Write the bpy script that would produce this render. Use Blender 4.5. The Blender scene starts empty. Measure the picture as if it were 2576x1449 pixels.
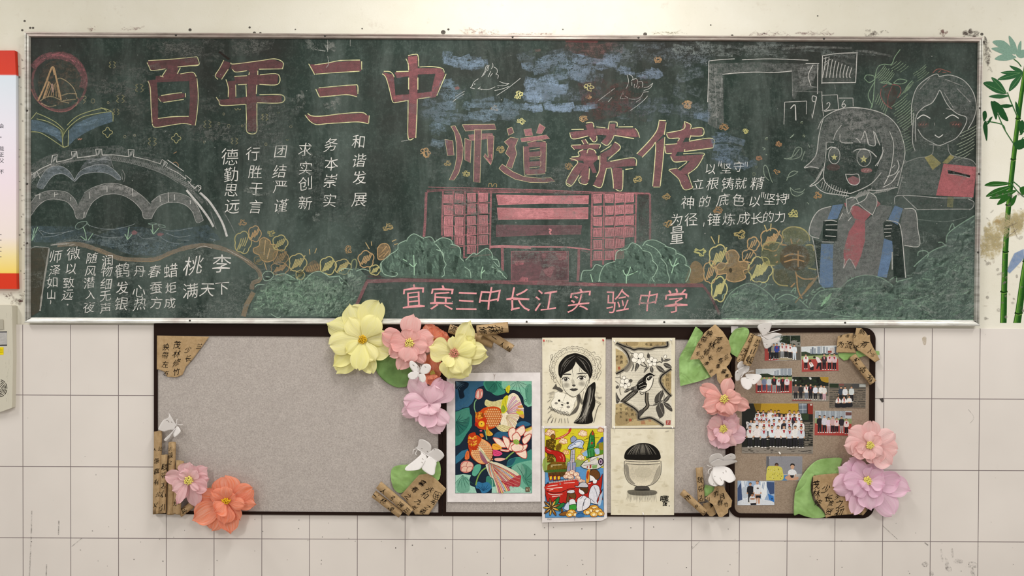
import bpy, bmesh, math, random
from mathutils import Vector, Matrix, noise
from mathutils.geometry import tessellate_polygon

# ---------------------------------------------------------------- camera, light, exposure
SC = bpy.context.scene
W_PX, H_PX, F_PX = 2576, 1449, 1860.0
PPM = 601.0                                   # photo pixels per metre on the wall (a 0.2 x 0.3 m tile is 120 x 180 px)
CAM_DIST = F_PX / PPM
PITCH, ROLL = 0.0093, 0.0042
CZ = 0.1 + 724.5 / PPM + CAM_DIST * math.tan(PITCH)
cam_data = bpy.data.cameras.new('camera'); cam_data.sensor_width = 36.0
cam_data.lens = 36.0 * F_PX / W_PX; cam_data.clip_start = 0.05
cam = bpy.data.objects.new('camera', cam_data); SC.collection.objects.link(cam)
cam.matrix_world = (Matrix.Translation((0, -CAM_DIST, CZ)) @ Matrix.Rotation(math.pi / 2 - PITCH, 4, 'X')
                    @ Matrix.Rotation(ROLL, 4, 'Z'))
SC.camera = cam
CM = cam.matrix_world.copy()

world = bpy.data.worlds.new('world'); SC.world = world; world.use_nodes = True
world.node_tree.nodes['Background'].inputs[0].default_value = (1.0, 0.985, 0.96, 1)
world.node_tree.nodes['Background'].inputs[1].default_value = 0.46

def tube_light(name, x, y, z, power, sx=0.2, sy=1.2, col=(1.0, 0.98, 0.94), tilt=0.0):
    l = bpy.data.lights.new(name, 'AREA'); l.shape = 'RECTANGLE'; l.size = sx; l.size_y = sy
    l.energy = power; l.color = col
    o = bpy.data.objects.new(name, l); SC.collection.objects.link(o)
    o.location = (x, y, z); o.rotation_euler = (tilt, 0, 0)
    return o
tube_light('ceiling_tube_light', 0.08, -1.15, 3.05, 40, 0.25, 1.0, tilt=math.radians(10))
tube_light('ceiling_tube_light', -3.0, -1.5, 3.05, 30)
tube_light('ceiling_tube_light', 3.0, -1.5, 3.05, 30)
tube_light('ceiling_tube_light', -1.6, -4.4, 3.05, 75, 0.25, 1.2)
tube_light('ceiling_tube_light', 1.6, -4.4, 3.05, 75, 0.25, 1.2)

SC.view_settings.view_transform = 'Standard'; SC.view_settings.look = 'None'
SC.view_settings.gamma = 1.0; SC.view_settings.use_curve_mapping = False
SC.view_settings.exposure = 0.12
SC.cycles.max_bounces = 8; SC.cycles.transparent_max_bounces = 32

# ---------------------------------------------------------------- helpers
rnd = random.Random(7)
def P(px, py, d=0.0):
    """the point seen at photo pixel (px, py) on the plane d metres in front of the wall"""
    v = CM.to_3x3() @ Vector(((px - W_PX / 2) / F_PX, -(py - H_PX / 2) / F_PX, -1.0))
    o = CM.translation
    t = (-d - o.y) / v.y
    return o + v * t

CROP = {'0': (0, 0, 1), 'A': (0, 80, 3.677), 'B': (0, 440, 3.677), 'C': (650, 100, 3.677), 'D': (600, 440, 3.677),
        'E': (1100, 100, 3.677), 'F': (1200, 440, 3.677), 'G': (1700, 80, 2.9395), 'H': (1700, 440, 2.9395),
        'L': (0, 700, 3.677), 'M': (350, 780, 3.294), 'N': (350, 980, 3.294), 'Q': (800, 740, 4.287),
        'R': (1700, 800, 4.392), 'S': (1850, 810, 6.771), 'T': (1840, 990, 4.529), 'U': (1690, 1120, 7.63),
        'V': (380, 1060, 4.829), 'fish': (1110, 930, 4.262), 'girl': (1355, 845, 6.167), 'bird': (1530, 845, 6.167),
        'space': (1355, 1065, 5.683), 'bun': (1530, 1065, 5.917), 'X': (0, 740, 4.53), 'Y': (2440, 60, 1.858)}
def cx(c, x, y):
    a = CROP[c]; return (a[0] + x / a[2], a[1] + y / a[2])
def pts(s):
    return [tuple(float(v) for v in p.split(',')) for p in s.split()] if isinstance(s, str) else list(s)
def lin(h):
    if not isinstance(h, str): return tuple(h)
    v = [int(h[i:i + 2], 16) / 255 for i in (0, 2, 4)]
    return tuple(x / 12.92 if x <= 0.04045 else ((x + 0.055) / 1.055) ** 2.4 for x in v)
def spline(p, closed=False, n=5):
    if len(p) < 3: return p
    out = []; m = len(p)
    for i in range(m if closed else m - 1):
        if closed: a, b, c, d = p[i - 1], p[i], p[(i + 1) % m], p[(i + 2) % m]
        else: a, b, c, d = p[max(i - 1, 0)], p[i], p[i + 1], p[min(i + 2, m - 1)]
        for k in range(n):
            t = k / n; t2 = t * t; t3 = t2 * t
            out.append(tuple(0.5 * (2 * b[j] + (c[j] - a[j]) * t + (2 * a[j] - 5 * b[j] + 4 * c[j] - d[j]) * t2
                                    + (3 * b[j] - a[j] - 3 * c[j] + d[j]) * t3) for j in range(len(b))))
    if not closed: out.append(p[-1])
    return out

def tag(o, label=None, cat=None, group=None, kind=None):
    if label: o['label'] = label
    if cat: o['category'] = cat
    if group: o['group'] = group
    if kind: o['kind'] = kind
    return o
def thing(name, loc, label, cat, group=None):
    o = bpy.data.objects.new(name, None); SC.collection.objects.link(o)
    o.location = loc; o.empty_display_size = 0.05
    bpy.context.view_layer.update()
    return tag(o, label, cat, group)
def root_loc(o):
    v = Vector((0, 0, 0))
    while o: v += o.location; o = o.parent
    return v
def link(name, verts, faces, mat, parent=None, cols=None, uvs=None, smooth=False, solid=0.0, sub=0, bevel=0.0):
    verts = [Vector(v) for v in verts]
    if parent: org = root_loc(parent)
    else:
        org = Vector([(min(v[i] for v in verts) + max(v[i] for v in verts)) / 2 for i in range(3)])
        org.z = min(v.z for v in verts)
    me = bpy.data.meshes.new(name)
    me.from_pydata([v - org for v in verts], [], faces); me.update()
    if cols:
        ca = me.color_attributes.new('Col', 'FLOAT_COLOR', 'POINT')
        ca.data.foreach_set('color', [x for c in cols for x in c])
    if uvs:
        ul = me.uv_layers.new(name='UVMap')
        for lp in me.loops: ul.data[lp.index].uv = uvs[lp.vertex_index]
    if smooth:
        for p in me.polygons: p.use_smooth = True
    me.materials.append(mat)
    o = bpy.data.objects.new(name, me); SC.collection.objects.link(o)
    if parent: o.parent = parent
    else: o.location = org
    if bevel:
        m = o.modifiers.new('bevel', 'BEVEL'); m.width = bevel; m.segments = 2; m.limit_method = 'ANGLE'
    if solid:
        m = o.modifiers.new('thickness', 'SOLIDIFY'); m.thickness = solid; m.offset = 0
    if sub:
        m = o.modifiers.new('smooth', 'SUBSURF'); m.levels = sub; m.render_levels = sub
    return o

# ---- materials
def mat(name, col=(.5, .5, .5), rough=0.8, spec=0.3, metal=0.0):
    m = bpy.data.materials.new(name); m.use_nodes = True
    b = m.node_tree.nodes['Principled BSDF']
    b.inputs['Base Color'].default_value = (*lin(col), 1); b.inputs['Roughness'].default_value = rough
    b.inputs['Specular IOR Level'].default_value = spec; b.inputs['Metallic'].default_value = metal
    return m
class NT:
    def __init__(s, m): s.n = m.node_tree.nodes; s.l = m.node_tree.links; s.b = s.n['Principled BSDF']
    def add(s, t, **kw):
        x = s.n.new(t)
        for k, v in kw.items(): setattr(x, k, v)
        return x
    def to(s, a, b): s.l.new(a, b)
    def obj(s, scale=(1, 1, 1)):
        tc = s.add('ShaderNodeTexCoord'); mp = s.add('ShaderNodeMapping'); mp.inputs['Scale'].default_value = scale
        s.to(tc.outputs['Object'], mp.inputs[0]); return mp.outputs[0]
    def noise(s, scale, detail=4, rough=0.6, vec=None, dist=0.0):
        x = s.add('ShaderNodeTexNoise'); x.inputs['Scale'].default_value = scale; x.inputs['Detail'].default_value = detail
        x.inputs['Roughness'].default_value = rough; x.inputs['Distortion'].default_value = dist
        s.to(vec if vec is not None else s.obj(), x.inputs['Vector']); return x.outputs['Fac']
    def ramp(s, fac, *stops):
        r = s.add('ShaderNodeValToRGB'); e = r.color_ramp.elements
        while len(e) < len(stops): e.new(0.5)
        for i, (p, c) in enumerate(stops):
            e[i].position = p; c = lin(c) if not isinstance(c, (int, float)) else (c, c, c); e[i].color = (*c[:3], 1)
        s.to(fac, r.inputs[0]); return r.outputs[0]
    def math(s, op, a, b=None, clamp=False):
        x = s.add('ShaderNodeMath', operation=op, use_clamp=clamp)
        for i, v in enumerate((a, b)):
            if v is None: continue
            if isinstance(v, (int, float)): x.inputs[i].default_value = v
            else: s.to(v, x.inputs[i])
        return x.outputs[0]
    def mix(s, fac, a, b, mode='MIX'):
        x = s.add('ShaderNodeMix', data_type='RGBA', blend_type=mode)
        for i, v in ((0, fac), (6, a), (7, b)):
            if isinstance(v, (int, float)): x.inputs[i].default_value = v
            elif isinstance(v, (str, tuple)): x.inputs[i].default_value = (*lin(v)[:3], 1)
            else: s.to(v, x.inputs[i])
        return x.outputs[2]
    def bump(s, h, strength=0.3, dist=0.002):
        x = s.add('ShaderNodeBump'); x.inputs['Strength'].default_value = strength; x.inputs['Distance'].default_value = dist
        s.to(h, x.inputs['Height']); s.to(x.outputs[0], s.b.inputs['Normal'])
    def color(s, c): s.to(c, s.b.inputs['Base Color'])
def attr_nodes(t):
    a = t.add('ShaderNodeAttribute', attribute_name='Col'); return a.outputs['Color'], a.outputs['Alpha']

def chalk_material():
    m = mat('chalk', rough=1.0, spec=0.0); t = NT(m); c, al = attr_nodes(t)
    hs = t.add('ShaderNodeHueSaturation'); hs.inputs['Saturation'].default_value = 0.74; t.to(c, hs.inputs['Color'])
    t.color(t.mix(0.4, hs.outputs[0], t.ramp(t.noise(60, 3), (0.3, 0.6), (0.7, 1.0)), 'MULTIPLY'))
    g = t.noise(330, 2, 0.75); h = t.noise(30, 5, 0.75, t.obj((1.0, 1, 2.4))); k = t.noise(120, 3, 0.7, t.obj((1, 1, .7)))
    n = None
    for q, w in ((g, 1.5), (h, 1.7), (k, 1.1)):
        q = t.math('MULTIPLY', t.math('SUBTRACT', q, 0.5), w); n = q if n is None else t.math('ADD', n, q)
    f = t.math('ADD', t.math('MULTIPLY', al, 0.93), t.math('MULTIPLY', n, t.math('SUBTRACT', 1.15, al)), True)
    f = t.math('MULTIPLY', f, t.math('ADD', 0.75, t.math('MULTIPLY', al, 0.25)))
    t.to(f, t.b.inputs['Alpha']); return m
def print_material(name='print', rough=0.75, spec=0.2):
    m = mat(name, rough=rough, spec=spec); t = NT(m); c, al = attr_nodes(t)
    t.color(c); t.to(al, t.b.inputs['Alpha']); return m
CHALK = chalk_material(); INK = print_material('ink_on_paper', 0.9, 0.05); PHOTO = print_material('photo_print', 0.45, 0.3)
for m_, sc_, lo in ((PHOTO, 260, 0.74), (INK, 170, 0.82)):      # print grain / brush texture
    t = NT(m_); c_, _ = attr_nodes(t)
    t.color(t.mix(1.0, c_, t.ramp(t.noise(sc_, 4, 0.8), (0.3, lo), (0.7, 1.15)), 'MULTIPLY'))

# ---- glyphs of the built-in font
_gc = {}
def glyph_mesh(ch, bold=0.0):
    key = (ch, bold)
    if key not in _gc:
        cu = bpy.data.curves.new('glyph', 'FONT'); cu.body = ch; cu.size = 1; cu.resolution_u = 3
        cu.offset = bold; cu.fill_mode = 'FRONT'
        o = bpy.data.objects.new('glyph', cu); SC.collection.objects.link(o)
        dg = bpy.context.evaluated_depsgraph_get(); dg.update()
        me = o.evaluated_get(dg).to_mesh()
        _gc[key] = ([(v.co.x, v.co.y) for v in me.vertices], [tuple(p.vertices) for p in me.polygons])
        o.evaluated_get(dg).to_mesh_clear(); bpy.data.objects.remove(o); bpy.data.curves.remove(cu)
    return _gc[key]
_v, _ = glyph_mesh('国')
EM_H = max(v[1] for v in _v) - min(v[1] for v in _v)
EM_C = ((max(v[0] for v in _v) + min(v[0] for v in _v)) / 2, (max(v[1] for v in _v) + min(v[1] for v in _v)) / 2)

class Draw:
    """flat marks (ink, paint, chalk) laid on a surface d metres in front of the wall"""
    def __init__(s, crop, d, step=3e-6, seed=1, depth=None, clip=None):
        s.clip = clip; s.lw = 1.0; s.c = crop; s.d = d; s.step = step; s.v = []; s.f = []; s.k = []; s.r = random.Random(seed); s.df = depth
    def use(s, crop): s.c = crop; return s
    def _add(s, p2, faces, col, cov):
        s.d += s.step; b = len(s.v)
        for (x, y) in p2:
            q = cx(s.c, x, y)
            if s.clip: q = s.clip(*q)
            s.v.append(P(q[0], q[1], s.d + (s.df(*q) if s.df else 0)))
        s.f += [tuple(i + b for i in f) for f in faces]; s.k += [(*lin(col)[:3], cov)] * len(p2)
    def fill(s, col, p, cov=1.0, smooth=False):
        p = pts(p)
        if smooth: p = spline(p, True, 4)
        tri = tessellate_polygon([[Vector((a, b, 0)) for a, b in p]])
        s._add(p, tri, col, cov); return s
    def line(s, col, w, p, cov=1.0, smooth=True, closed=False, taper=False, jit=0.0):
        p = pts(p)
        if closed and not smooth: p = p + [p[0]]
        if smooth: p = spline(p, closed, 5)
        if closed and smooth: p = p + [p[0]]
        n = len(p); out = []
        if n < 2: return s
        for i in range(n):
            a = p[max(i - 1, 0)]; b = p[min(i + 1, n - 1)]
            dx, dy = b[0] - a[0], b[1] - a[1]; L = math.hypot(dx, dy) or 1
            ww = w * 0.5 * (s.lw if w < 13 else 1) * (1 + jit * (s.r.random() - 0.5) * 2)
            if taper: ww *= max(0.12, math.sin(math.pi * (0.08 + 0.87 * i / (n - 1))))
            out += [(p[i][0] - dy / L * ww, p[i][1] + dx / L * ww), (p[i][0] + dy / L * ww, p[i][1] - dx / L * ww)]
        s._add(out, [(2 * i, 2 * i + 1, 2 * i + 3, 2 * i + 2) for i in range(n - 1)], col, cov); return s
    def lines(s, col, w, txt, cov=1.0, **kw):
        for q in txt.split(';'):
            if q.strip(): s.line(col, w, q, cov, **kw)
        return s
    def fills(s, col, txt, cov=1.0, **kw):
        for q in txt.split(';'):
            if q.strip(): s.fill(col, q, cov, **kw)
        return s
    def both(s, fc, lc, w, txt, cov=1.0, lcov=1.0, smooth=False):
        for q in txt.split(';'):
            if q.strip(): s.fill(fc, q, cov, smooth); s.line(lc, w, q, lcov, smooth, True)
        return s
    def oval(s, col, x, y, rx, ry=None, cov=1.0, rot=0.0, ring=0.0, a0=0, a1=360):
        ry = ry or rx; n = 22; q = []; cr, sr = math.cos(math.radians(rot)), math.sin(math.radians(rot))
        full = a1 - a0 >= 360
        for i in range(n if full else n + 1):
            a = math.radians(a0 + (a1 - a0) * i / n); u, v = rx * math.cos(a), ry * math.sin(a)
            q.append((x + u * cr - v * sr, y + u * sr + v * cr))
        if ring: s.line(col, ring, q, cov, False, full)
        else: s.fill(col, q, cov)
        return s
    def text(s, ch, x, y, size, col, cov=1.0, rot=0.0, bold=0.0, sx=1.0, shear=0.0, wob=0.0):
        v, f = glyph_mesh(ch, bold); k = size / EM_H; r = math.radians(rot); ph = s.r.random() * 6
        q = []
        for (a, b) in v:
            a = (a - EM_C[0]); b = (b - EM_C[1])
            a2 = a + wob * math.sin(b * 4 + ph) + shear * b; b2 = b + wob * math.sin(a * 5 + ph * 2) + wob * 1.5 * a
            a2 *= k * sx; b2 *= -k
            q.append((x + a2 * math.cos(r) - b2 * math.sin(r), y + a2 * math.sin(r) + b2 * math.cos(r)))
        s._add(q, f, col, cov); return s
    def texts(s, txt, size, col, scale=1.0, **kw):
        """'ch,x,y[,size] ...'"""
        for q in txt.split():
            a = q.split(':'); s.text(a[0], float(a[1]), float(a[2]), (float(a[3]) if len(a) > 3 else size) * scale, col, **kw)
        return s
    def smear(s, col, w, poly, n, cov, ang=0.0, spread=25, ln=2.0):
        """broad strokes with the side of the chalk, kept roughly inside a polygon"""
        q = pts(poly); xs = [p[0] for p in q]; ys = [p[1] for p in q]; k = 0
        for _ in range(n * 20):
            if k >= n: break
            x, y = s.r.uniform(min(xs), max(xs)), s.r.uniform(min(ys), max(ys)); ins = False
            for i in range(len(q)):
                (a, b), (c, e) = q[i - 1], q[i]
                if (b > y) != (e > y) and x < (c - a) * (y - b) / (e - b) + a: ins = not ins
            if not ins: continue
            k += 1; a = math.radians(ang + s.r.uniform(-spread, spread)); L = w * ln * s.r.uniform(.5, 1.2)
            dx, dy = math.cos(a) * L / 2, math.sin(a) * L / 2; b = s.r.uniform(-.12, .12) * L
            s.line(col, w * s.r.uniform(.6, 1.2), [(x - dx, y - dy), (x - dy * .15 + b * .3, y + b * .4), (x + dx, y + dy)], cov * s.r.uniform(.6, 1.3))
        return s
    def blob(s, col, x, y, a, b, n, cov=.3, sz=.22):
        for _ in range(n):
            u, v = s.r.gauss(0, .45), s.r.gauss(0, .45)
            s.oval(col, x + u * a, y + v * b, max(1, a * sz * s.r.uniform(.4, 1.2)), max(1, b * sz * 1.6 * s.r.uniform(.4, 1.2)), cov * s.r.uniform(.5, 1.2), s.r.uniform(-40, 40))
        return s
    def hatch(s, col, w, x0, y0, x1, y1, n, dx, dy, cov=0.8, jit=0.25):
        for i in range(n):
            t = (i + 0.5) / n; x = x0 + (x1 - x0) * t; y = y0 + (y1 - y0) * t
            j = 1 + jit * (s.r.random() - 0.5) * 2
            s.line(col, w, [(x - dx * j / 2, y - dy * j / 2), (x + dx * 0.08, y), (x + dx * j / 2, y + dy * j / 2)], cov)
        return s
    def part(s, name, m, parent):
        """link what has been drawn so far as one part and go on drawing the next one"""
        o = s.build(name, m, parent) if s.v else None
        s.v, s.f, s.k = [], [], []; return o
    def build(s, name, m, parent=None): return link(name, s.v, s.f, m, parent, s.k)

def box_verts(x0, x1, y0, y1, z0, z1):
    v = [(x, y, z) for x in (x0, x1) for y in (y0, y1) for z in (z0, z1)]
    f = [(0, 1, 3, 2), (4, 6, 7, 5), (0, 4, 5, 1), (2, 3, 7, 6), (0, 2, 6, 4), (1, 5, 7, 3)]
    return v, f
def slab(poly, d0, d1, crop='0'):
    """a polygon of photo pixels at front depth d1 with a straight back at d0"""
    q = [cx(crop, *p) for p in pts(poly)]; fr = [P(x, y, d1) for x, y in q]; n = len(fr)
    bk = [Vector((v.x, -d0, v.z)) for v in fr]
    tri = tessellate_polygon([[Vector((v.x, v.z, 0)) for v in fr]])
    f = [tuple(t) for t in tri] + [tuple(i + n for i in reversed(t)) for t in tri]
    f += [(i, (i + 1) % n, (i + 1) % n + n, i + n) for i in range(n)]
    return fr + bk, f
def ring_slab(outer, inner, d0, d1):
    """a frame between two outlines with the same number of points"""
    n = len(outer); v = []
    for d in (d1, d0):
        for o in (outer, inner):
            v += [P(x, y, d1) if d == d1 else Vector((P(x, y, d1).x, -d0, P(x, y, d1).z)) for x, y in o]
    f = []
    for i in range(n):
        j = (i + 1) % n
        f += [(i, j, n + j, n + i), (2 * n + i, 3 * n + i, 3 * n + j, 2 * n + j), (i, 2 * n + i, 2 * n + j, j), (n + i, n + j, 3 * n + j, 3 * n + i)]
    return v, f
# ---------------------------------------------------------------- the room: back wall, tiled dado, floor, ceiling
def z_at(py, px=1288, d=0.0): return P(px, py, d).z
tile_top = z_at(816, 60) - 0.0
def wall_material():
    m = mat('plaster', 'e8e4d8', 0.9, 0.1); t = NT(m)
    c = t.ramp(t.noise(2.2, 5), (0.3, 'dedaca'), (0.7, 'eae7dc'))
    c = t.mix(t.ramp(t.noise(38, 6, 0.75), (0.60, 0.0), (0.78, 0.5)), c, 'c9c0ae')
    c = t.mix(t.ramp(t.noise(9, 6, 0.7), (0.62, 0.0), (0.74, 0.35)), c, 'b9a996')
    t.color(c); t.bump(t.noise(140, 5), 0.25, 0.002); return m
def tile_material():
    m = mat('glazed_wall_tile', 'e2d8d2', 0.42, 0.3); t = NT(m)
    geo = t.add('ShaderNodeNewGeometry'); sp = t.add('ShaderNodeSeparateXYZ'); t.to(geo.outputs['Position'], sp.inputs[0])
    def grid(o, off, size, half):
        u = t.math('PINGPONG', t.math('SUBTRACT', o, off), size / 2)
        return t.math('LESS_THAN', u, half), u
    gx, ux = grid(sp.outputs['X'], P(1379, 1400).x, 0.2, 0.0014)
    gz, uz = grid(sp.outputs['Z'], z_at(1356.5, 1288), 0.2995, 0.0014)
    g = t.math('MAXIMUM', gx, gz)
    c = t.ramp(t.noise(1.6, 3), (0.3, 'd8d1cb'), (0.7, 'e3dcd6'))
    c = t.mix(t.ramp(t.noise(7, 6, 0.8, t.obj((1, 1, .6))), (0.64, 0.0), (0.8, 0.3)), c, 'a99f9a')
    c = t.mix(t.ramp(t.noise(55, 2, 0.5), (0.78, 0.0), (0.81, 0.5)), c, '6d6664')
    c = t.mix(g, c, '7b6f70')
    t.color(c); t.bump(t.math('SUBTRACT', 1.0, g), 0.5, 0.001); return m
X0, X1 = -3.6, 3.6
v, f = box_verts(X0, X1, 0.0, 0.2, 0.0, 3.1)
wall = tag(link('wall_back', v, f, wall_material()), 'cream plastered wall with stains above the tiles', None, None, 'structure')
v, f = box_verts(X0, X1, -0.008, 0.001, 0.0, tile_top)
dado = tag(link('trim_1', v, f, tile_material(), bevel=0.002), 'white rectangular glazed tiles covering the lower wall', None, None, 'structure')
v, f = box_verts(X0, X1, -6.0, 0.2, -0.1, 0.0)
tag(link('floor', v, f, mat('terrazzo_floor', 'a8a29a', 0.5)), kind='structure')
v, f = box_verts(X0, X1, -6.0, 0.2, 3.1, 3.2)
tag(link('ceiling', v, f, mat('white_ceiling', 'e8e6e0', 0.9)), kind='structure')

# stains and chipped paint on the plaster
st = Draw('0', 0.0004, seed=3)
r = random.Random(11)
for (x, y, s) in [(62, 53, 3), (56, 76, 3), (76, 70, 3), (83, 70, 3), (478, 75, 4), (628, 69, 3), (640, 83, 4), (655, 83, 3), (743, 74, 2),
                  (1115, 81, 6), (1128, 74, 3), (911, 72, 2), (1416, 74, 2), (1623, 86, 5), (1788, 63, 2), (1922, 84, 2), (1842, 89, 3), (2057, 40, 2), (2470, 86, 4)]:
    st.oval('4a423c', x, y, s, s * 0.9, 0.8)
for (x, y, a, b, c, cov) in [(230, 74, 10, 6, '93524c', .35), (330, 72, 30, 5, 'b08a84', .2), (1210, 82, 60, 8, 'b98884', .3), (1350, 90, 70, 6, 'b07a78', .3),
                        (2372, 82, 18, 8, '9a6f66', .5), (2440, 86, 26, 12, '5d4a44', .6), (2195, 85, 26, 9, '8a7a70', .35), (2052, 84, 50, 5, '8a4a55', .3),
                        (1680, 83, 50, 4, 'a8a070', .3), (2480, 110, 10, 24, '5f5550', .55), (2485, 150, 10, 24, '6f655c', .4), (1940, 86, 60, 4, '9c6a70', .25),
                        (45, 755, 20, 12, 'a89a8a', .3), (20, 745, 16, 8, '9a8478', .3), (52, 757, 6, 3, '5e2a26', .9), (55, 830, 4, 2, '5e2a26', .0)]:
    if cov: st.blob(c, x, y, a, b, 24, cov * .75)
for i in range(60):
    x, y = r.uniform(2478, 2576), r.uniform(480, 815)
    st.oval(r.choice(['8a8078', '9a9288', 'b9a890', '7d756c']), x, y, r.uniform(1.5, 7), r.uniform(1, 5), r.uniform(.2, .5), r.uniform(0, 180))
for i in range(40):
    x, y = r.uniform(42, 62), r.uniform(140, 780)
    st.oval(r.choice(['8a8078', '9a9288', '5d554c']), x, y, r.uniform(1, 3), r.uniform(1, 3), r.uniform(.3, .7))
for _a in ((2500, 600, 26, 40), (2530, 570, 30, 24), (2560, 560, 24, 30), (2482, 615, 10, 36)): st.blob('d6c382', *_a, 30, .34, .4)
st.blob('cfa850', 2508, 556, 10, 12, 10, .4)
st.lines('8f7f6a', 2, '2525,575 2560,560; 2525,605 2560,575; 2545,560 2560,600', .5)
st.fill('4f86c8', '2541,660 2552,637 2576,626 2576,650 2556,672 2540,688 2534,682', .75)
tag(st.build('paint_stain', CHALK, wall), kind='stuff')
# scuffs on the tiles
sc = Draw('0', 0.0086, seed=4)
for (p, w, c) in [('148,1310 147,1345', 3, .35), ('80,1285 78,1360 74,1449', 3, .25), ('117,1420 116,1449', 3, .3), ('180,1375 206,1354', 2, .3), ('1740,1382 1760,1362', 2, .3),
                  ('2220,1322 2245,1345 2258,1357', 1.5, .35), ('2436,1030 2450,1050 2440,1065', 1.5, .3), ('2326,1365 2335,1372', 3, .5), ('2330,490 2331,500', 1, .1)]:
    sc.line('6f6765', w, p, c)
sc.fill('4a4440', '2212,1003 2222,1001 2223,1011 2219,1013', .9)
sc.fill('c9b48c', '2320,850 2330,848 2329,866 2323,866', .5, True)
for i in range(70):
    sc.oval('4f4846', r.uniform(40, 2570), r.uniform(1305, 1449), *([r.uniform(.7, 1.6)] * 2), r.uniform(.4, .85))
for i in range(14):
    sc.oval('8f8884', r.uniform(2300, 2450), r.uniform(1390, 1449), r.uniform(4, 18), r.uniform(2, 8), .16, r.uniform(0, 90))
tag(sc.build('scuff_mark', CHALK, dado), kind='stuff')
# ---------------------------------------------------------------- the blackboard
BD = 0.020                                     # writing surface, metres in front of the plaster
def board_material():
    m = mat('green_chalkboard', '243a34', 0.75, 0.25); t = NT(m)
    geo = t.add('ShaderNodeNewGeometry'); sp = t.add('ShaderNodeSeparateXYZ'); t.to(geo.outputs['Position'], sp.inputs[0])
    c = t.ramp(t.noise(1.1, 4, 0.55), (0.30, '1c2824'), (0.55, '22312b'), (0.75, '212725'))
    # wiped chalk dust: streaky, thicker low down, with a brownish wiped area under the top rail
    dust = t.noise(2.6, 6, 0.65, t.obj((1.0, 1, 0.55)), 0.6)
    low = t.math('SUBTRACT', 1.0, t.math('DIVIDE', t.math('SUBTRACT', sp.outputs['Z'], P(0, 800).z), 1.2), True)
    amt = t.math('MULTIPLY', t.ramp(dust, (0.42, 0.0), (0.75, 1.0)), t.math('ADD', 0.07, t.math('MULTIPLY', low, 0.36)))
    c = t.mix(amt, c, '84968e')
    c = t.mix(t.ramp(t.noise(5, 5, 0.7, t.obj((1.6, 1, .35)), 0.4), (0.48, 0.0), (0.78, 0.28)), c, '8a958f')
    fine = t.noise(70, 4, 0.8)
    c = t.mix(t.ramp(fine, (0.5, 0.0), (0.9, 0.35)), c, '7f8f88')
    warm = t.math('MULTIPLY', t.ramp(t.noise(1.7, 5, 0.6, t.obj((1, 1, 1.3))), (0.45, 0.0), (0.62, 0.75)), t.math('SUBTRACT', 1.0, low, True))
    c = t.mix(warm, c, '2a2725')
    c = t.mix(t.ramp(t.noise(160, 2, 0.5), (0.77, 0.0), (0.80, 0.5)), c, 'a9b3ac')
    t.color(c); t.bump(fine, 0.08, 0.001); return m
def rail_material():
    m = mat('aluminium_rail', 'a9a69c', 0.42, 0.5, 0.35); t = NT(m)
    c = t.ramp(t.noise(9, 6, 0.7, t.obj((1, 1, 8))), (0.3, '85837b'), (0.5, 'aeaca4'), (0.7, 'c6c5bf'))
    c = t.mix(t.ramp(t.noise(3.5, 5, 0.7), (0.5, 0.0), (0.66, 0.6)), c, 'a08a86')
    t.color(c); return m
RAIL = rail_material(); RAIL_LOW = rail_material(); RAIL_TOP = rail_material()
for m_, st_ in ((RAIL_LOW, ('b4b2ac', 'd9d8d2', 'efeeea')), (RAIL_TOP, ('7d716a', '9c9088', 'b5aca4'))):  # bottom rail's copy is paler: shine from the ceiling lamp put into its colour
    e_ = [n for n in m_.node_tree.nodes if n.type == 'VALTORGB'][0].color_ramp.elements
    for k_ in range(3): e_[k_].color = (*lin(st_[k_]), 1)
BL_O = [(61, 80), (2473, 93), (2464, 820), (62, 812)]
BL_I = [(75, 93), (2462, 106), (2452, 806), (75, 799)]
board = thing('blackboard', Vector((P(1268, 812).x, 0, P(1268, 812).z)), 'long green blackboard covered with a chalk mural, aluminium frame', 'blackboard')
v, f = slab([(70, 88), (2468, 100), (2458, 812), (70, 804)], 0.002, BD)
surf = link('writing_surface', v, f, board_material(), board)
for i in range(4):
    j = (i + 1) % 4; a, b, c, e = BL_O[i], BL_O[j], BL_I[j], BL_I[i]
    m = lambda p, q, t: (p[0] + (q[0] - p[0]) * t, p[1] + (q[1] - p[1]) * t)
    vs, fs = [], []
    prof = [(0.0, 0.001), (0.0, 0.026), (0.10, 0.030), (0.34, 0.030), (0.38, 0.027), (0.46, 0.027), (0.5, 0.030), (0.84, 0.030), (0.92, 0.026), (1.0, 0.021)]
    if i == 2: prof = [(0.0, 0.001), (0.0, 0.031), (0.12, 0.0335), (0.30, 0.033), (0.36, 0.030), (0.42, 0.0305), (0.70, 0.0275), (0.74, 0.026), (1.0, 0.0215)]
    for (t, d) in prof:
        for (p, q) in ((a, e), (b, c)):
            w = P(*m(p, q, t), 0.028); vs.append(Vector((w.x, -d, w.z)))
    fs = [(2 * k, 2 * k + 1, 2 * k + 3, 2 * k + 2) for k in range(len(prof) - 1)]
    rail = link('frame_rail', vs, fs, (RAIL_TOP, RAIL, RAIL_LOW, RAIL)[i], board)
    for k in range(1, 6 if i % 2 == 0 else 4):
        t = k / (6 if i % 2 == 0 else 4) + rnd.uniform(-.03, .03); p = m(m(a, b, t), m(e, c, t), 0.5); w = P(*p, 0.03)
        bm = bmesh.new(); bmesh.ops.create_uvsphere(bm, u_segments=10, v_segments=6, radius=0.0045, matrix=Matrix.Translation(w) @ Matrix.Diagonal((1, .5, 1, 1)))
        link('screw', [x.co.copy() for x in bm.verts], [[x.index for x in q.verts] for q in bm.faces], mat('dark_screw', '3b3733', 0.5), rail, smooth=True); bm.free()

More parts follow.
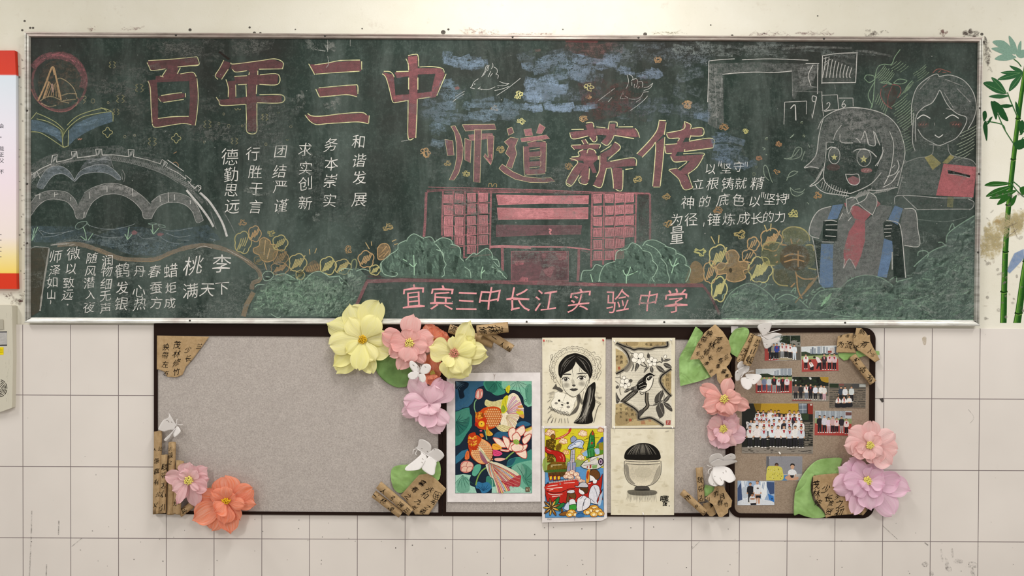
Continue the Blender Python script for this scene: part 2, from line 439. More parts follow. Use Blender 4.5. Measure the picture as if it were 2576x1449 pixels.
WH, W2, GRY, PK, RD, YE, YD, ORG, GN, LG, BU = 'e2dfd9', 'b4b4ae', '9a9a96', 'e2808a', '7a3f45', 'dcd890', 'b9a95c', 'c29a4c', '82ab8e', 'a2d6a8', '6f93a8'
C0 = BD + 0.0003
def board_clip(x, y):
    t = (x - 75) / 2385
    return min(max(x, 75), 2461 - 9 * (y - 105) / 700), min(max(y, 93.5 + 12.5 * t), 799 + 7 * t)
def chalk(crop, seed, lvl=0):
    d = Draw(crop, C0 + lvl * 0.00015, 2e-6, seed=seed, clip=board_clip); d.lw = 0.76; return d

# smears of coloured chalk
d = chalk('E', 1)
for (c, w, cv, poly, n) in (('7d9cb8', 66, .30, '85,135 440,200 430,250 270,270 260,350 180,350 160,250 100,230', 16), ('7d9cb8', 60, .22, '760,250 900,180 1000,140 1330,150 1430,260 1380,380 1250,380 1100,300 780,280', 36),
        ('86a6c6', 64, .34, '810,380 1150,330 1160,430 1200,480 1060,520 1060,570 810,560', 34), ('86a6c6', 60, .36, '820,600 1430,600 1410,640 820,640', 22), ('8098b4', 70, .26, '1490,200 1640,130 1700,270 1500,260', 10), ('8098b4', 56, .24, '1640,260 2090,300 2090,345 1930,345 1640,290', 16),
        ('8098b4', 56, .24, '1180,200 1400,180 1380,300 1250,380', 14), ('7896aa', 66, .22, '0,480 120,380 170,520 50,560; '.split(';')[0], 10), ('7896aa', 70, .26, '270,560 780,600 700,700 600,740 270,740', 30), ('7896aa', 64, .24, '-100,570 60,600 220,620 230,740 40,770 -80,700', 20), ('7896aa', 60, .2, '-30,790 50,780 20,1000 -20,980', 8), ('7896aa', 50, .2, '100,350 180,380 160,520 60,580', 6),
        ('6f7f8c', 90, .12, '800,120 1300,120 1500,200 1450,560 1000,560 800,380', 34), ('6f7f8c', 90, .12, '1500,560 2100,560 2400,680 2000,720 1500,720', 18), ('77838a', 80, .13, '1600,80 2500,40 2500,260 1900,240 1650,180', 34), ('6b7a80', 100, .09, '-700,300 700,500 700,760 0,780', 20)): d.smear(c, w, poly, n, cv)
d.fill('7a2f30', '1180,5 1490,10 1480,32 1300,26 1190,24', .55); d.fills('6b4742', '1200,30 1650,40 1500,180 1250,120; 1300,400 1480,380 1460,560 1330,560; 1440,650 1700,480 1900,560 1700,700 1450,760', .2)
d.fill('9a5a52', '160,440 190,430 210,445 195,462 165,460', .6); d.fill('8a6a62', '900,88 955,85 958,108 905,112', .4)
d.smear('7d5a56', 80, '1250,60 1650,60 1500,180 1250,130', 12, .12).smear('6b4742', 90, '1300,400 1900,400 1900,700 1440,720', 26, .12)
d.use('G').smear('7490aa', 52, '300,800 330,760 400,770 460,810 460,880 350,890 280,880', 12, .30).smear('7490aa', 50, '150,610 320,605 320,635 160,635', 4, .28).smear('7490aa', 60, '260,890 470,890 540,960 550,1000 300,990', 10, .2)
d.smear('8f9a96', 36, '0,60 700,90 1100,110 1500,160 1000,180 400,170 0,150', 40, .14, 5, 8, 5).smear('7f8f98', 60, '0,200 230,200 230,600 0,560', 14, .14)
d.use('A').smear('7d807a', 130, '1300,100 2500,60 2570,260 1900,240 1300,220', 18, .09).smear('7d807a', 140, '800,350 1350,300 1350,700 1100,720 850,560', 12, .09).smear('7d807a', 130, '1900,640 2570,640 2570,1000 1700,1000', 14, .09)
d.use('0').smear('88958d', 60, '80,600 2450,600 2450,800 80,800', 44, .06, 0, 20, 3).smear('7a847e', 60, '80,300 2450,300 2450,620 80,620', 40, .05, 60, 60, 3)
d.use('C').smear('9a9f98', 40, '450,20 700,40 690,90 460,80', 10, .16, 0, 60).smear('9a9f98', 34, '300,560 420,500 440,620 330,650', 10, .16, 0, 80).smear('9a9f98', 34, '620,550 760,540 720,680 630,660', 10, .16, 0, 80)
d.lines('c8ccc4', 10, '640,0 640,110; 640,150 650,220 625,260; 520,90 620,105; 1320,940 1400,925; 850,0 850,60', .4)
d.use('D').smear('9aa49c', 30, '60,130 130,110 140,160 60,170', 6, .2).smear('9aa49c', 30, '680,330 740,360 730,420 690,420', 6, .25, 0, 80).smear('9aa49c', 24, '130,165 300,150 300,180 130,185', 8, .2, -4, 6, 3)
d.use('A').fills('3a2a26', '2030,175 2130,250 2110,262 2020,190', .6)
tag(d.build('chalk_smear', CHALK, surf), kind='stuff')

# headline, left
d = chalk('A', 2, 1)
TF = '80464b'; cvr = .6
d.fills(TF, '1360,285 1372,265 1822,238 1836,305 1640,325 1400,358; 1560,320 1655,310 1640,385 1590,440 1480,440 1515,405; 1368,450 1448,440 1462,600 1462,800 1450,850 1400,850 1392,640; 1440,410 1640,385 1780,375 1815,415 1790,455 1600,460 1440,470;'
        '1748,415 1822,425 1832,560 1806,870 1745,850 1757,600; 1465,600 1490,588 1705,568 1712,605 1510,652 1480,640; 1402,800 1745,785 1808,868 1700,848 1600,858 1440,885 1405,850', cvr)
d.fills(TF, '2070,265 2140,290 2110,360 2050,440 1990,408; 2145,295 2400,262 2540,258 2620,290 2608,340 2400,345 2180,372 2130,340; 2165,412 2400,398 2575,395 2565,485 2390,490 2180,480; 2100,460 2185,450 2180,610 2120,620;'
        '2000,620 2050,628 2300,600 2605,588 2605,655 2400,655 2060,682 2030,660; 2305,340 2385,330 2370,580 2375,920 2290,925 2280,600', cvr)
Y1 = 9.5
d.lines(YE, Y1, '1360,285 1380,325 1400,358 1470,352 1530,342; 1372,266 1600,252 1822,230; 1824,232 1840,305 1750,315 1650,324; 1500,408 1520,378 1538,350; 1640,388 1668,332; 1668,390 1780,374 1816,415; 1480,408 1512,418; 1368,455 1390,520 1398,700 1408,840; 1408,850 1440,884 1600,860 1700,848 1770,860;'
        '1822,430 1834,600 1822,760 1806,866; 1490,590 1600,572 1684,562; 1715,568 1716,606; 1700,625 1600,640 1510,653; 1464,615 1487,645; 1460,802 1600,785 1745,782; 1640,325 1838,306', .9, jit=.25)
d.lines(YE, Y1, '2070,262 2030,340 1990,405 2016,440; 2050,440 2110,348; 2135,285 2165,298 2400,268 2540,250 2618,284 2612,346; 2150,345 2180,372 2285,360; 2395,346 2610,343; 2168,413 2285,406; 2405,398 2570,392 2570,486 2400,486; 2090,440 2112,520 2110,605; 2180,490 2182,600; 2275,495 2280,600; 2376,490 2370,575;'
        '2000,605 2025,640 2055,682 2270,670; 2400,582 2610,585 2606,655 2376,656; 2275,670 2280,800 2285,926 2370,932 2376,800 2376,664; 2200,490 2282,486; 2306,375 2302,400; 2385,360 2384,400', .9, jit=.25)
d.use('C')
d.fills('8a444b', '475,228 520,228 700,208 943,192 950,290 520,312; 545,452 900,422 915,518 820,508 570,530; 440,692 500,710 740,692 960,680 1025,702 1020,770 840,757 560,780 480,760', .72)
d.fills('9a4a52', '1150,302 1250,322 1270,540 1240,575 1215,470 1180,340; 1260,302 1400,300 1480,262 1690,262 1720,310 1480,322 1280,355; 1640,302 1725,312 1690,400 1640,530 1590,540 1612,420; 1240,520 1600,480 1605,535 1480,545 1260,580; 1385,150 1470,147 1475,300 1470,540 1455,905 1385,910 1395,500', .68)
d.fills('c0505a', '1380,160 1465,155 1465,215 1390,230; 1250,515 1340,505 1330,550 1255,550; 1590,480 1605,480 1605,520 1590,525; 1420,400 1450,400 1450,440 1420,440', .4)
d.lines(YE, 10, '465,222 495,275 522,325; 520,232 640,215 760,192 940,188; 955,200 956,276; 530,318 700,305 935,291; 530,455 565,530; 560,445 700,432 880,418 918,426 920,500; 565,530 700,518 820,508 912,527; 430,695 480,755 540,785 640,775 765,768 920,760 1018,777; 455,682 500,705 600,705 760,685 950,672 1002,696; 1026,700 1020,772', .9, jit=.3)
d.lines(YE, 10, '1145,315 1180,350 1215,470 1235,560; 1238,560 1255,582 1320,572 1390,560; 1160,292 1215,295 1245,320 1256,346; 1275,295 1390,292; 1365,175 1385,220 1390,282; 1385,146 1440,135 1476,146 1483,246; 1490,252 1600,248 1700,265 1720,302; 1737,315 1700,400 1650,516; 1592,531 1480,546; 1470,548 1466,700 1456,908; 1385,566 1384,700 1386,912 1436,912; 1390,350 1390,460; 1475,350 1475,462', .9, jit=.3)
d.build('chalk_headline', CHALK, surf)

# headline, right
d = chalk('E', 3, 2); T2 = '9a5a62'
d.both(T2, 'cfc285', 6, '70,920 145,935 155,1068 95,1072; 125,800 165,795 215,890 240,1000 235,1100 200,1230 155,1298 110,1298 160,1190 180,1080 175,950 160,860; 255,910 315,935 305,1140 255,1110; 460,880 525,890 515,1100 495,1160 430,1080 440,1050 470,1090', .6, .8)
d.fills('ae6a6e', '285,880 350,872 350,935 300,930; 405,868 510,865 525,910 405,925', .6)
d.both(T2, 'cfc285', 6, '230,785 530,780 545,830 400,835 260,845; 345,830 410,830 405,1000 395,1322 335,1315', .58, .8)
d.lines('d85f6a', 8, '455,1095 495,1150; 500,1060 505,1110', .7)
d.both(T2, 'cfc285', 6, '645,825 690,808 710,860 660,885; 620,945 680,900 750,915 720,990 735,1055 690,1190 635,1170 670,1090 630,1050 660,985; 570,1190 600,1150 700,1220 800,1265 950,1280 1050,1275 1088,1308 1000,1322 860,1320 720,1290 620,1235', .58, .85)
d.both('b5626c', 'c9b585', 5, '800,830 870,820 885,885 815,890; 945,775 1000,810 965,870 915,865; 770,910 1010,880 1040,915 780,945', .7, .6)
d.fills(T2, '795,990 850,985 855,1240 810,1240; 950,960 1005,960 1000,1225 945,1230; 830,955 1005,940 1005,990 850,995; 840,1040 950,1030 950,1075 850,1085; 840,1130 950,1120 955,1165 845,1175; 810,1200 990,1195 1000,1235 830,1250; 870,930 930,925 900,965 850,965', .62)
d.lines('cfc285', 6, '795,985 805,1230 835,1250 1000,1238; 1010,955 1004,1220; 855,1020 950,1005; 855,1085 950,1078 958,1030; 860,1105 952,1100; 850,1185 950,1172 955,1125; 830,955 930,930 1005,945', .8)
T3 = '8f5058'
d.fills(T3, '1225,855 1480,820 1830,820 1870,900 1640,890 1480,880 1255,920; 1370,790 1430,765 1480,890 1450,945 1410,900; 1590,780 1650,775 1640,880 1570,975 1515,950 1560,900; 1335,925 1370,920 1390,960 1350,970; 1240,975 1500,965 1490,1010 1260,1010; 1230,1095 1480,1070 1490,1110 1240,1120;'
        '1310,1020 1460,1020 1480,1110 1400,1180 1410,1290 1380,1335 1330,1335 1320,1250 1360,1150; 1300,1130 1370,1150 1310,1250 1240,1350 1190,1325 1250,1200; 1390,1130 1440,1130 1475,1230 1440,1235; 1640,945 1690,975 1690,1020 1620,1070 1550,1090 1500,1060 1600,1010; 1500,1070 1570,1090 1550,1250 1510,1365 1440,1350 1490,1240; 1560,1130 1820,1095 1840,1165 1560,1185; 1620,1180 1710,1185 1715,1385 1630,1380', .68)
d.fills('b05a63', '1480,825 1590,830 1590,885 1480,880; 1660,835 1820,835 1850,905 1660,885; 1520,940 1560,905 1600,905 1570,970; 1600,780 1645,780 1640,850; 1310,1070 1330,1120 1480,1110 1475,1085', .4)
d.lines(YE, 10, '1240,830 1355,828; 1225,860 1255,918 1395,890; 1375,770 1435,765 1450,810; 1470,805 1555,815; 1580,830 1590,770 1600,760 1660,765 1662,805; 1675,806 1810,805; 1830,820 1855,850 1872,905; 1640,885 1820,915; 1410,905 1445,945 1475,930 1475,890; 1515,950 1570,978 1615,930 1635,885; 1335,930 1355,965; 1370,920 1395,960; 1235,980 1270,1018;1240,975 1330,972; 1400,965 1505,968 1498,1005;'
        '1225,1098 1300,1128 1250,1200 1190,1320 1240,1352 1310,1252; 1240,1085 1310,1075 1305,1040 1350,1015; 1385,1050 1400,1010 1450,1020 1470,1050; 1490,1075 1490,1110; 1335,1260 1310,1290 1320,1325 1370,1340 1395,1325; 1408,1190 1402,1290; 1640,945 1680,970 1690,1010 1600,1090 1580,1110; 1510,1040 1590,990 1610,970; 1505,1070 1500,1200 1470,1270; 1440,1345 1515,1365 1550,1250 1565,1190; 1600,1125 1820,1092 1840,1165; 1740,1200 1810,1190; 1610,1190 1625,1300; 1560,1190 1610,1185; 1625,1290 1630,1375; 1650,1385 1710,1388 1718,1205; 1190,1322 1245,1352', .9, jit=.3)
d.fills(T3, '2050,745 2115,760 2105,860 2000,980 1900,1085 1850,1060 1960,930 2040,820; 2020,960 2095,900 2095,1000 2060,1360 1995,1360 2005,1150; 2285,755 2345,785 2340,830 2240,1000 2200,1080 2150,1080 2240,900; 2120,865 2280,825 2455,815 2450,890 2330,905 2140,910; 2110,970 2300,945 2545,915 2550,1000 2290,1035 2115,1045; 2150,1080 2460,1060 2455,1100 2320,1250 2230,1230 2340,1120 2190,1130; 2145,1200 2215,1190 2310,1260 2360,1370 2280,1385 2230,1280', .68)
d.lines(YE, 10, '2050,745 2115,748; 2118,765 2100,880; 1845,1055 1960,935 2030,840 2052,750; 1895,1088 1990,990 2020,955 2010,1150 1992,1355; 2000,1362 2062,1362; 2062,1355 2085,1150 2105,900; 2285,755 2345,785 2340,828; 2120,862 2278,826 2285,755; 2355,820 2455,816 2455,885 2340,890; 2120,870 2145,912 2235,910 2225,938; 2110,970 2220,962; 2330,938 2545,912 2552,1000; 2280,1035 2552,1000; 2330,930 2345,890; 2105,985 2115,1048 2170,1050; 2275,1055 2460,1048 2455,1082; 2160,1080 2195,1130 2310,1125 2225,1195; 2145,1200 2215,1188;2140,1205 2230,1285 2255,1340 2290,1388 2358,1372 2362,1355; 2460,1085 2400,1180 2320,1240; 2320,1245 2360,1360; 2285,1035 2290,1012', .9, jit=.3)
d.build('chalk_headline', CHALK, surf)

# handwriting
d = chalk('0', 4, 3)
kw = dict(cov=1.0, wob=.04, shear=.10, bold=-.008, scale=.87)
d
for w_ in '和:902:357 谐:903:405 发:904:447 展:904:502:40| 务:832:365 本:833:412 崇:832:455 实:830:505 | 求:768:377 实:768:424 创:769:462:38 新:767:511 | 团:706:381:36 结:703:432 严:705:470 谨:707:518 | 行:637:387 胜:643:433 于:645:475 言:642:521 | 德:577:395:46 勤:582:440:40 思:582:479 远:585:519:40'.split('|'): d.texts(w_, 37, WH, **kw); d.part('chalk_motto', CHALK, surf)
d.use('B')
for w_ in '师:515:755:125 泽:505:885 如:485:995 山:475:1110:95 | 微:680:730:130 以:655:870:115 致:635:1000 远:625:1110 | 随:850:770 风:840:890 潜:825:1000 入:835:1110:95 夜:825:1225 | 润:995:795 物:990:890 细:985:1010 无:975:1120 声:975:1235 | 鹤:1135:885:145 发:1130:1045:125 银:1120:1195:135 | 丹:1290:890 心:1290:1075:130 热:1295:1195:130 | 春:1430:895:125 蚕:1445:1045:125 方:1445:1185:120 | 蜡:1580:890:140 炬:1580:1045 成:1570:1185 | 桃:1790:840:190 | 李:2045:830:185 | 满:1760:1075:155 天:1915:1060:145 下:2055:1050:145'.split('|'): d.texts(w_, 112, WH, **dict(kw, bold=-.004)); d.part('chalk_verse', CHALK, surf)
d.line(WH, 9, '468,1158 470,1175 465,1195', .8).oval(WH, 625, 1200, 8, 8, .7)
d.use('G')
for w_ in '以:255:1015:88 坚:370:1012:88 守:462:1000:88 | 立:165:1128:90 根:272:1125:100 铸:388:1125:100 就:482:1120:95 精:605:1120:105 | 神:92:1265:105 的:215:1255 底:350:1245:100 色:462:1245:100 以:585:1252 坚:695:1240:95 持:782:1235:95 | 为:8:1390:100 | 径:115:1390:105 锤:285:1390:105 炼:392:1388:100 成:502:1382:100 长:597:1380:95 的:682:1372:90 力:770:1368:90'.split('|'): d.texts(w_, 95, WH, **kw); d.part('chalk_slogan', CHALK, surf)
d.lines(WH, 7, '322,955 316,995; 338,955 332,995; 515,962 512,995; 530,962 528,998; 345,1160 342,1185; 638,1185 632,1225; 652,1185 648,1225; 822,1200 820,1232; 836,1200 834,1236; 210,1410 205,1440', .85)
d.part('chalk_punctuation', CHALK, surf)
d.use('F').text('量', 1850, 560, 165, WH, .88, sx=.72, wob=.02).part('chalk_slogan', CHALK, surf)
d.use('G').lines(WH, 10, '848,568 880,540 886,600 888,655', .85).lines(WH, 7, '1040,480 1012,475 1010,510 1035,515 1040,480 1025,560 1008,640; 1115,535 1130,522 1140,535 1128,560 1100,588 1165,575; 1250,505 1232,530 1230,552 1245,558 1255,545 1245,532 1232,540', .8)
d.lines(WH, 6, '800,685 803,600 805,520; 805,520 968,512; 968,512 965,610; 1080,440 1082,500; 1080,470 1195,465; 1195,465 1205,580; 1080,580 1205,575; 1205,490 1310,490; 1310,490 1312,550; 1080,500 1092,625; 1010,640 1000,600 1010,640', .7, smooth=False)
d.build('chalk_year', CHALK, surf)
d = chalk('D', 5, 3)
kw = dict(cov=.97, wob=.035, shear=.08, bold=-.004, scale=.94)
d.texts('宜:1622:1130:215 宾:1885:1142:225 三:2115:1170:205 中:2325:1140:215', 210, 'ee8088', **kw).part('chalk_school_name', CHALK, surf)
d.use('F').texts('长:385:1160:225 江:640:1165:210 实:945:1165:215 验:1300:1170:215 中:1585:1165:190 学:1845:1175:225', 210, 'ee8088', **kw)
d.build('chalk_school_name', CHALK, surf)

# emblem and open book
d = chalk('A', 6, 2)
d.oval('a2545a', 550, 460, 252, 268, .38, 0, 22).line('b55562', 62, '300,330 400,240 520,220 650,250 740,330 780,440 760,520', .32).line('c25a68', 26, '480,215 560,212 640,238 700,280', .4)
d.line('b0605a', 12, '285,520 330,620 420,700 540,740 650,720 720,650 720,610', .6).oval('8a6a50', 550, 470, 200, 215, .10)
d.lines('c89a58', 16, '350,640 410,510 455,390 480,325; 480,325 500,340 525,450 565,630; 455,460 400,620; 490,330 505,400', .75).lines('b89258', 9, '470,470 415,620; 485,480 440,610; 495,490 470,600; 505,480 490,600; 515,470 520,600; 525,490 545,610; 450,400 440,480', .7)
d.line('c99a86', 18, '480,480 488,560', .6).lines('b5a070', 11, '525,440 560,430 620,460 680,520 710,600 710,620; 570,590 640,570 710,575; 580,635 700,625; 370,640 440,600 500,605 570,635; 380,660 450,690 520,680; 560,640 640,660', .65)
d.lines('a39a70', 8, '750,600 790,595 795,615 770,630 790,640 770,665; 690,660 715,660 700,690', .7).oval('a39a70', 860, 640, 16, 20, .7, 0, 7)
d.fills('5f8299', '290,815 350,820 440,850 540,900 570,935 575,1030 500,970 400,930 280,910; 630,920 700,850 830,790 960,750 1030,740 1045,830 900,880 780,940 690,1000 630,1060', .55)
d.fills('7fa3ba', '420,880 560,930 565,980 450,930; 700,870 900,800 1000,790 820,870', .25)
d.lines('b9bd70', 9, '285,810 340,745; 345,755 430,790 520,840 590,905; 340,805 440,830 530,880 575,930 580,1045 600,1070; 275,925 360,930 440,970 560,1050 590,1068 630,1055; 930,700 1035,740 1045,830; 620,865 700,790 800,745 940,710 990,735; 580,980 600,930 660,860 760,790 900,755 1025,738; 635,910 630,1060', .75)
d.fill('8f9a5a', '555,915 600,900 585,985 572,990', .5)
d.lines('d0865a', 7, '720,985 728,1000 740,985 745,1000 760,982', .8)
d.build('chalk_emblem_and_book', CHALK, surf)

# bridge, water, bank
d = chalk('A', 7, 0)
d.fill('8a8f8c', '280,1250 480,1130 720,1080 1000,1055 1130,1060 1260,1140 1480,1180 1620,1260 1720,1340 1700,1370 1500,1290 1240,1200 900,1160 560,1210 300,1390', .26, True)
d.line('9a9d9a', 34, '300,1340 480,1240 720,1180 950,1160 1150,1180 1350,1235 1500,1290 1680,1390 1800,1500 1880,1580', .34)
d.lines(WH, 8, '280,1330 380,1265 475,1222; 475,1215 485,1145 530,1135 522,1205; 522,1205 600,1190 668,1168; 668,1165 660,1110 710,1105 715,1165; 715,1165 800,1155 892,1140; 892,1140 885,1085 940,1085 945,1140; 945,1140 1050,1138 1190,1155; 1190,1155 1185,1088 1240,1090 1235,1155; 1235,1155 1370,1185 1480,1220; 1480,1225 1500,1180 1550,1215 1530,1250; 1545,1255 1640,1300 1720,1360; 1720,1360 1715,1325 1770,1370 1750,1400; 1750,1400 1800,1440 1830,1425 1860,1450 1835,1475; 1550,1185 1700,1290; 340,1290 370,1350; 285,1390 290,1300 330,1310 320,1350', .85, smooth=False, jit=.3)
for (x, y) in ((505, 1175), (690, 1138), (915, 1115), (1212, 1125), (1520, 1220), (315, 1330)): d.hatch('c0c2be', 5, x - 14, y + 10, x + 14, y - 8, 5, 14, -44, .7)
d.hatch('a8aaa6', 5, 1000, 1165, 1560, 1270, 34, 16, -34, .55); d.hatch('b0b2ae', 5, 1560, 1290, 1820, 1470, 16, 60, -34, .55); d.hatch('b0b2ae', 5, 1560, 1280, 1850, 1480, 12, 10, 60, .5); d.hatch('989a96', 5, 340, 1310, 700, 1190, 16, 30, -40, .4)
d.lines('b5b7b3', 6, '280,1410 380,1300 560,1215 850,1180 1100,1195 1300,1240 1500,1310 1650,1400; 1010,1150 1050,1260; 1130,1275 1155,1330 1145,1390; 1125,1310 1135,1370', .6)
ar = '340,1430 380,1340 450,1260 560,1240 640,1290 690,1370 740,1290 840,1240 960,1225 1050,1270 1120,1350 1090,1370 1020,1320 950,1300 860,1300 760,1320 690,1385 620,1330 560,1310 480,1340 400,1450'
d.fill('93a2ae', ar, .42, True).fill('8a9298', '740,1280 800,1190 900,1160 1010,1150 1030,1240 900,1240 800,1260', .32, True)
d.lines('b8bec0', 6, '340,1430 380,1340 450,1260 560,1242 640,1290 690,1372; 690,1372 740,1290 840,1242 960,1227 1050,1272 1118,1350 1092,1370 1020,1322 950,1302 860,1302 760,1322 690,1387; 690,1385 620,1332 560,1312 480,1342 400,1450; 820,1210 960,1180 1020,1190; 850,1190 980,1165', .7)
d.use('B')
ar = '285,380 285,260 340,190 430,150 520,145 620,160 690,220 720,280 780,170 880,110 1030,75 1180,110 1310,190 1390,270 1430,220 1500,180 1620,165 1740,200 1820,280 1880,420 1820,440 1780,340 1720,280 1640,255 1540,260 1460,300 1410,380 1400,400 1330,400 1310,330 1240,250 1150,195 1060,175 950,190 860,250 810,330 790,400 710,400 680,320 620,250 520,225 430,230 350,290'
d.fill('9c9d9a', ar, .46); d.fills('b9b9b5', '880,110 1030,78 1180,110 1290,180 1250,200 1060,120 900,150; 340,195 430,152 620,165 600,190 430,180', .25)
d.lines('c4c4c0', 7, '285,260 340,190 430,150 520,145 620,162 690,222 715,275; 780,165 880,108 1030,75 1180,110 1310,190 1390,270; 1400,250 1440,215 1500,180 1620,165 1740,200 1820,280 1882,420; 285,380 350,290 430,232 520,226 620,250 680,320 708,400 770,405; 790,390 812,330 860,250 950,190 1060,175 1150,195 1240,250 1310,330 1330,398 1400,402 1412,378 1462,300 1540,260 1640,256 1720,282 1780,342 1820,440 1880,420', .65)
d.lines('e0dfd9', 9, '990,105 990,160; 1225,125 1230,200; 825,155 830,220; 505,160 505,205; 505,185 540,175; 370,170 365,225; 655,205 655,240; 1480,195 1482,250; 1615,180 1615,235; 1760,235 1762,270; 1555,160 1558,250; 780,340 775,400; 320,190 375,180', .75)
d.lines('d8d6d2', 20, '1725,140 1850,290 1930,400 1975,480; 1850,165 1930,240 2000,340 2060,450 2100,570', .85).lines('a8aaa8', 10, '1850,170 1900,230 1920,280; 2060,330 2120,430 2170,530; 1700,60 1830,150; 1950,340 2000,500', .4)
d.lines('d2d0cc', 8, '1800,130 1830,95 1860,110 1835,155; 1740,60 1800,130', .8)
d.fill('5a7684', '290,470 700,480 900,560 1100,480 1300,480 1500,520 1800,480 1920,460 2050,600 1850,640 1600,720 1450,750 1250,745 1100,700 900,640 700,625 430,625 290,620', .30).fill('7f9aa6', '700,590 1100,600 1500,640 1700,620 1560,700 1400,745 1200,735 1000,670 800,620', .18)
d.fills('233a40', '900,620 935,635 910,650; 1200,590 1260,580 1190,620; 1240,650 1300,645 1250,670; 1030,660 1080,680 1040,690; 1180,680 1215,690 1190,710; 1340,650 1390,640 1350,665; 1700,610 1740,620 1700,630', .5)
d.lines('a9b7ba', 6, '370,510 450,540 560,535 680,515; 380,575 500,565 640,520; 800,455 900,490 1060,500 1200,470 1250,450; 870,550 1000,580 1200,560; 940,510 1100,500; 1000,585 1140,580; 1270,545 1330,590 1420,580; 1480,570 1560,620 1700,640; 1540,540 1650,575 1760,560; 1480,495 1600,520 1780,490; 340,490 400,560; 520,630 700,600 860,620; 1940,590 1990,600 1970,615; 1640,600 1750,605; 310,660 450,670', .5)
d.lines('8fae9e', 7, '700,470 730,440 800,432 795,460 740,500 700,495 698,470; 800,435 830,475; 1370,450 1420,445 1450,455 1400,460 1370,450; 1460,460 1510,465 1530,485 1480,480 1460,460', .8)
d.lines(LG, 9, '770,480 790,540 800,605; 745,565 795,605; 860,540 815,605; 1195,480 1185,540 1180,600; 1155,545 1180,600; 1220,550 1185,595; 1410,460 1415,545; 1395,505 1418,548; 1470,490 1420,548; 350,480 300,600; 320,490 295,610', .8).lines('7fa5a0', 6, '290,480 330,600; 370,490 310,560; 345,540 300,600; 290,540 320,620', .5)
d.fills('b06068', '1215,530 1240,510 1275,530 1260,550 1225,555; 1450,545 1480,535 1520,545 1490,565 1460,560', .55)
d.line('98866c', 40, '530,650 640,640 750,645 870,680 1000,730 1120,775 1300,785 1440,780 1560,730 1700,680 1880,650 2050,680 2200,740 2330,830 2400,900 2400,970 2340,1000 2330,1060', .66, jit=.15).line('9c8560', 46, '2345,1085 2310,1150 2280,1200 2250,1308', .72, smooth=False)
d.lines('d8d2c8', 8, '470,650 560,632 640,632; 2100,690 2200,745 2300,800; 640,655 690,640; 1800,690 1880,660 1960,680', .6); d.lines('c09a5a', 6, '1120,785 1300,800 1440,795 1600,720; 900,690 1000,745; 2280,790 2400,890 2420,970 2350,1010', .6)
d.fills('5c5340', '285,680 455,670 420,900 370,1260 290,1310 275,900', .6).line('b9b6ac', 15, '455,680 420,900 390,1100 370,1258', .75, jit=.4)
d.line('b9b6ac', 8, '285,680 330,665 400,670 455,675', .6); d.lines('d0cdc6', 10, '468,650 530,645 620,640; 285,660 285,690', .6)
d.build('chalk_bridge', CHALK, surf)
# school building, plinth
d = chalk('F', 8, 0)
d.lines('a8545e', 26, '-466,150 -300,140 0,145 600,155 1060,165 1500,172 1600,175', .42).lines('c8646e', 9, '-450,112 0,122 500,135 1060,158; -300,165 0,168 400,160; 1060,165 1600,172', .6)
d.lines('b05a64', 24, '-470,160 -480,420 -492,580', .55).lines('a8565f', 20, '1600,175 1602,400 1600,600', .55).fill('4a3536', '1490,175 1590,180 1590,600 1500,620', .3)
for (xs, top, bot, sl) in (((-321, -225, -116, 9, 124), 150, (560, 600, 760, 740, 690), 6), ((1060, 1170, 1272, 1364, 1468), 165, (860, 830, 800, 690, 630), 8)):
    for i, x in enumerate(xs): d.line('b85a64', 17 if i in (0, 4) else 14, [(x + 6, top), (x, (top + bot[i]) / 2), (x - 4, bot[i])], .62, jit=.2)
    for k in range(7):
        y = top + 10 + k * 100 + (0 if k < 4 else -5)
        x0, x1 = xs[0], xs[4]
        if k == 0: continue
        if xs[0] < 0:
            if k == 6: x0 = -130
            if k == 5: x0 = -240
            d.line('b85a64', 12, [(x0, y + 25 - k * 2), ((x0 + x1) / 2, y + 12 - k * 3), (x1 + 5, y - k * 3)], .62)
        else:
            if k == 6: x1 = 1290
            if k == 5: x1 = 1360
            d.line('b85a64', 12, [(x0, y + 14 + k), ((x0 + x1) / 2, y + 10 + k), (x1, y - 8 + k)], .62)
rr = random.Random(5)
def win(x, y, c, cov):
    p = [(x - 38 + rr.uniform(-4, 4), y - 38 + rr.uniform(-5, 5)), (x + 38 + rr.uniform(-4, 4), y - 40 + rr.uniform(-5, 5)), (x + 37 + rr.uniform(-4, 4), y + 38 + rr.uniform(-5, 5)), (x - 38 + rr.uniform(-4, 4), y + 40 + rr.uniform(-5, 5))]
    d.fill(c, p, cov)
    for k in range(5): d.line('f08088', 6, [(x - 30 + k * 15 + rr.uniform(-6, 6), y - 30 + rr.uniform(-6, 6)), (x - 30 + k * 15 + rr.uniform(-6, 6), y + 30 + rr.uniform(-6, 6))], .55)
    d.line('e87882', 7, p, .7, False, True)
for i, x in enumerate((-266, -166, -51, 61)):
    for k, y in enumerate((220, 325, 430, 522, 612, 700)):
        if (i == 0 and k > 3) or (k == 5 and i != 2): continue
        win(x, y - i * 4, 'a8555f' if k > 3 or (k == 3 and i > 1) else 'cc6470', .62)
for i, x in enumerate((1116, 1225, 1320, 1410)):
    for k, y in enumerate((222, 330, 432, 535, 640, 742)):
        if (i == 3 and k > 3) or (i == 2 and k > 5): continue
        win(x, y - i * 3, 'cc6470' if k in (0, 1, 2) else 'b85a66', .6)
d.both('d9606c', 'f07a84', 8, '180,185 600,195 1035,193 1030,266 600,262 195,277; 188,305 600,312 1030,302 1027,405 600,408 195,412', .66, .7)
for y_ in (200, 318):
    d.hatch('f08890', 7, 440, y_, 470, y_ + 62 + (y_ > 300) * 16, 9, 380, 6, .5, .25); d.hatch('f08890', 7, 780, y_ + 6, 810, y_ + 58 + (y_ > 300) * 16, 8, 340, 4, .45, .25)
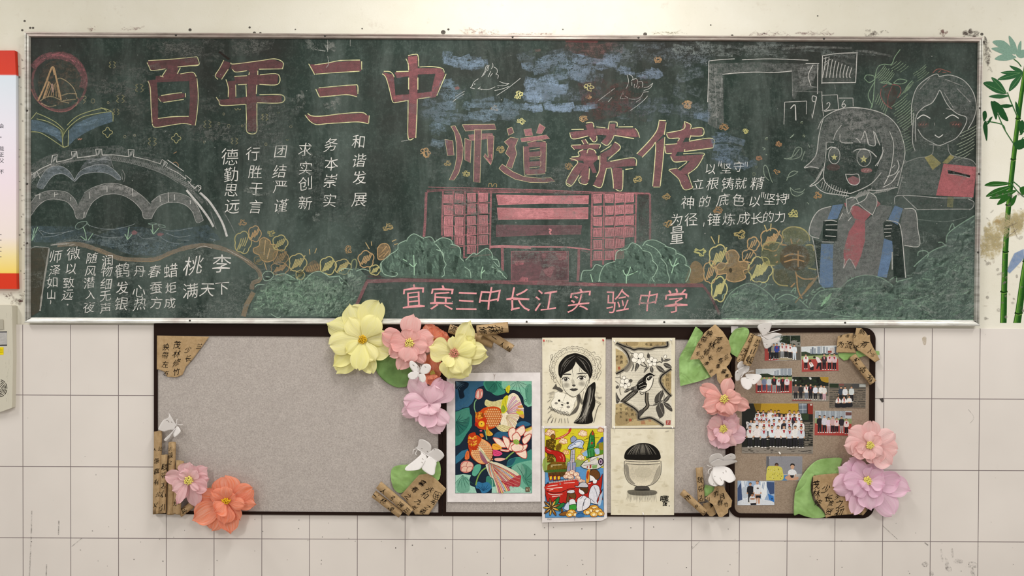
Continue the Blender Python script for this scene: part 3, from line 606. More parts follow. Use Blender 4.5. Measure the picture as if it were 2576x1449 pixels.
d.both('8f5560', 'b06a70', 6, '178,462 600,468 970,468 960,548 600,555 175,572', .55, .45); d.lines('f07880', 14, '665,500 685,510 672,530 685,550', .7)
d.lines('d9707a', 14, '120,662 250,655 500,665 800,668 950,680 1045,692; 120,672 250,668 500,678', .7).line('b25c66', 26, '232,662 236,780 235,890', .6).lines('b25c66', 24, '942,688 940,840 932,980', .6).line('9a545e', 12, '960,700 1030,715', .5)
d.both('8a525c', 'c05a66', 8, '318,706 846,706 846,982 316,982', .6, .7); d.fills('c85f6c', '720,720 830,710 835,780 760,790; 600,730 640,720 630,800 610,800; 610,880 700,840 720,860 680,950 640,930; 340,800 440,790 430,830 360,840; 390,970 420,940 470,950 470,985 400,990', .35)
d.fills('5a4248', '580,760 640,770 660,860 600,870; 360,740 560,720 550,780 380,780; 720,900 830,880 830,970 740,970', .4)
d.line('a3525e', 34, '-1021,985 -700,975 -300,978 0,985 500,1000 1000,1012 1500,1018 2090,1022', .55, jit=.12).line('5e4044', 22, '-1010,940 -700,945 -300,958', .5).line('a3525e', 30, '-1015,985 -1050,1060 -1090,1150 -1136,1245', .58, smooth=False).line('96505a', 24, '2085,1020 2140,1090 2180,1160 2225,1250 2240,1290', .45)
d.fills('d0606c', '390,985 400,955 430,942 470,955 470,990', .35); d.fills('c8646e', '930,1005 1000,990 1060,1000 1110,1020 1000,1030', .4)
d.build('chalk_school_building', CHALK, surf)

# clouds of blossom and hedges
def scallop(d, col, w, x, y, rx, ry, n=6, cov=.8, a0=0):
    p = []
    for i in range(n * 5 + 1):
        t = i / 5; a = a0 + 2 * math.pi * t / n; k = 0.86 + 0.16 * abs(math.sin(math.pi * t))
        p.append((x + rx * k * math.cos(a), y + ry * k * math.sin(a)))
    d.line(col, w, p, cov + .12, False)
    return p
def blossom(d, col, x, y, rx, ry, fill=0, h=6, w=9, rot=0.6):
    p = scallop(d, col, w, x, y, rx, ry, 5 if rx < 90 else 6, .8, rot)
    if fill: d.fill(col, p, fill)
    if h: d.hatch(col, w, x - rx * .6, y + ry * .25, x + rx * .6, y - ry * .25, h, rx * .5, -ry * 1.0, .9)
O2, O3 = 'c29648', 'a8844a'
d = chalk('D', 9, 1); d.lw = 1.0
blossom(d, 'b3a75a', 40, 625, 80, 105, 0, 4); blossom(d, O2, 150, 545, 60, 75, 0, 5, 8)
d.fill('a58a4a', '200,600 240,580 290,610 300,640 345,650 360,710 330,780 260,805 210,780 190,740 145,720 140,680 190,655', .55, True); d.line(O2, 9, '200,600 240,580 290,610 300,640 345,650 360,710 330,780 260,805 210,780 190,740 145,720 140,680 190,655', .8, True, True); d.lines('d8b060', 9, '250,600 235,740; 290,680 265,780; 240,810 260,880', .7)
blossom(d, 'b3a75a', 385, 630, 72, 75, 0, 5); blossom(d, '9a7c44', 388, 765, 74, 75, .12, 5, 8); blossom(d, O3, 380, 868, 85, 62, 0, 7, 8)
blossom(d, 'b9a95a', 548, 815, 84, 88, 0, 6); d.fill(O3, '610,880 650,820 700,790 740,820 770,850 750,890 680,905', .4, True); d.hatch(O2, 7, 630, 870, 750, 850, 7, 20, -60, .6)
blossom(d, 'c2b85e', 828, 840, 78, 85, 0, 6); blossom(d, 'b9a95a', 965, 850, 78, 72, 0, 6); d.line('9aa468', 10, '1040,880 1050,800 1080,780 1095,820 1080,880', .8); blossom(d, O2, 1180, 780, 75, 80, 0, 5, 9, .2)
d.fill(O3, '1285,680 1320,640 1375,640 1402,690 1390,750 1340,780 1290,775', .55, True); d.lines(O2, 9, '1285,680 1320,640 1375,640 1402,690 1390,750 1340,780 1290,775 1285,680; 1320,720 1370,660; 1300,760 1350,720; 1340,760 1390,700', .75)
blossom(d, 'c2b85e', 1262, 880, 52, 48, 0, 4); blossom(d, 'b9a95a', 570, 925, 42, 46, 0, 4, 7); blossom(d, '8a7a4a', 190, 790, 50, 40, 0, 5, 6)
d.lines('cfae5a', 8, '655,685 660,735; 722,680 705,725; 1175,625 1210,685; 1228,615 1232,655; 1420,615 1460,598; 1440,645 1475,635', .75)
d.lines('c2c486', 9, '2,690 20,640; 60,680 40,720', .6)
d.part('chalk_blossom_cloud', CHALK, surf)
d.use('H')
blossom(d, 'cdbf60', 318, 610, 75, 95, 0, 6); d.fill('b08a48', '370,590 400,558 440,560 468,600 465,640 520,640 545,690 500,710 515,760 470,785 420,790 375,770 375,730 310,735 295,690 330,650 385,655', .58, True); d.line('c89a50', 8, '370,590 400,558 440,560 468,600 465,640 520,640 545,690 500,710 515,760 470,785 420,790 375,770 375,730 310,735 295,690 330,650 385,655', .8, True, True); d.oval('3a3a30', 405, 705, 12, 18, .7)
d.fill('a8823e', '100,690 130,640 170,645 200,690 210,770 160,800 70,795', .6, True); blossom(d, O2, 255, 720, 52, 85, 0, 4, 8); blossom(d, O2, 572, 510, 45, 52, 0, 3, 9); blossom(d, O2, 540, 598, 52, 50, 0, 3, 8); blossom(d, O2, 705, 480, 82, 85, 0, 7, 9); blossom(d, 'cdc566', 625, 700, 90, 100, 0, 9, 8); blossom(d, 'cdc566', 320, 845, 60, 95, 0, 6, 9)
d.oval('8a8a4c', 885, 455, 100, 72, .5).oval('7d8048', 715, 585, 88, 88, .5).oval('8d8f58', 985, 600, 50, 90, .35).oval('6f6a3c', 880, 760, 160, 75, .35).oval('6a5430', 880, 610, 112, 100, .62).fill('6f6a3c', '720,700 800,690 860,800 760,830', .4)
d.lines('b9ad58', 9, '640,560 650,510 720,495 790,510; 635,600 660,660 730,670; 800,470 790,420 850,385 930,395 980,440 990,490; 725,690 720,760 760,810 830,820; 960,520 1010,520 1020,560; 980,690 1040,700', .75).lines('b98a3c', 10, '800,605 860,585 950,605; 800,645 880,625 950,640; 905,560 905,680; 820,520 780,515; 850,470 860,510; 895,500 915,475; 885,715 895,760 900,830 915,880 935,915; 895,740 950,770 1040,765; 880,800 850,830; 730,600 750,590; 740,650 755,640', .8)
d.hatch('b08a4a', 8, 930, 880, 1010, 800, 7, 90, -120, .6); d.hatch('a58a4a', 8, 450, 770, 560, 690, 7, 70, -70, .5)
d.lines('d9c060', 8, '260,455 290,510; 320,445 315,505; 655,370 675,420; 705,360 700,415', .75)
d.build('chalk_blossom_cloud', CHALK, surf)

d = chalk('D', 10, 3); d.lw = .95
BG, BO = '6f8c7c', 'a2c9ad'
d.fill(BG, '90,1310 120,1180 170,1060 260,1000 340,930 430,915 520,960 600,980 680,910 760,895 860,940 930,900 1020,870 1110,860 1180,930 1180,960 1075,1240 1060,1310', .52).fill('8fc09a', '250,1020 430,930 700,930 820,1000 900,1150 500,1200 300,1150', .22, True).fill('7fae8c', '100,1300 200,1050 600,1000 1000,1000 1060,1200 900,1310', .2)
d.lines(BO, 8, '340,930 430,915 520,960; 600,985 680,910 760,895 840,945; 840,945 940,935; 930,900 960,870 1020,870 1060,880; 1090,890 1150,870 1210,890; 220,930 250,895 300,895 325,930 290,970 240,975 220,930; 250,940 290,945; 150,1040 180,1015 240,1015; 930,940 1000,1000 1020,1030; 300,1285 360,1320 390,1310; 980,980 950,1000 930,960', .75)
d.smear('9abaa2', 12, '120,1290 170,1080 330,950 600,1000 860,960 1080,900 1150,960 1060,1290', 240, .42, -50, 50, 4).smear('2c463a', 16, '120,1290 170,1080 330,950 600,1000 860,960 1080,900 1150,960 1060,1290', 90, .3, -50, 60, 3)
for i in range(46): d.line('a8dcb0', 6, [(x := rr.uniform(140, 950), y := rr.uniform(960, 1290)), (x + rr.uniform(-14, 14), y + rr.uniform(-22, 22)), (x + rr.uniform(-26, 26), y + rr.uniform(-40, 40))], .4)
d.fills('24352c', '960,960 1010,970 1000,1020 970,1010; 880,1060 900,1070 890,1090; 640,1230 700,1240 660,1260; 450,970 560,980 500,1000; 230,950 290,950 270,970; 540,900 600,890 590,950 550,950', .5)
d.fill('5f8270', '1320,940 1320,820 1400,740 1470,650 1550,600 1620,545 1690,570 1740,575 1800,620 1880,580 1960,600 2050,690 2090,800 2140,900 2150,955 1800,960 1500,950', .55, True).fill('5f8270', '2100,790 2170,725 2220,720 2290,680 2350,740 2400,780 2420,850 2480,960 2100,960', .52, True)
d.smear('7fa890', 14, '1330,930 1330,830 1470,680 1620,580 1960,620 2080,820 2130,940', 110, .3, 80, 40, 5).smear('7fa890', 14, '2120,940 2130,790 2290,710 2400,800 2440,940', 40, .3, 80, 40, 4).smear('263a33', 18, '1330,930 1330,830 1470,680 1620,580 1960,620 2080,820 2130,940', 40, .28, 80, 40, 4)
d.lines(BO, 8, '1320,900 1315,820 1400,740; 1395,740 1470,690 1480,640 1550,605; 1555,615 1570,580 1620,545 1680,570 1715,590; 1720,580 1780,575 1815,620; 1810,625 1880,582 1960,600 1980,640; 1960,640 2030,660 2055,700 2050,760 2085,800; 1825,640 1870,700 1900,770; 1830,690 1890,720 1900,790 1920,830 1900,870 1905,920 1880,945; 2090,850 2140,890 2150,955; 1320,810 1325,870 1350,920 1440,940 1470,910 1400,890; 2100,790 2170,725 2200,740; 2200,740 2290,680 2340,720 2350,770; 2350,780 2400,790 2410,850 2360,800; 2340,850 2420,890 2450,930 2480,960; 2380,880 2440,910 2440,930', .75)
d.lines('a8e0b4', 9, '1620,740 1625,850 1625,930; 1580,820 1622,850 1645,815; 1520,780 1560,800; 2260,850 2245,910 2245,960; 2280,880 2250,910', .8); d.fills('26372e', '1400,890 1460,890 1440,930; 1740,800 1790,810 1790,920 1740,900; 1860,720 1900,860 1860,940 1850,800; 2360,830 2400,880 2370,930; 1520,800 1590,840 1540,860; 2140,760 2180,760 2150,800; 2000,740 2040,760 2000,930 1980,900', .4)
d.use('F')
d.fill('5f8270', '1120,990 1150,880 1200,820 1280,800 1290,720 1400,640 1500,650 1560,610 1650,610 1750,660 1840,690 1920,760 1970,860 1960,960 1900,1005', .56, True).fill('5f8270', '960,985 980,890 1060,870 1100,830 1160,840 1170,900 1120,990', .5, True)
d.smear('7fa890', 14, '1130,980 1210,830 1300,730 1400,660 1640,630 1830,710 1950,860 1930,990', 120, .28, 70, 50, 5).smear('263a33', 18, '1130,980 1210,830 1300,730 1400,660 1640,630 1830,710 1950,860 1930,990', 40, .26, 70, 50, 4)
d.lines(BO, 8, '1280,790 1290,720 1330,690; 1330,700 1390,680 1430,630 1490,650 1530,690; 1530,700 1600,720 1630,790; 1620,790 1670,850 1640,930 1620,950 1640,990; 1530,660 1570,610 1650,605 1750,655; 1560,640 1650,680 1700,740 1700,760; 1700,770 1750,830 1760,890 1780,960 1770,1000; 1740,660 1830,690 1840,740; 1840,720 1920,760 1935,830; 1920,830 1975,870 1950,960 1930,990; 1125,990 1145,900 1190,830 1280,800; 960,980 980,890 1060,880 1100,830 1160,850; 1130,950 1140,990', .75)
d.lines('a8e0b4', 9, '1420,850 1400,910 1385,930 1380,1005; 1350,880 1385,930 1485,890; 1850,770 1820,840 1800,910; 1780,780 1810,845 1865,815; 1050,920 1070,990', .8); d.fills('26372e', '1460,740 1500,750 1500,790 1465,780; 1760,720 1820,760 1790,800; 1420,910 1480,880 1460,910; 1700,740 1740,760 1720,780', .45)
d.build('chalk_hedge', CHALK, surf)

# the two figures, foliage, furniture
d = chalk('G', 11, 0)
d.fills('8c8f8c', '250,235 600,225 1060,240 1060,270 1000,400 1050,410 900,450 880,500 860,490 865,300 600,300 350,320 355,680 310,720 235,680 245,400', .32).fills('a3a6a2', '245,230 350,310 350,500 310,640 250,620; 900,270 1040,240 1020,390 920,400', .22)
d.lines(WH, 7, '245,215 340,205 435,200; 490,207 700,200 980,210; 245,215 240,400 236,520; 345,315 440,305 600,298 720,302 860,290; 1000,400 980,320 1015,245; 1050,240 1048,460; 1060,235 960,235', .75); d.lines('a0a39f', 8, '860,300 865,480; 960,400 1050,410; 880,440 1080,445; 255,240 240,680; 290,300 300,690; 340,320 330,500; 1175,390 1180,425', .45)
d.lines('9a9d98', 16, '500,105 800,120 1000,115; 1330,140 1490,155; 900,110 1300,120; 1380,140 1600,180', .3)
d.fill('8a8c88', '1080,175 1345,155 1330,375 1080,380', .14); d.lines(WH, 8, '1080,178 1200,160 1345,155; 1340,160 1330,375; 1085,180 1080,385; 1080,378 1330,375', .8)
for i in range(9): d.line('d4d2cc', 9, [(1110 + i * 24, 185 + i * 10), (1100 + i * 23, 260 + i * 8), (1085 + i * 26, 340)], .7)
d.lines('c4c4be', 7, '1090,200 1140,185; 1095,230 1150,200; 1095,260 1130,220; 1110,190 1100,280', .7)
d.lines('8fb58c', 8, '1660,130 1620,185 1595,240 1540,240 1500,255 1480,300 1468,400 1460,500 1450,560; 1395,345 1410,320 1460,325 1470,350 1430,375 1395,345; 1470,370 1440,420 1422,470 1440,520 1450,540 1440,570; 1510,375 1550,368 1600,388 1550,382 1510,375; 1610,380 1650,350 1710,362 1670,385 1610,380; 1750,360 1720,390 1700,420', .7)
d.hatch('8fae86', 8, 1500, 290, 1590, 350, 8, 70, -80, .6); d.hatch('8fae86', 7, 1600, 230, 1700, 280, 5, 60, -45, .5); d.hatch('8fae86', 8, 1650, 500, 1730, 700, 12, 100, -80, .6); d.hatch('8fae86', 8, 1680, 440, 1740, 400, 5, 60, -80, .5); d.hatch('8fae86', 8, 1800, 270, 1830, 340, 5, 80, -60, .5); d.hatch('a8b89a', 7, 2180, 700, 2120, 940, 9, 130, -70, .6); d.hatch('8fae86', 8, 1480, 480, 1560, 590, 7, 24, -60, .55); d.hatch('8fae86', 7, 1690, 720, 1720, 880, 8, 60, -30, .45)
d.lines('a04a44', 8, '1520,420 1515,470 1545,530 1600,570; 1600,400 1570,480 1570,560; 1600,390 1650,400 1665,440 1640,490; 1530,410 1560,390', .7).fill('6a3a34', '1540,420 1600,400 1650,430 1620,520 1590,560 1550,520', .25)
# woman
d.fill('8e928f', '1750,640 1760,480 1800,390 1870,330 1950,318 2060,330 2150,380 2210,480 2215,600 2180,700 2150,630 2080,600 2010,530 1955,435 1920,500 1850,550 1790,600 1780,700 1770,810 1745,700', .24)
d.lines('cfcfc9', 8, '1745,690 1745,540 1780,420 1850,350 1925,312 1948,332; 1948,332 2030,320 2130,360 2200,450 2222,560 2200,650 2160,720; 1950,430 1900,520 1830,560 1780,620 1772,720 1776,812; 1955,432 2010,540 2080,605 2148,632 2140,690 2080,780 2010,818; 1790,720 1830,780 1900,822 1950,840 2010,818; 1760,600 1750,800 1770,880', .75)
d.lines('e8e6e0', 9, '1785,645 1830,615 1882,640; 1995,642 2045,615 2092,640; 1915,762 1945,780 1976,760', .9); d.lines('c8c6c0', 6, '1800,585 1850,575; 2000,568 2060,578; 1912,670 1916,695; 1880,340 1800,430; 1990,350 2120,400; 1985,450 2050,560; 2080,420 2180,520', .5)
d.oval('7a4a42', 1830, 685, 42, 26, .24).oval('7a4a42', 2070, 685, 48, 26, .24); d.lines('c06a5a', 5, '1805,690 1815,680; 1825,692 1835,680; 1845,690 1855,680; 2045,690 2055,680; 2065,692 2078,680; 2085,690 2095,680', .7); d.lines('a8503e', 8, '1900,305 1925,280 1955,275 1990,285 2035,300; 1940,300 1960,285; 2000,300 1970,300', .7)
d.fill('848a86', '1690,960 1840,930 1900,1020 1960,975 1950,1100 1930,1210 1640,1200 1650,1050', .34).fill('848a86', '2030,920 2180,940 2220,1000 1980,980', .3).lines('b8bab4', 7, '1905,840 1900,895 1870,920 1780,935 1700,965; 2012,830 2022,890 2060,920 2180,945 2220,985; 1650,1040 1700,950; 1680,1060 1640,1200; 1660,1080 1690,1080; 1675,1110 1700,1115; 1870,830 1960,845', .6)
d.fills('b3a84e', '1840,930 1890,905 1962,972 1900,1022; 1970,970 2030,908 2062,925 2010,975', .6)
d.fill('c23f4c', '1980,975 2225,1000 2200,1225 1925,1210 1950,1100', .75).fill('e25562', '1990,985 2220,1005 2215,1060 1985,1030', .3).fill('1f2a28', '2010,1020 2180,1062 2172,1080 2015,1048', .95).lines('d0cdc6', 5, '2015,1050 2100,1060 2175,1080', .7)
d.fill('707672', '1650,1215 1950,1225 2190,1225 2205,1270 2180,1310 1780,1310 1620,1270', .24).lines('b9bab5', 8, '1620,1275 1620,1225 1660,1210 1800,1215 1950,1228 2190,1228; 2160,1235 2205,1260 2195,1300 2170,1318; 1680,1215 1780,1310; 1780,1315 2000,1312 2180,1312', .65).fill('8a8a58', '2010,1220 2055,1225 2050,1300 2005,1295', .55)
d.use('H').fills('5a6f66', '1780,260 2220,260 2215,300 2080,380 2010,450 1840,500 1800,430', .3); d.lines('8a9a92', 7, '1790,330 2000,345 2150,310; 1830,420 1830,500 1790,500; 1820,540 1830,600', .45)
d.build('chalk_woman_with_book', CHALK, surf)
# girl
d = chalk('G', 12, 1)
d.fill('1e2a26', '1110,640 1190,580 1300,560 1440,570 1560,620 1640,700 1680,800 1690,900 1650,1120 1600,1160 1440,1180 1290,1210 1100,1180 1050,1120 950,1005 1040,900', .4)
d.fill('9b9d9a', '1110,640 1060,760 1040,900 1000,960 950,1005 1060,1010 1095,960 1110,820 1170,800 1230,820 1320,820 1400,830 1470,835 1520,820 1530,880 1500,1000 1440,1140 1500,1170 1600,1160 1650,1120 1690,900 1680,800 1640,700 1560,620 1440,570 1300,560 1190,580', .33)
d.fill('a8aaa6', '1180,620 1400,590 1560,700 1500,800 1230,800', .16, True)
d.lines('d9d7d1', 8, '1090,640 1060,760 1040,900 1000,960 950,1005 1000,998 1060,1010; 1050,720 1090,640 1190,580 1300,560 1440,575 1560,620 1640,700 1680,800 1695,900 1670,1020 1640,1140; 1110,820 1130,815 1170,818; 1165,800 1185,745 1225,690; 1215,755 1222,815 1310,822; 1330,788 1345,795 1365,822; 1370,800 1385,770 1400,735 1425,832; 1425,835 1475,838 1462,735; 1470,740 1510,840; 1580,735 1610,820 1605,930 1580,1050 1540,1130; 1530,850 1525,920 1475,992; 1540,870 1510,940 1490,992; 1112,820 1110,900 1098,1000 1092,1070 1112,1120 1180,1170 1290,1196; 1290,1196 1380,1160 1455,1115 1520,1040; 1100,990 1050,1090 990,1142 1040,1125 1090,1080; 1030,1132 1060,1165 1110,1192 1180,1202 1280,1215; 1640,950 1650,1000 1620,1050 1560,1070; 1600,1005 1620,985; 1420,1170 1500,1172 1560,1165 1640,1150; 1530,1150 1600,1110 1650,1030', .8, jit=.2)
d.hatch('c9c8c2', 6, 1070, 1130, 1270, 1205, 12, 16, -50, .7); d.hatch('c4c4be', 6, 1040, 1090, 1090, 1000, 7, 30, -40, .5); d.hatch('c9c8c2', 6, 1320, 1220, 1430, 1180, 8, 60, -60, .6); d.hatch('c9c8c2', 6, 1460, 1190, 1600, 1160, 8, 50, -30, .5)
for k in range(24): d.line('b4b5b0', 5, [(x := rr.uniform(1140, 1640), y := rr.uniform(640, 760)), (x + (x - 1360) * .08, y + 60), (x + (x - 1360) * .2, y + 130)], .28)
d.oval('8f918e', 1172, 895, 38, 36, .5).oval('8f918e', 1390, 905, 46, 36, .5); d.oval(WH, 1172, 915, 42, 62, .75, 0, 7).oval(WH, 1392, 930, 52, 66, .7, 0, 6); d.lines('e4e2dc', 9, '1120,872 1150,852 1205,872; 1310,888 1350,868 1430,878 1485,925', .85)
def star(d, c, x, y, r): d.fill(c, [(x + (r if i % 2 == 0 else r * .42) * math.sin(i * math.pi / 5), y - (r if i % 2 == 0 else r * .42) * math.cos(i * math.pi / 5)) for i in range(10)], .9)
star(d, 'd8cf6a', 1172, 928, 25); star(d, 'd8cf6a', 1390, 942, 30)
d.oval('6f4a48', 1165, 1002, 50, 26, .5).oval('b0605f', 1410, 1025, 42, 18, .7); d.lines('d8b8b4', 5, '1395,1030 1405,1018; 1415,1032 1428,1018', .7)
d.fill('a85a62', '1270,1085 1310,1065 1355,1085 1358,1112 1332,1132 1290,1125', .7).lines(WH, 7, '1255,1052 1300,1056 1345,1052 1358,1080 1358,1110 1335,1132 1295,1128 1270,1100 1255,1052', .8)
d.fill('8f918e', '1260,1240 1300,1215 1340,1260 1290,1340 1265,1310', .5).fill('8f918e', '1420,1190 1480,1220 1480,1280 1450,1350 1360,1270 1400,1240', .5)
d.use('H')
d.fill('8d8f8d', '1240,230 1200,330 1190,470 1165,520 1160,680 1165,830 1240,840 1280,760 1400,740 1490,750 1520,600 1540,470 1530,360 1580,300 1600,230 1500,220 1460,300 1400,340 1300,300', .50).fills('8d8f8d', '1150,230 1060,260 1000,340 985,430 1060,470 1090,370 1130,320; 1680,250 1770,260 1790,400 1800,520 1690,530 1660,380', .50)
d.fills('1f2f2b', '1090,340 1195,335 1195,490 1085,500; 1540,350 1640,350 1670,420 1690,760 1610,760 1610,520 1540,460; 1010,470 1080,500 1070,700 1050,800', .6)
d.fills('4f80b4', '1160,225 1240,215 1195,325 1120,330; 1075,510 1165,510 1160,680 1165,830 1090,835 1060,800; 1620,225 1680,250 1640,370 1570,330; 1540,470 1600,490 1605,560 1560,760 1490,750 1520,600', .72)
d.fills('b23f4c', '1310,225 1345,230 1445,290 1400,340 1320,322 1290,270; 1330,330 1400,335 1400,480 1370,600 1330,690 1280,620 1245,690 1240,560 1280,420 1320,360; 1490,190 1515,215 1485,240; 1245,205 1262,210 1255,240', .76)
d.lines('d9d7d1', 8, '1260,180 1265,250 1280,285 1300,240; 1260,180 1320,165 1350,205 1340,212; 1345,212 1400,180 1430,132 1480,165 1485,220 1455,295; 1300,235 1345,212 1400,255 1460,300; 1150,232 1060,262 1005,340 988,440 1060,470; 1690,250 1770,262 1790,400 1800,525 1690,520; 1555,335 1640,352 1665,400 1680,520 1700,760; 1550,375 1600,372; 1540,400 1598,398; 1540,425 1590,425; 1550,455 1590,450; 1100,340 1150,335 1192,345; 1108,370 1195,368; 1108,405 1195,408; 1105,450 1185,455; 1080,495 1170,497; 1010,462 1030,560 1048,700 1062,800; 1235,280 1210,330; 1300,310 1275,340; 1600,570 1600,700', .75)
d.hatch('a9aba8', 6, 1230, 300, 1300, 280, 5, 30, -60, .5); d.hatch('a9aba8', 6, 1430, 350, 1530, 280, 7, 50, -90, .4)
d.fill('8a8d8b', '1240,750 1275,640 1290,620 1310,680 1320,760', .5).lines('cfcdc8', 7, '1240,690 1285,620 1330,695; 1240,690 1250,620', .7)
d.use('G').lines('9fb59c', 7, '800,935 860,942 920,922 932,870 912,852 885,865 865,910 850,940; 820,940 870,920 915,865; 650,1000 660,985 680,1010 700,1080 715,1115; 650,1000 655,1060 690,1100; 820,1100 840,1050 870,1030 905,1035; 820,1080 870,1060 900,1038; 845,1150 880,1180 930,1185 955,1160; 845,1150 860,1200 900,1215 945,1190; 880,1165 920,1160; 955,880 930,950; 845,785 875,755; 855,780 870,765; 660,790 680,780; 640,855 660,865 645,875; 925,670 938,660; 945,765 955,780; 980,830 990,855; 970,1260 985,1275; 665,905 675,910', .65)
d.build('chalk_schoolgirl', CHALK, surf)

# hedge, right
d = chalk('H', 13, 2); d.lw = .95
d.fill('6b867c', '330,1070 340,990 400,880 500,815 580,810 680,870 740,920 820,880 900,910 980,980 1040,880 1100,850 1230,840 1280,780 1400,740 1520,760 1610,820 1640,790 1750,760 1800,640 1900,560 2000,510 2010,450 2080,380 2215,300 2215,1075', .50)
d.fill('7fab90', '400,900 560,830 680,900 700,1040 380,1050', .2, True).fill('78a488', '1040,900 1400,780 1700,820 2100,560 2200,1000 1200,1060', .16, True).fill('8fc39a', '1070,900 1140,880 1150,960 1080,960', .3, True)
d.fills('2a3f36', '740,930 820,950 960,1000 780,1010; 1500,800 1600,830 1620,880 1540,870; 1180,900 1260,800 1240,1000 1180,1000; 1640,900 1820,880 1760,920 1650,930', .35)
d.lines('8fb89c', 8, '340,990 400,880 500,812 580,808 680,870 735,930; 745,920 820,882 900,912 980,982; 985,960 1040,880 1100,850 1230,838; 1200,860 1280,780 1400,740 1520,762 1610,822; 1630,790 1750,760; 1760,680 1800,640 1900,560 2000,520; 2000,500 2010,440 2080,380 2210,300; 1790,600 1795,570 1840,560 1870,580 1860,610; 1940,500 1970,500 2000,530; 2020,410 2045,360 2060,390; 1270,790 1265,750 1290,745 1305,770; 1580,780 1630,750 1630,790; 620,820 650,790 670,815 650,835; 730,915 740,885 765,880; 850,870 885,830 880,880; 345,920 350,885 380,880; 940,940 970,920 965,950; 1040,850 1080,830 1100,845; 490,900 470,920 490,940; 560,960 590,950 600,980; 1650,915 1750,925 1870,890; 780,1010 1000,1000 1300,1050 1700,1060', .65)
hp = '350,1060 360,960 500,840 680,890 740,940 980,990 1100,870 1280,800 1500,770 1650,810 1770,700 1900,580 2020,500 2100,400 2200,330 2200,1060'
d.smear('8fae9c', 15, hp, 260, .3, -35, 45, 5).smear('304a3f', 18, hp, 130, .3, -35, 45, 4).smear('9aa69f', 14, hp, 90, .26, 0, 60, 5)
for i in range(170):
    x, y = rr.uniform(380, 2200), rr.uniform(830, 1060)
    if x > 1750 and rr.random() < .6: y = rr.uniform(620, 1060)
    d.line(rr.choice(['8dbb9a', '9cc9a6', '7ba488', '55796a']), rr.uniform(5, 12), [(x, y), (x + rr.uniform(10, 40), y - rr.uniform(-8, 26)), (x + rr.uniform(40, 110), y - rr.uniform(-20, 60))], .22)
d.hatch('9adba2', 8, 1080, 950, 1140, 900, 6, 30, -60, .5); d.line('a9d8b0', 8, '340,1062 800,1068 1300,1065 1700,1072 2200,1070', .4, jit=.5)
d.build('chalk_hedge', CHALK, surf)

# birds
d = chalk('E', 14, 1)
d.lines('cfcfca', 6, '320,430 340,390 380,360; 305,445 345,452; 330,420 305,445; 375,455 400,435; 380,452 440,460 490,455 535,435; 410,345 440,290 450,250 470,240 440,310 425,330; 465,290 480,235; 470,345 495,290; 500,270 515,240 510,215; 490,340 510,310; 520,250 550,270 555,300 540,320; 545,320 565,330 558,360; 575,385 610,400 665,405; 555,425 620,425 665,405; 550,515 650,450 740,380 770,355; 530,470 600,455 660,432; 135,580 200,530 250,500; 150,540 210,500 255,475', .85)
d.oval('cfcfca', 346, 410, 6, 6, .8).part('chalk_bird', CHALK, surf)
d.lines('cfcfca', 6, '1745,455 1770,390 1755,325; 1770,318 1800,335 1810,360 1795,380; 1810,370 1840,360 1855,390 1840,440; 1860,390 1890,385 1900,410 1895,440; 1800,390 1800,425; 1825,410 1820,440; 1870,430 1855,450; 1910,440 1950,435 1995,400; 1995,400 1970,445 1910,470; 1905,485 1955,480; 1690,545 1720,480; 1690,545 1760,540 1735,520; 1770,545 1830,550 1880,530 1905,490; 1470,580 1560,510 1640,450; 1580,575 1615,535; 1840,575 1885,545; 1785,655 1850,610 1910,560 1945,520', .85)
d.oval('cfcfca', 1722, 502, 6, 6, .8).part('chalk_bird', CHALK, surf)
# small floating petals
def petal_mark(d, x, y, s, c, full=1):
    for k in range(3 if full else 2):
        a = d.r.uniform(0, 6.3); p = []
        for i in range(9):
            t = a + i * 0.75; q = s * (0.32 + 0.20 * math.sin(i * 1.9 + a)); p.append((x + q * math.cos(t) + d.r.uniform(-.06, .06) * s, y + q * .85 * math.sin(t)))
        d.line(c, max(5, s * .09), p, .85)
    d.part('chalk_petal', CHALK, surf)
def eps_mark(d, x, y, s, c, cov=.6):
    w = max(5, s * .11)
    d.line(c, w, [(x - s * .18, y - s * .4), (x - s * .42, y - s * .28), (x - s * .22, y - s * .04), (x - s * .45, y + s * .2), (x - s * .2, y + s * .42)], cov)
    d.line(c, w, [(x + s * .1, y - s * .42), (x + s * .4, y - s * .25), (x + s * .18, y), (x + s * .42, y + s * .22), (x + s * .12, y + s * .45)], cov)
    d.part('chalk_petal', CHALK, surf)
d.use('A')
for (x, y, s) in ((1040, 305, 70), (1290, 520, 85), (1115, 620, 85), (1075, 740, 65), (1410, 1015, 85), (1920, 855, 80), (2170, 1010, 70), (2450, 790, 70)): eps_mark(d, x, y, s, 'a69f62')
for (x, y, s) in ((995, 930, 90), (1630, 985, 85)):
    d.line('c6bf72', 8, [(x + s * (.42 + .10 * math.cos(4 * a)) * math.cos(a), y + s * (.42 + .10 * math.cos(4 * a)) * math.sin(a)) for a in [i * math.pi / 12 for i in range(24)]], .75, True, True)
d.lines('c08a4a', 8, '1600,1215 1625,1205 1650,1230 1645,1250; 1605,1125 1635,1110', .7).lines('a69f62', 6, '2170,705 2185,725 2200,708 2215,722 2228,712', .7)
for (x, y, s) in ((1155, 970, 11), (1245, 958, 10), (1000, 655, 9), (2070, 760, 9), (2025, 850, 10), (2115, 870, 13), (2240, 870, 9), (2460, 1040, 11), (1890, 1020, 9)): d.oval('a69f78', x, y, s, s * 1.1, .7, 0, 5)
d.part('chalk_petal', CHALK, surf); d.use('C'); eps_mark(d, 62, 712, 62, 'a69f62'); d.lines('a69f62', 6, '180,670 180,680; 192,668 192,680; 255,920 265,930 280,925; 60,970 70,978 80,968', .6); d.oval('a69f78', 300, 805, 12, 9, .6, 0, 5)
d.use('E')
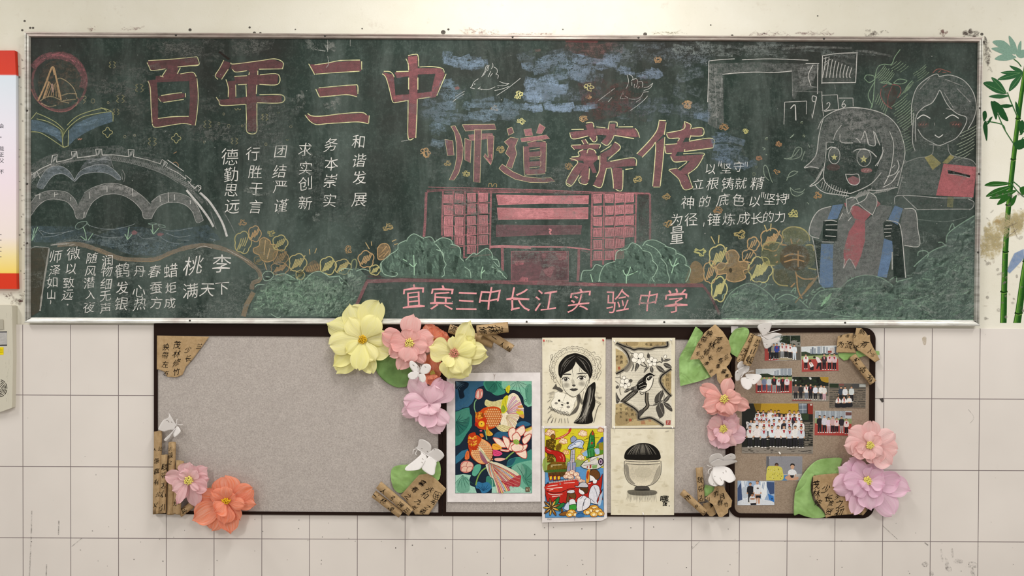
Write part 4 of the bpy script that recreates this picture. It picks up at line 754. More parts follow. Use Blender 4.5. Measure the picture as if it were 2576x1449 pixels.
for (x, y, s, c) in ((750, 510, 90, 'd6cf72'), (530, 635, 70, 'c89a4a'), (775, 755, 75, 'd6cf72'), (1400, 440, 95, 'd6cf72'), (1400, 528, 55, 'c8924a'), (2040, 185, 75, 'b8863e'), (2315, 600, 90, 'c2944a'), (1350, 730, 75, 'c2944a'), (585, 1015, 80, 'a8904a'), (95, 1145, 65, 'a8904a'), (270, 1240, 70, 'b5a858'), (1215, 1170, 75, 'a8803c'), (1850, 1290, 85, 'b5a050'), (445, 1045 - 0, 0, '')):
    if s: petal_mark(d, x, y, s, c)
d.lines('b5953c', 7, '475,1360 480,1330 500,1330 505,1360; 510,1360 530,1330 550,1340 545,1365', .8)
d.part('chalk_petal', CHALK, surf); d.use('C'); petal_mark(d, 1545, 1045, 110, 'b58a48')
d.use('G')
for (x, y, s, c) in ((85, 535, 70, 'b8863e'), (355, 705, 65, 'a8782e'), (515, 735, 45, 'c9c45e'), (760, 830, 50, 'b0782e'), (615, 935, 45, 'a86e3c'), (745, 1035, 50, 'b5822e'), (1050, 1210, 65, 'b5822e'), (870, 1345, 75, 'c9c45e'), (310, 1320, 70, 'a8782e')): petal_mark(d, x, y, s, c)
for (x, y, s) in ((930, 672, 8), (947, 770, 9), (670, 790, 9), (595, 1000, 8), (578, 1052, 10)): d.oval('8f9a70', x, y, s, s, .6, 0, 4)
d.use('H')
for (x, y, s, c) in ((475, 440, 85, 'b5a04a'), (180, 570, 85, 'c2c062')): petal_mark(d, x, y, s, c)
d.use('F')
for (x, y, s, c) in ((1750, 200, 75, 'a8883c'), (1765, 450, 85, 'b08a3c')): petal_mark(d, x, y, s, c)
d.use('D')
for (x, y, s, c) in ((35, 445, 75, 'b88a3c'), (300, 540, 75, 'b5a850'), (1380, 485, 95, 'b59a4c'), (1010, 690, 85, 'b58a3c')): petal_mark(d, x, y, s, c, 0)
for i in range(120):
    x, y = rr.uniform(100, 2430), rr.uniform(115, 790); q = 3.677
    d.use('0').oval('b9bdb6', x, y, rr.uniform(.6, 1.6), rr.uniform(.6, 1.4), .6)
tag(d.build('chalk_fleck', CHALK, surf), kind='stuff')
# ---------------------------------------------------------------- printed banner, wall cabinet and bamboo mural beside the board
def poster_material():
    m = mat('banner_print', 'eeeef4', 0.5, 0.25); t = NT(m)
    tc = t.add('ShaderNodeTexCoord'); sp = t.add('ShaderNodeSeparateXYZ'); t.to(tc.outputs['Generated'], sp.inputs[0])
    r = t.ramp(sp.outputs['Z'], (0.0, 'd8381c'), (0.068, 'd8381c'), (0.070, 'f4d56a'), (0.14, 'f2dfa0'), (0.22, 'efe2dc'), (0.45, 'efe0ea'), (0.68, 'eae6f2'), (0.895, 'dbe6f2'), (0.899, 'd8381c'), (1.0, 'cf3018'))
    r.node.color_ramp.interpolation = 'LINEAR'
    t.color(r); return m
pr = thing('wall_banner', P(-110, 728, 0), 'white printed banner with red top and bottom bands, cut by the left edge', 'banner')
v, f = slab('-260,127 37,127 40,190 41,684 42,727 -260,727', 0.001, 0.018); link('panel', v, f, poster_material(), pr)
d = Draw('0', 0.0184)
d.texts('会:4:317 能:4:374 正:4:389 父:4:404 不:4:432 共:-14:317 人:-14:374 心:-14:389 以:-14:404 可:-14:432', 11, '4a4a52')
for y in (345, 590, 604, 622, 632, 646): d.oval('55555c', 2, y, 1.4, 1.4)
d.build('lettering', INK, pr)

cab = thing('wall_cabinet', P(-120, 1036, 0), 'off-white steel wall cabinet below the banner, yellow sticker and round grille', 'cabinet')
CABD = 0.032
v, f = slab('-300,768 27,768 31,771 32,900 30,1012 29,1026 0,1036 -300,1040', 0.0, CABD); link('body', v, f, mat('painted_steel', 'c9c4b4', 0.55, 0.3), cab, bevel=0.002)
v, f = slab('-40,806 7,804 8,828 -40,830', CABD - .002, CABD + .003); h = link('latch', v, f, mat('latch_grey', 'aaa596', 0.5), cab, bevel=0.001)
d = Draw('X', CABD + .0006)
d.fill('b2b0ae', '-200,425 80,425 80,590 -200,590').fill('34343c', '-200,428 80,424 80,436 -200,440').fill('34343c', '-200,580 80,574 80,588 -200,594')
d.build('label_plate', INK, cab)
d = Draw('X', CABD + .0006); d.fill('e6cf1e', '-60,608 40,604 40,690 -60,696')
for y in (630, 648, 664): d.line('7d7420', 4, [(-50, y), (30, y - 2)])
d.build('warning_sticker', INK, cab)
d = Draw('X', CABD + .0006)
for rr_ in (20, 36, 52, 68, 84):
    for a in (-80, -35, 10, 55, 100, 145, 190, 235): d.oval('2c2822', -5, 1072, rr_, rr_ * 1.15, 1, 0, 7, a, a + 38)
d.build('round_grille', INK, cab)
d = Draw('X', CABD + .0005, seed=9)
for i in range(26): d.line('7d786c', d.r.uniform(1, 4), [(x := d.r.uniform(60, 140), y := d.r.uniform(200, 1240)), (x + d.r.uniform(-4, 4), y + d.r.uniform(8, 60))], .3)
d.build('scratch', CHALK, cab)

bam = thing('bamboo_mural', P(2540, 815, 0), 'painted green bamboo stalks and leaves on the wall right of the blackboard', 'wall painting')
def stalk(name, segs, w0, w1, nodes):
    d = Draw('Y', 0.0005); p = spline(pts(segs), False, 6); n = len(p)
    for off, cc in ((0, '2c5a22'), (-.22, '47782e'), (-.3, '6d9a40'), (.3, '204a1c')):
        q = [(x + off * (w0 + (w1 - w0) * i / (n - 1)), y) for i, (x, y) in enumerate(p)]
        ww = {0: 1, -.22: .42, -.3: .12, .3: .25}[off]
        out = []
        for i, (x, y) in enumerate(q):
            w = (w0 + (w1 - w0) * i / (n - 1)) * ww / 2; out += [(x - w, y), (x + w, y)]
        d._add(out, [(2 * i, 2 * i + 1, 2 * i + 3, 2 * i + 2) for i in range(n - 1)], cc, 1)
    for (x, y, w) in nodes: d.line('1f3c18', 7, [(x - w / 2, y - 2), (x, y + 4), (x + w / 2, y - 2)]); d.line('7aa04e', 3, [(x - w / 2 + 3, y + 6), (x, y + 9), (x + w / 2 - 3, y + 5)], .8)
    return d.build(name, INK, bam)
stalk('culm', '156,1398 158,1330 160,1250 166,1060 181,850 203,640 226,440 250,270 280,100', 31, 18, ((159, 1252, 33), (167, 1065, 29), (181, 846, 30), (203, 632, 26), (225, 442, 24)))
stalk('culm', '220,1398 228,1350 252,1180 290,950 330,700', 36, 26, ((228, 1352, 38), (262, 1110, 32)))
d = Draw('Y', 0.0007)
d.lines('3f6a40', 5, '204,560 160,490 130,420; 80,455 150,470 165,498; 220,430 190,360 175,320; 240,200 225,180 205,165; 190,740 220,780 253,810; 200,735 230,760 245,780; 250,530 230,560; 232,520 256,500')
d.fills('86a898', '105,85 160,80 215,140 170,130; 100,115 150,112 205,150 150,140; 115,165 160,140 218,155 170,172; 182,55 212,90 222,142 192,112; 240,80 238,130 222,142 226,100; 215,140 250,120 262,150 235,160', .9, smooth=True)
d.fills('33603c', '130,262 170,236 248,225 205,255; 185,195 230,208 248,228 215,222; 143,228 190,219 242,228 195,238; 183,315 198,268 247,230 222,285; 62,278 110,272 167,325 118,320; 100,250 142,272 172,328 130,300; 88,340 130,329 182,336 140,349', 1, smooth=True)
d.fills('25502c', '98,362 104,400 122,448 130,410 122,374; 110,360 150,386 180,452 148,440 124,400; 135,384 170,375 202,383 170,393; 60,415 75,408 79,435 65,456; 62,475 75,452 83,490 79,548 67,510; 78,472 92,442 106,434 92,462; 213,362 229,392 231,432 216,410; 205,556 258,538 258,574 224,587; 226,470 246,450 256,480 240,520', 1, smooth=True)
d.fills('2c5c26', '68,756 110,736 192,745 130,759; 75,808 118,772 192,757 152,790; 90,816 150,784 218,779 162,813; 127,846 150,812 197,798 165,832; 188,852 194,820 219,800 207,840; 232,770 256,760 262,790 245,800', 1, smooth=True)
d.lines('6f9a68', 2, '75,755 180,747; 85,803 185,762; 100,812 205,784; 70,280 160,322; 105,255 168,322; 150,225 235,228; 188,308 243,238; 136,258 235,230', .8)
d.build('foliage', INK, bam)

# ---------------------------------------------------------------- three pinboards
def felt(name, c0, c1):
    m = mat(name, c0, 1.0, 0.05); t = NT(m)
    c = t.ramp(t.noise(190, 3, 0.8), (0.30, c1), (0.68, c0)); c = t.mix(t.ramp(t.noise(30, 5, 0.7), (0.35, 0.0), (0.75, 0.4)), c, c1)
    t.color(c); t.bump(t.noise(300, 3), 0.4, 0.001); return m
FELT_G, FELT_B = felt('grey_felt', 'c4bcb6', '9d9590'), felt('brown_felt', 'a89786', '867564')
BROWN = mat('dark_brown_frame', '1e0e07', 0.6, 0.15)
FD, FR = 0.014, 0.0185
def pinboard(label, outer, inner, fm, group=None):
    cxs = [p[0] for p in outer]; cys = [p[1] for p in outer]
    o = thing('pinboard', P((min(cxs) + max(cxs)) / 2, max(cys), 0), label, 'pinboard')
    n = len(outer); mid = [((a[0] + b[0]) / 2, (a[1] + b[1]) / 2) for a, b in zip(outer, inner)]
    v, f = slab(mid, 0.009, FD); link('felt_panel', v, f, fm, o)
    v, f = ring_slab(outer, inner, 0.0075, FR); link('frame', v, f, BROWN, o)
    return o
def rrect(tl, tr, br, bl, rs, k=7):
    out = []; c = [tl, tr, br, bl]
    for i in range(4):
        p, a, b = Vector(c[i]), Vector(c[i - 1]), Vector(c[(i + 1) % 4]); r = rs[i]
        u, w = (a - p).normalized(), (b - p).normalized(); o = p + (u + w) * r
        for j in range(k):
            t = j / (k - 1) * math.pi / 2
            q = o - w * r * math.cos(t) - u * r * math.sin(t); out.append((q.x, q.y))
    return out
pin_l = pinboard('left grey felt pinboard, nearly empty, thin dark brown frame', [(387, 814), (1114, 819), (1112, 1298), (387, 1293)], [(396, 844), (1102, 849), (1103, 1290), (396, 1286)], FELT_G)
pin_m = pinboard('middle grey felt pinboard carrying the five pictures', [(1114.5, 819), (1838, 824), (1834, 1300), (1113, 1298)], [(1123, 849), (1827, 855), (1825, 1292), (1122, 1289)], FELT_G)
pin_r = pinboard('right pinboard with rounded corners and brown felt, covered with photos', rrect((1839.5, 825), (2203, 824.5), (2199, 1304), (1835.5, 1302), (4, 28, 30, 26)), rrect((1849, 837), (2189, 836), (2186, 1294), (1848, 1292), (4, 16, 18, 18)), FELT_B)

# ---------------------------------------------------------------- sheets and pins
PAPER_W, PAPER_C = mat('white_paper', 'e6e0df', 0.9, 0.1), mat('cream_paper', 'e6dfc9', 0.9, 0.1)
for m_, c0, c1 in ((PAPER_W, 'eae4e3', 'd9d2d1'), (PAPER_C, 'e9e2cd', 'dbd2b9')):
    t = NT(m_); t.color(t.ramp(t.noise(14, 5, 0.65), (0.35, c1), (0.65, c0))); t.bump(t.noise(20, 3), 0.25, 0.003)
PIN_W, PIN_R = mat('white_pin', 'ece8e2', 0.35, 0.5), mat('red_pin', 'c23a34', 0.3, 0.5)
def sheet(name, label, cat, poly, crop, d, m, group=None, th=0.0004, wave=0.0012):
    q = [cx(crop, *p) for p in pts(poly)]
    o = thing(name, P(sum(p[0] for p in q) / len(q), max(p[1] for p in q), d), label, cat, group)
    v, f = slab(q, d - th, d); b = link('paper', v, f, m, o)
    return o
def pushpin(px, py, d, m, label, group='pushpins in the pictures and photos'):
    c = P(px, py, d); o = thing('pushpin', c, label, 'pushpin', group)
    bm = bmesh.new()
    prof = [(0.0001, 0.0105), (0.0030, 0.0100), (0.0034, 0.0085), (0.0022, 0.0070), (0.0018, 0.0035), (0.0030, 0.0022), (0.0036, 0.0010), (0.0034, 0.0002)]
    n = 12; v = [c + Vector((r_ * math.cos(2 * math.pi * i / n), -h, r_ * math.sin(2 * math.pi * i / n) - h * .25)) for r_, h in prof for i in range(n)]
    f = [(k * n + i, k * n + (i + 1) % n, (k + 1) * n + (i + 1) % n, (k + 1) * n + i) for k in range(len(prof) - 1) for i in range(n)]
    link('head', v, f, m, o, smooth=True); bm.free()
    v = [c + Vector((0.0006 * math.cos(2 * math.pi * i / 6), -h, 0.0006 * math.sin(2 * math.pi * i / 6))) for h in (0.002, -0.006) for i in range(6)]
    link('needle', v, [(i, (i + 1) % 6, 6 + (i + 1) % 6, 6 + i) for i in range(6)], mat('steel', '9a9a9a', 0.3, 0.5, 1.0), o)
    return o
SD = 0.0196
# ---------------------------------------------------------------- goldfish painting
fish = sheet('painting', 'watercolour of two orange goldfish among lotus leaves on white paper', 'painting', '60,35 400,33 1062,30 1064,700 1065,1415 500,1422 65,1420 58,700', 'fish', SD, PAPER_W)
fa_, fb_ = cx('fish', 150, 122), cx('fish', 973, 1325)
inside = lambda x, y: (min(max(x, fa_[0]), fb_[0]), min(max(y, fa_[1]), fb_[1]))
d = Draw('fish', SD + .0002, 4e-6, seed=21, clip=inside)
def fan(x, y, r0, r1, a0, a1, n, cols, sy=1.0, swirl=0.0, vein='7d5a70'):
    for i in range(n):
        p0, p1 = math.radians(a0 + (a1 - a0) * i / n), math.radians(a0 + (a1 - a0) * (i + 1) / n)
        q = lambda r_, a: (x + r_ * math.cos(a + swirl * (r_ - r0) / (r1 - r0)), y + sy * r_ * math.sin(a + swirl * (r_ - r0) / (r1 - r0)))
        rr_ = r1 * (1 + .05 * math.sin(i * 1.7)); rs = [r0 + (rr_ - r0) * k / 5 for k in range(6)]
        d.fill(cols[i % len(cols)], [q(k, p0) for k in rs] + [q(k, p1) for k in reversed(rs)])
        d.line(vein, 3, [q(k, p0) for k in rs], .7).line('f2e6da', 3, [q(k, (p0 + p1) / 2) for k in rs[2:]], .5)
def leaf_veins(c, w, x, y, r, a0, a1, n):
    for i in range(n):
        a = math.radians(a0 + (a1 - a0) * i / (n - 1)); L = r * d.r.uniform(.6, 1)
        d.line(c, w, [(x, y), (x + L * .5 * math.cos(a + .06), y + L * .5 * math.sin(a + .06)), (x + L * math.cos(a), y + L * math.sin(a))], .75, taper=True)
d.fill('1f2b3a', '150,122 970,122 973,1325 150,1325')
for i in range(70): d.blob('2c3d52', d.r.uniform(200, 930), d.r.uniform(160, 1280), 40, 30, 3, .16)
d.fill('35607f', '150,124 460,124 455,170 400,190 370,220 360,300 330,360 290,400 230,410 190,435 152,440', 1, False).fill('1b2836', '152,130 280,135 290,180 240,230 250,290 200,310 180,220 152,200', .9, True).fill('4a7a98', '300,140 450,130 430,175 380,190 340,240 330,330 260,390 200,400 300,300', .4, True)
leaf_veins('6f93a8', 4, 160, 130, 130, 10, 80, 6)
d.fill('3d8574', '152,450 190,440 230,420 300,405 310,470 330,500 330,600 300,650 270,690 230,760 200,800 152,820', 1, False).fill('63a58f', '170,460 290,430 300,540 240,600 180,560', .35, True).fill('1f5350', '152,560 230,560 300,500 290,600 200,700 152,700', .3, True); leaf_veins('1d4a4a', 6, 160, 560, 150, -60, 70, 7)
d.fill('3f8a72', '462,124 690,124 650,170 690,240 640,270 580,275 530,240 480,215', 1, True).fill('285f57', '470,130 560,126 600,200 560,250 500,220', .35, True); leaf_veins('1d4d45', 5, 590, 124, 140, 30, 130, 5)
d.fill('7db89e', '650,124 968,124 970,390 930,400 890,370 880,300 840,240 780,215 720,220 660,200 645,165', 1, False).fill('a9d2bd', '700,130 850,126 940,180 860,190 760,180', .45, True).fill('5a9b84', '900,200 965,160 968,350 920,360', .5, True); leaf_veins('3d7565', 5, 820, 124, 170, 20, 150, 6); d.line('2c5a50', 5, '890,330 905,318 918,332 903,342 890,330').line('3d7565', 5, '925,200 915,280 935,340')
d.fill('2f5d7c', '560,710 600,670 680,660 720,690 715,725 640,730 570,735', 1, True).fill('36688a', '800,600 850,555 920,560 960,590 900,610 840,610', .9, True).fill('39738f', '155,930 220,870 290,850 250,930 200,980 155,1010', .9, False)
d.fill('3d8578', '700,1040 720,970 790,940 860,930 920,880 972,860 972,1000 880,1000 790,1030 720,1045', 1, True).fill('2c5f74', '700,1030 730,970 800,945 760,1020', .7, True)
d.fill('6fae96', '750,1050 800,1010 880,985 972,970 972,1322 850,1322 830,1200 780,1120', 1, False).fill('4f937c', '860,1010 970,1080 970,1250 880,1200', .5, True).fill('93c7b0', '770,1050 850,1000 900,1100 830,1150', .4, True); leaf_veins('2d6554', 6, 900, 1180, 190, -120, 60, 6)
d.fill('5ba78d', '330,1120 360,1030 420,1015 420,1070 370,1140', 1, True).fill('3b7f6d', '480,1180 500,1140 600,1170 640,1250 560,1280 490,1240', 1, True)
d.fill('9ccab5', '152,1130 240,1120 320,1130 300,1180 310,1240 360,1260 380,1322 152,1322', 1, False).fill('6fae96', '170,1200 280,1150 300,1300 180,1310', .5, True); leaf_veins('35705e', 6, 230, 1130, 190, 40, 130, 6)
d.fill('a6d0bc', '545,1260 620,1240 720,1250 830,1240 880,1280 960,1300 960,1322 540,1322', 1, False).fill('d3e4da', '600,1260 700,1255 800,1290 640,1310', .5, True); leaf_veins('3d7a66', 7, 640, 1250, 90, -30, 100, 6)
d.fill('34719a', '372,1230 400,1200 440,1215 500,1205 540,1260 500,1310 440,1325 410,1280 375,1270', 1, True); leaf_veins('1d4568', 6, 450, 1300, 90, -140, -30, 6)
# stems
d.lines('7fa452', 14, '370,1240 390,1160 430,1090 480,1050; 690,960 740,910 780,880', 1); d.lines('7fae7a', 10, '375,470 355,410 360,350 380,320; 465,640 480,700 490,750', 1); d.line('9cc7b8', 8, '545,1270 550,1210 540,1170')
# upper goldfish
d.fill('d6cf96', '465,370 480,320 520,335 570,340 640,320 680,330 670,420 600,410 540,395 500,400', 1, True)
for i in range(14): d.line('a08a4a', 3, [(500 + i * 12, 398 - i * .5), (480 + i * 14, 360), (478 + i * 15, 330 + (i % 3) * 6)], .8)
d.fill('e8dcc0', '640,440 690,330 720,280 770,250 820,275 850,330 870,400 885,460 880,520 830,500 800,560 790,630 720,640 640,600', 1, True)
fan(690, 480, 26, 195, -78, -8, 12, ['e6c8cc', 'd8a0b0', 'e9dcc8', 'c9a6c0', 'ecd8b8', 'd88a98'], 1.1, .18)
fan(680, 500, 20, 150, -25, 62, 10, ['e8dcb4', 'e2c8a8', 'eadfc6', 'd9b6a0'], 1.0, .3, 'a08a58')
d.fills('d9cf2e', '640,450 650,340 690,280 720,290 700,380 710,430 670,470; 690,200 720,168 740,180 725,250 700,240; 800,450 870,440 880,490 830,480', .85, smooth=True).fills('e2a05a', '820,390 870,380 872,410 830,410; 800,420 860,430 830,450; 830,490 885,480 880,522', .8, smooth=True).fill('8fae3c', '640,440 660,380 690,420 670,460', .7, True); d.lines('6a7a2a', 3, '660,360 690,440; 680,300 700,400; 705,190 715,240', .8)
d.fill('dccf9a', '590,600 650,590 740,610 790,625 740,655 660,665 610,640', 1, True); d.lines('8a7a3a', 3, '610,605 700,655; 630,600 740,645; 650,595 770,632; 600,615 660,660', .8)
d.fill('c4491e', '365,560 370,480 420,440 460,410 540,395 600,400 638,430 645,500 630,570 580,615 520,640 440,640 390,620', 1, True).fill('d87f3a', '460,450 540,415 620,430 635,500 600,580 520,620 490,560 500,500', 1, True)
for i in range(9):
    for j in range(8):
        x, y = 468 + i * 21 + (j % 2) * 10, 425 + j * 25
        if ((x - 555) / 92) ** 2 + ((y - 510) / 108) ** 2 < 1: d.oval('e9b27a', x, y, 9, 9, .9, 0).oval('9a3a1a', x - 1, y, 10, 11, .95, 0, 3.4, -110, 110)
for i in range(34): d.oval(d.r.choice(['d98a2a', 'e9a53a', 'b8601c', '8a4a18']), d.r.uniform(370, 450), d.r.uniform(460, 530), 9, 9, .9)
d.fill('c83a1a', '385,590 400,550 450,515 490,530 480,580 440,615 400,615', .9, True).oval('e8b02a', 432, 582, 34, 34).oval('f0c84a', 436, 578, 18, 18).oval('7a4a10', 432, 580, 8, 8).oval('c02a1c', 375, 585, 16, 24, .8).oval('e05a7a', 425, 655, 14, 9, .9)
d.fill('e0a838', '480,660 490,590 505,640 555,690 520,712 485,700', 1, True); d.lines('9a6a1a', 3, '495,640 500,705; 500,640 530,705; 490,650 488,695', .8)
# lotus bud, flower, seed pod
d.fill('d98a80', '365,280 375,230 400,205 440,210 448,250 435,300 400,318 370,305', 1, True).fills('f0cfc0', '380,290 385,240 405,225 405,300; 420,300 430,230 440,260', .85, smooth=True); d.lines('a83a3a', 4, '365,285 380,235 405,208; 400,318 412,260 405,208; 430,305 420,250 445,215', .9)
def lotus_petal(poly): d.fill('f1d8c4', poly, 1, True).line('c2443e', 7, poly, .85, True, True); q = pts(poly); d.line('d87a70', 12, [q[0], q[1], q[2]], .5)
for p in ('720,690 730,640 770,620 800,650 800,720 750,760', '800,650 850,610 885,600 900,660 860,710 820,700', '890,680 930,640 972,612 972,690 930,720 890,720', '555,730 620,740 680,790 720,830 640,830 590,790', '660,715 720,740 740,800 720,850 680,800', '870,740 940,690 965,700 940,760 890,800', '760,710 810,670 850,720 830,770 780,770', '640,850 700,860 740,850 720,880 640,870', '720,850 750,780 790,790 790,860 750,870', '800,890 850,830 900,800 925,810 900,860 840,890', '750,820 800,790 870,810 870,860 800,880 760,860', '800,890 860,880 900,860 918,900 910,950 860,940'): lotus_petal(p)
d.oval('8fae4a', 805, 775, 34, 27, 1, 20)
for (x, y) in ((790, 770), (805, 760), (818, 775), (800, 785), (820, 790)): d.oval('c5d27a', x, y, 6, 5).oval('5f7d2c', x, y, 6, 5, 1, 0, 2)
d.fills('e8cf4a', '900,640 960,615 970,640 920,665', .6, smooth=True)
d.fill('d8807a', '205,1060 215,1000 270,975 335,1000 345,1050 310,1095 255,1105 215,1090', 1, True)
for p in ('210,1040 240,990 280,990 270,1040', '270,1040 290,985 330,1000 340,1040', '215,1085 235,1040 280,1045 270,1095', '275,1095 285,1045 335,1045 315,1090'): d.fill('efc4ae', p, .85, True).line('b04040', 4, p, .8, True, True)
# lower goldfish
d.fill('e8a83a', '550,800 600,795 650,840 600,860 550,850', 1, True).fill('d84a7a', '555,860 620,870 655,900 620,925 560,920', 1, True).fill('e8b0a0', '575,950 640,945 690,955 640,980 580,975', 1, True); d.lines('a02a3a', 3, '560,870 640,905; 560,890 620,915; 560,810 630,840', .8)
d.fill('d9d2b8', '480,1010 560,990 640,1010 720,1050 780,1080 830,1120 850,1170 835,1250 770,1250 700,1230 640,1190 600,1150 570,1170 520,1140 490,1070', 1, True)
fan(470, 985, 50, 410, 18, 62, 15, ['c84a58', 'e8c070', '9ab6c8', 'dca0a0', 'e0b060', 'c05a70', 'd9cfae', 'b8606e'], .92, .16, '6a2a38')
d.fill('b8303e', '640,1190 700,1200 770,1160 850,1130 852,1190 835,1252 770,1250 690,1235', .75, True); d.lines('e8a898', 4, '660,1200 760,1240; 700,1190 820,1240; 740,1170 840,1210; 770,1150 845,1170', .7)
for i in range(8): d.line(['8fb0c8', 'd8b070', 'c85a6a', 'e8d8b0'][i % 4], 9, [(500 + i * 6, 1010), (505 + i * 8, 1080), (520 + i * 12, 1140 + (i % 3) * 12)], .8, taper=True)
d.fill('c8461c', '290,820 300,770 370,700 440,740 520,790 550,860 545,940 500,1000 440,1012 380,990 320,930', 1, True).fill('e3a870', '420,740 510,790 545,860 535,950 490,1000 420,1005 350,960 320,880 400,850', 1, True)
for i in range(11):
    for j in range(11):
        x, y = 325 + i * 21 + (j % 2) * 10, 755 + j * 23
        if (((x - 440) * .8 + (y - 880) * .6) / 140) ** 2 + (((x - 440) * -.6 + (y - 880) * .8) / 95) ** 2 < 1: d.oval('f0cf9a', x, y, 9, 8, .7).oval('b0481c', x, y, 9, 9, .95, 40, 3.4, -100, 120)
d.fill('b8381a', '285,740 300,690 360,672 380,710 430,740 400,790 380,850 320,850 290,800', 1, True)
for i in range(46): d.oval(d.r.choice(['e8a53a', 'f0b84a', 'd0801c', 'c8502a']), d.r.uniform(290, 390), d.r.uniform(715, 815), 9, 9, .95)
d.fill('e0702a', '410,690 440,685 455,715 430,725', 1, True).fill('d8501e', '380,720 430,740 410,790 390,780', .8, True)
d.fill('e8dcb0', '400,830 440,850 480,920 520,970 560,990 540,1000 470,960 420,900', 1, True).fill('9a5a78', '410,870 450,910 500,1000 470,1005 430,960', .7, True); d.lines('6a8a7a', 4, '405,835 460,900 540,990; 420,860 480,940 530,985', .8)
d.fill('e0703a', '255,960 260,900 285,865 300,900 298,955', 1, True); d.lines('9a3a1a', 3, '265,950 280,885; 280,955 288,890', .8); d.line('7a1f18', 4, '300,850 330,930 390,995 440,1015 500,1003 548,945 552,860', .8)
d.fill('5a4a38', '903,1260 950,1260 950,1308 903,1308').lines('c9b79a', 4, '912,1270 942,1270 942,1300; 915,1285 935,1285; 915,1300 915,1280 930,1300')
d.clip = None
d.lines('9a8a80', 4, '560,45 568,70 565,105; 578,45 570,72', .8)
d.build('picture', INK, fish)

# ---------------------------------------------------------------- portrait drawing
girl = sheet('portrait_drawing', 'black and white drawing of a girl in a frilled bonnet hugging a plush bear', 'drawing', '55,28 550,26 1040,25 1038,700 1035,1440 55,1425 57,700', 'girl', SD + .0006, PAPER_C)
K, G1, G2, G3 = '1c1a18', '4f4b46', '8a857c', 'b8b2a4'
d = Draw('girl', SD + .0008, 4e-6, seed=22)
for i in range(50): d.oval('cfc7b2', d.r.uniform(80, 1010), d.r.uniform(60, 1400), d.r.uniform(8, 40), d.r.uniform(6, 20), .16)
d.smear(G3, 30, '130,880 250,860 240,960 140,1000', 10, .3).smear(G3, 26, '880,870 960,890 960,990 880,960', 10, .3)
for rad, ww in (((375, 345), 5), ((345, 318), 4), ((300, 268), 4)):
    q = []
    for i in range(61):
        a = math.radians(150 + 240 * i / 60); k = 1 + .022 * math.sin(i * 2.2)
        q.append((545 + rad[0] * k * math.cos(a), 510 + rad[1] * k * math.sin(a)))
    d.line(G1, ww, q, .9)
for i in range(44):
    a = math.radians(152 + 236 * i / 43); r0, r1 = d.r.uniform(.80, .86), d.r.uniform(.90, .99)
    d.line(G2, 3, [(545 + 372 * r0 * math.cos(a), 510 + 340 * r0 * math.sin(a)), (545 + 372 * r1 * math.cos(a + .02), 510 + 340 * r1 * math.sin(a + .02))], .7)
    if i % 3 == 0: d.oval(G3, 545 + 360 * .92 * math.cos(a), 510 + 335 * .92 * math.sin(a), 10, 22, .6, math.degrees(a) + 90)
d.lines(G1, 5, '190,300 215,290 200,370 190,340 190,300; 870,330 920,320 965,360 955,420 970,470 950,520 970,560 950,610 930,650 910,690; 880,360 930,360 940,420 920,480 945,540 915,600 900,660; 170,480 185,560 230,640 235,710 270,720; 215,560 260,650 300,720 350,790; 330,640 345,740; 820,260 870,250 875,290', .85)
d.fill('f3edda', '365,640 375,560 420,480 560,430 640,440 720,520 775,600 770,700 720,800 640,880 560,940 500,930 420,870 370,760', .8, True)
d.fill(K, '305,520 320,430 380,350 440,300 520,275 580,268 660,290 740,330 800,400 830,480 835,560 815,640 790,660 760,590 700,540 640,480 590,420 575,400 560,450 510,520 440,560 390,590 350,650 330,640 310,600', .95, True)
for p in ('575,320 500,380 420,480 380,560', '560,300 460,350 370,470 340,590', '590,330 680,400 740,500 790,600', '600,310 720,370 790,470 815,580', '540,310 420,380 350,480', '620,350 700,440 740,530'): d.line(G2, 9, p, .55, taper=True)
d.lines('c8c2b4', 6, '480,370 420,430 385,500; 690,390 750,450; 640,330 700,360; 440,340 400,380', .5, taper=True); d.lines(K, 6, '575,410 535,470 525,540 535,610 525,680; 630,470 635,540 625,570; 650,490 665,540 690,570; 790,650 780,700 800,745; 340,640 350,720', 1, taper=True)
d.lines(G1, 6, '365,700 372,780 420,870 500,930 560,942 640,885 715,800 745,720; 780,620 790,680 760,760 730,830; 770,680 740,720', .95)
d.fill(G1, '375,592 430,583 500,590 495,605 430,604 380,606', .9, True).fill(G1, '585,590 640,572 720,572 770,590 700,588 620,596', .9, True)
for (x, y, s) in ((418, 672, 1), (662, 652, 1.1)):
    lid = [(x - 60 * s, y + 10), (x - 25 * s, y - 24 * s), (x + 25 * s, y - 24 * s), (x + 62 * s, y + 2)]
    d.fill('f7f2e4', lid + [(x + 35 * s, y + 28 * s), (x - 25 * s, y + 28 * s)], 1, True)
    d.oval(G1, x + 2, y + 2, 30 * s, 27 * s).oval(K, x + 3, y + 1, 17 * s, 16 * s).oval('e8e2d4', x - 6, y - 7, 7 * s, 7 * s).line(K, 11, lid).line(G2, 4, [(x - 50 * s, y - 14), (x - 10 * s, y - 42 * s), (x + 30 * s, y - 40 * s), (x + 60 * s, y - 16)], .8).line(G1, 4, [(x - 48 * s, y + 20), (x, y + 36 * s), (x + 50 * s, y + 20)], .9)
    for k_ in range(4): d.oval(G2, x + 10, y + 92, 62 - k_ * 12, 46 - k_ * 9, .12)
d.lines(K, 5, '720,640 745,610; 700,625 725,600; 370,660 355,640', 1); d.fill(G3, '505,690 545,680 560,760 530,770', .4, True).fill(G1, '515,765 545,752 575,765 548,788', .9, True)
d.fill(G1, '485,828 530,812 548,818 565,810 610,825 580,850 545,860 515,852', .95, True).line(K, 5, '480,828 545,832 612,824').smear(G3, 10, '400,830 440,820 450,860 410,860', 5, .3)
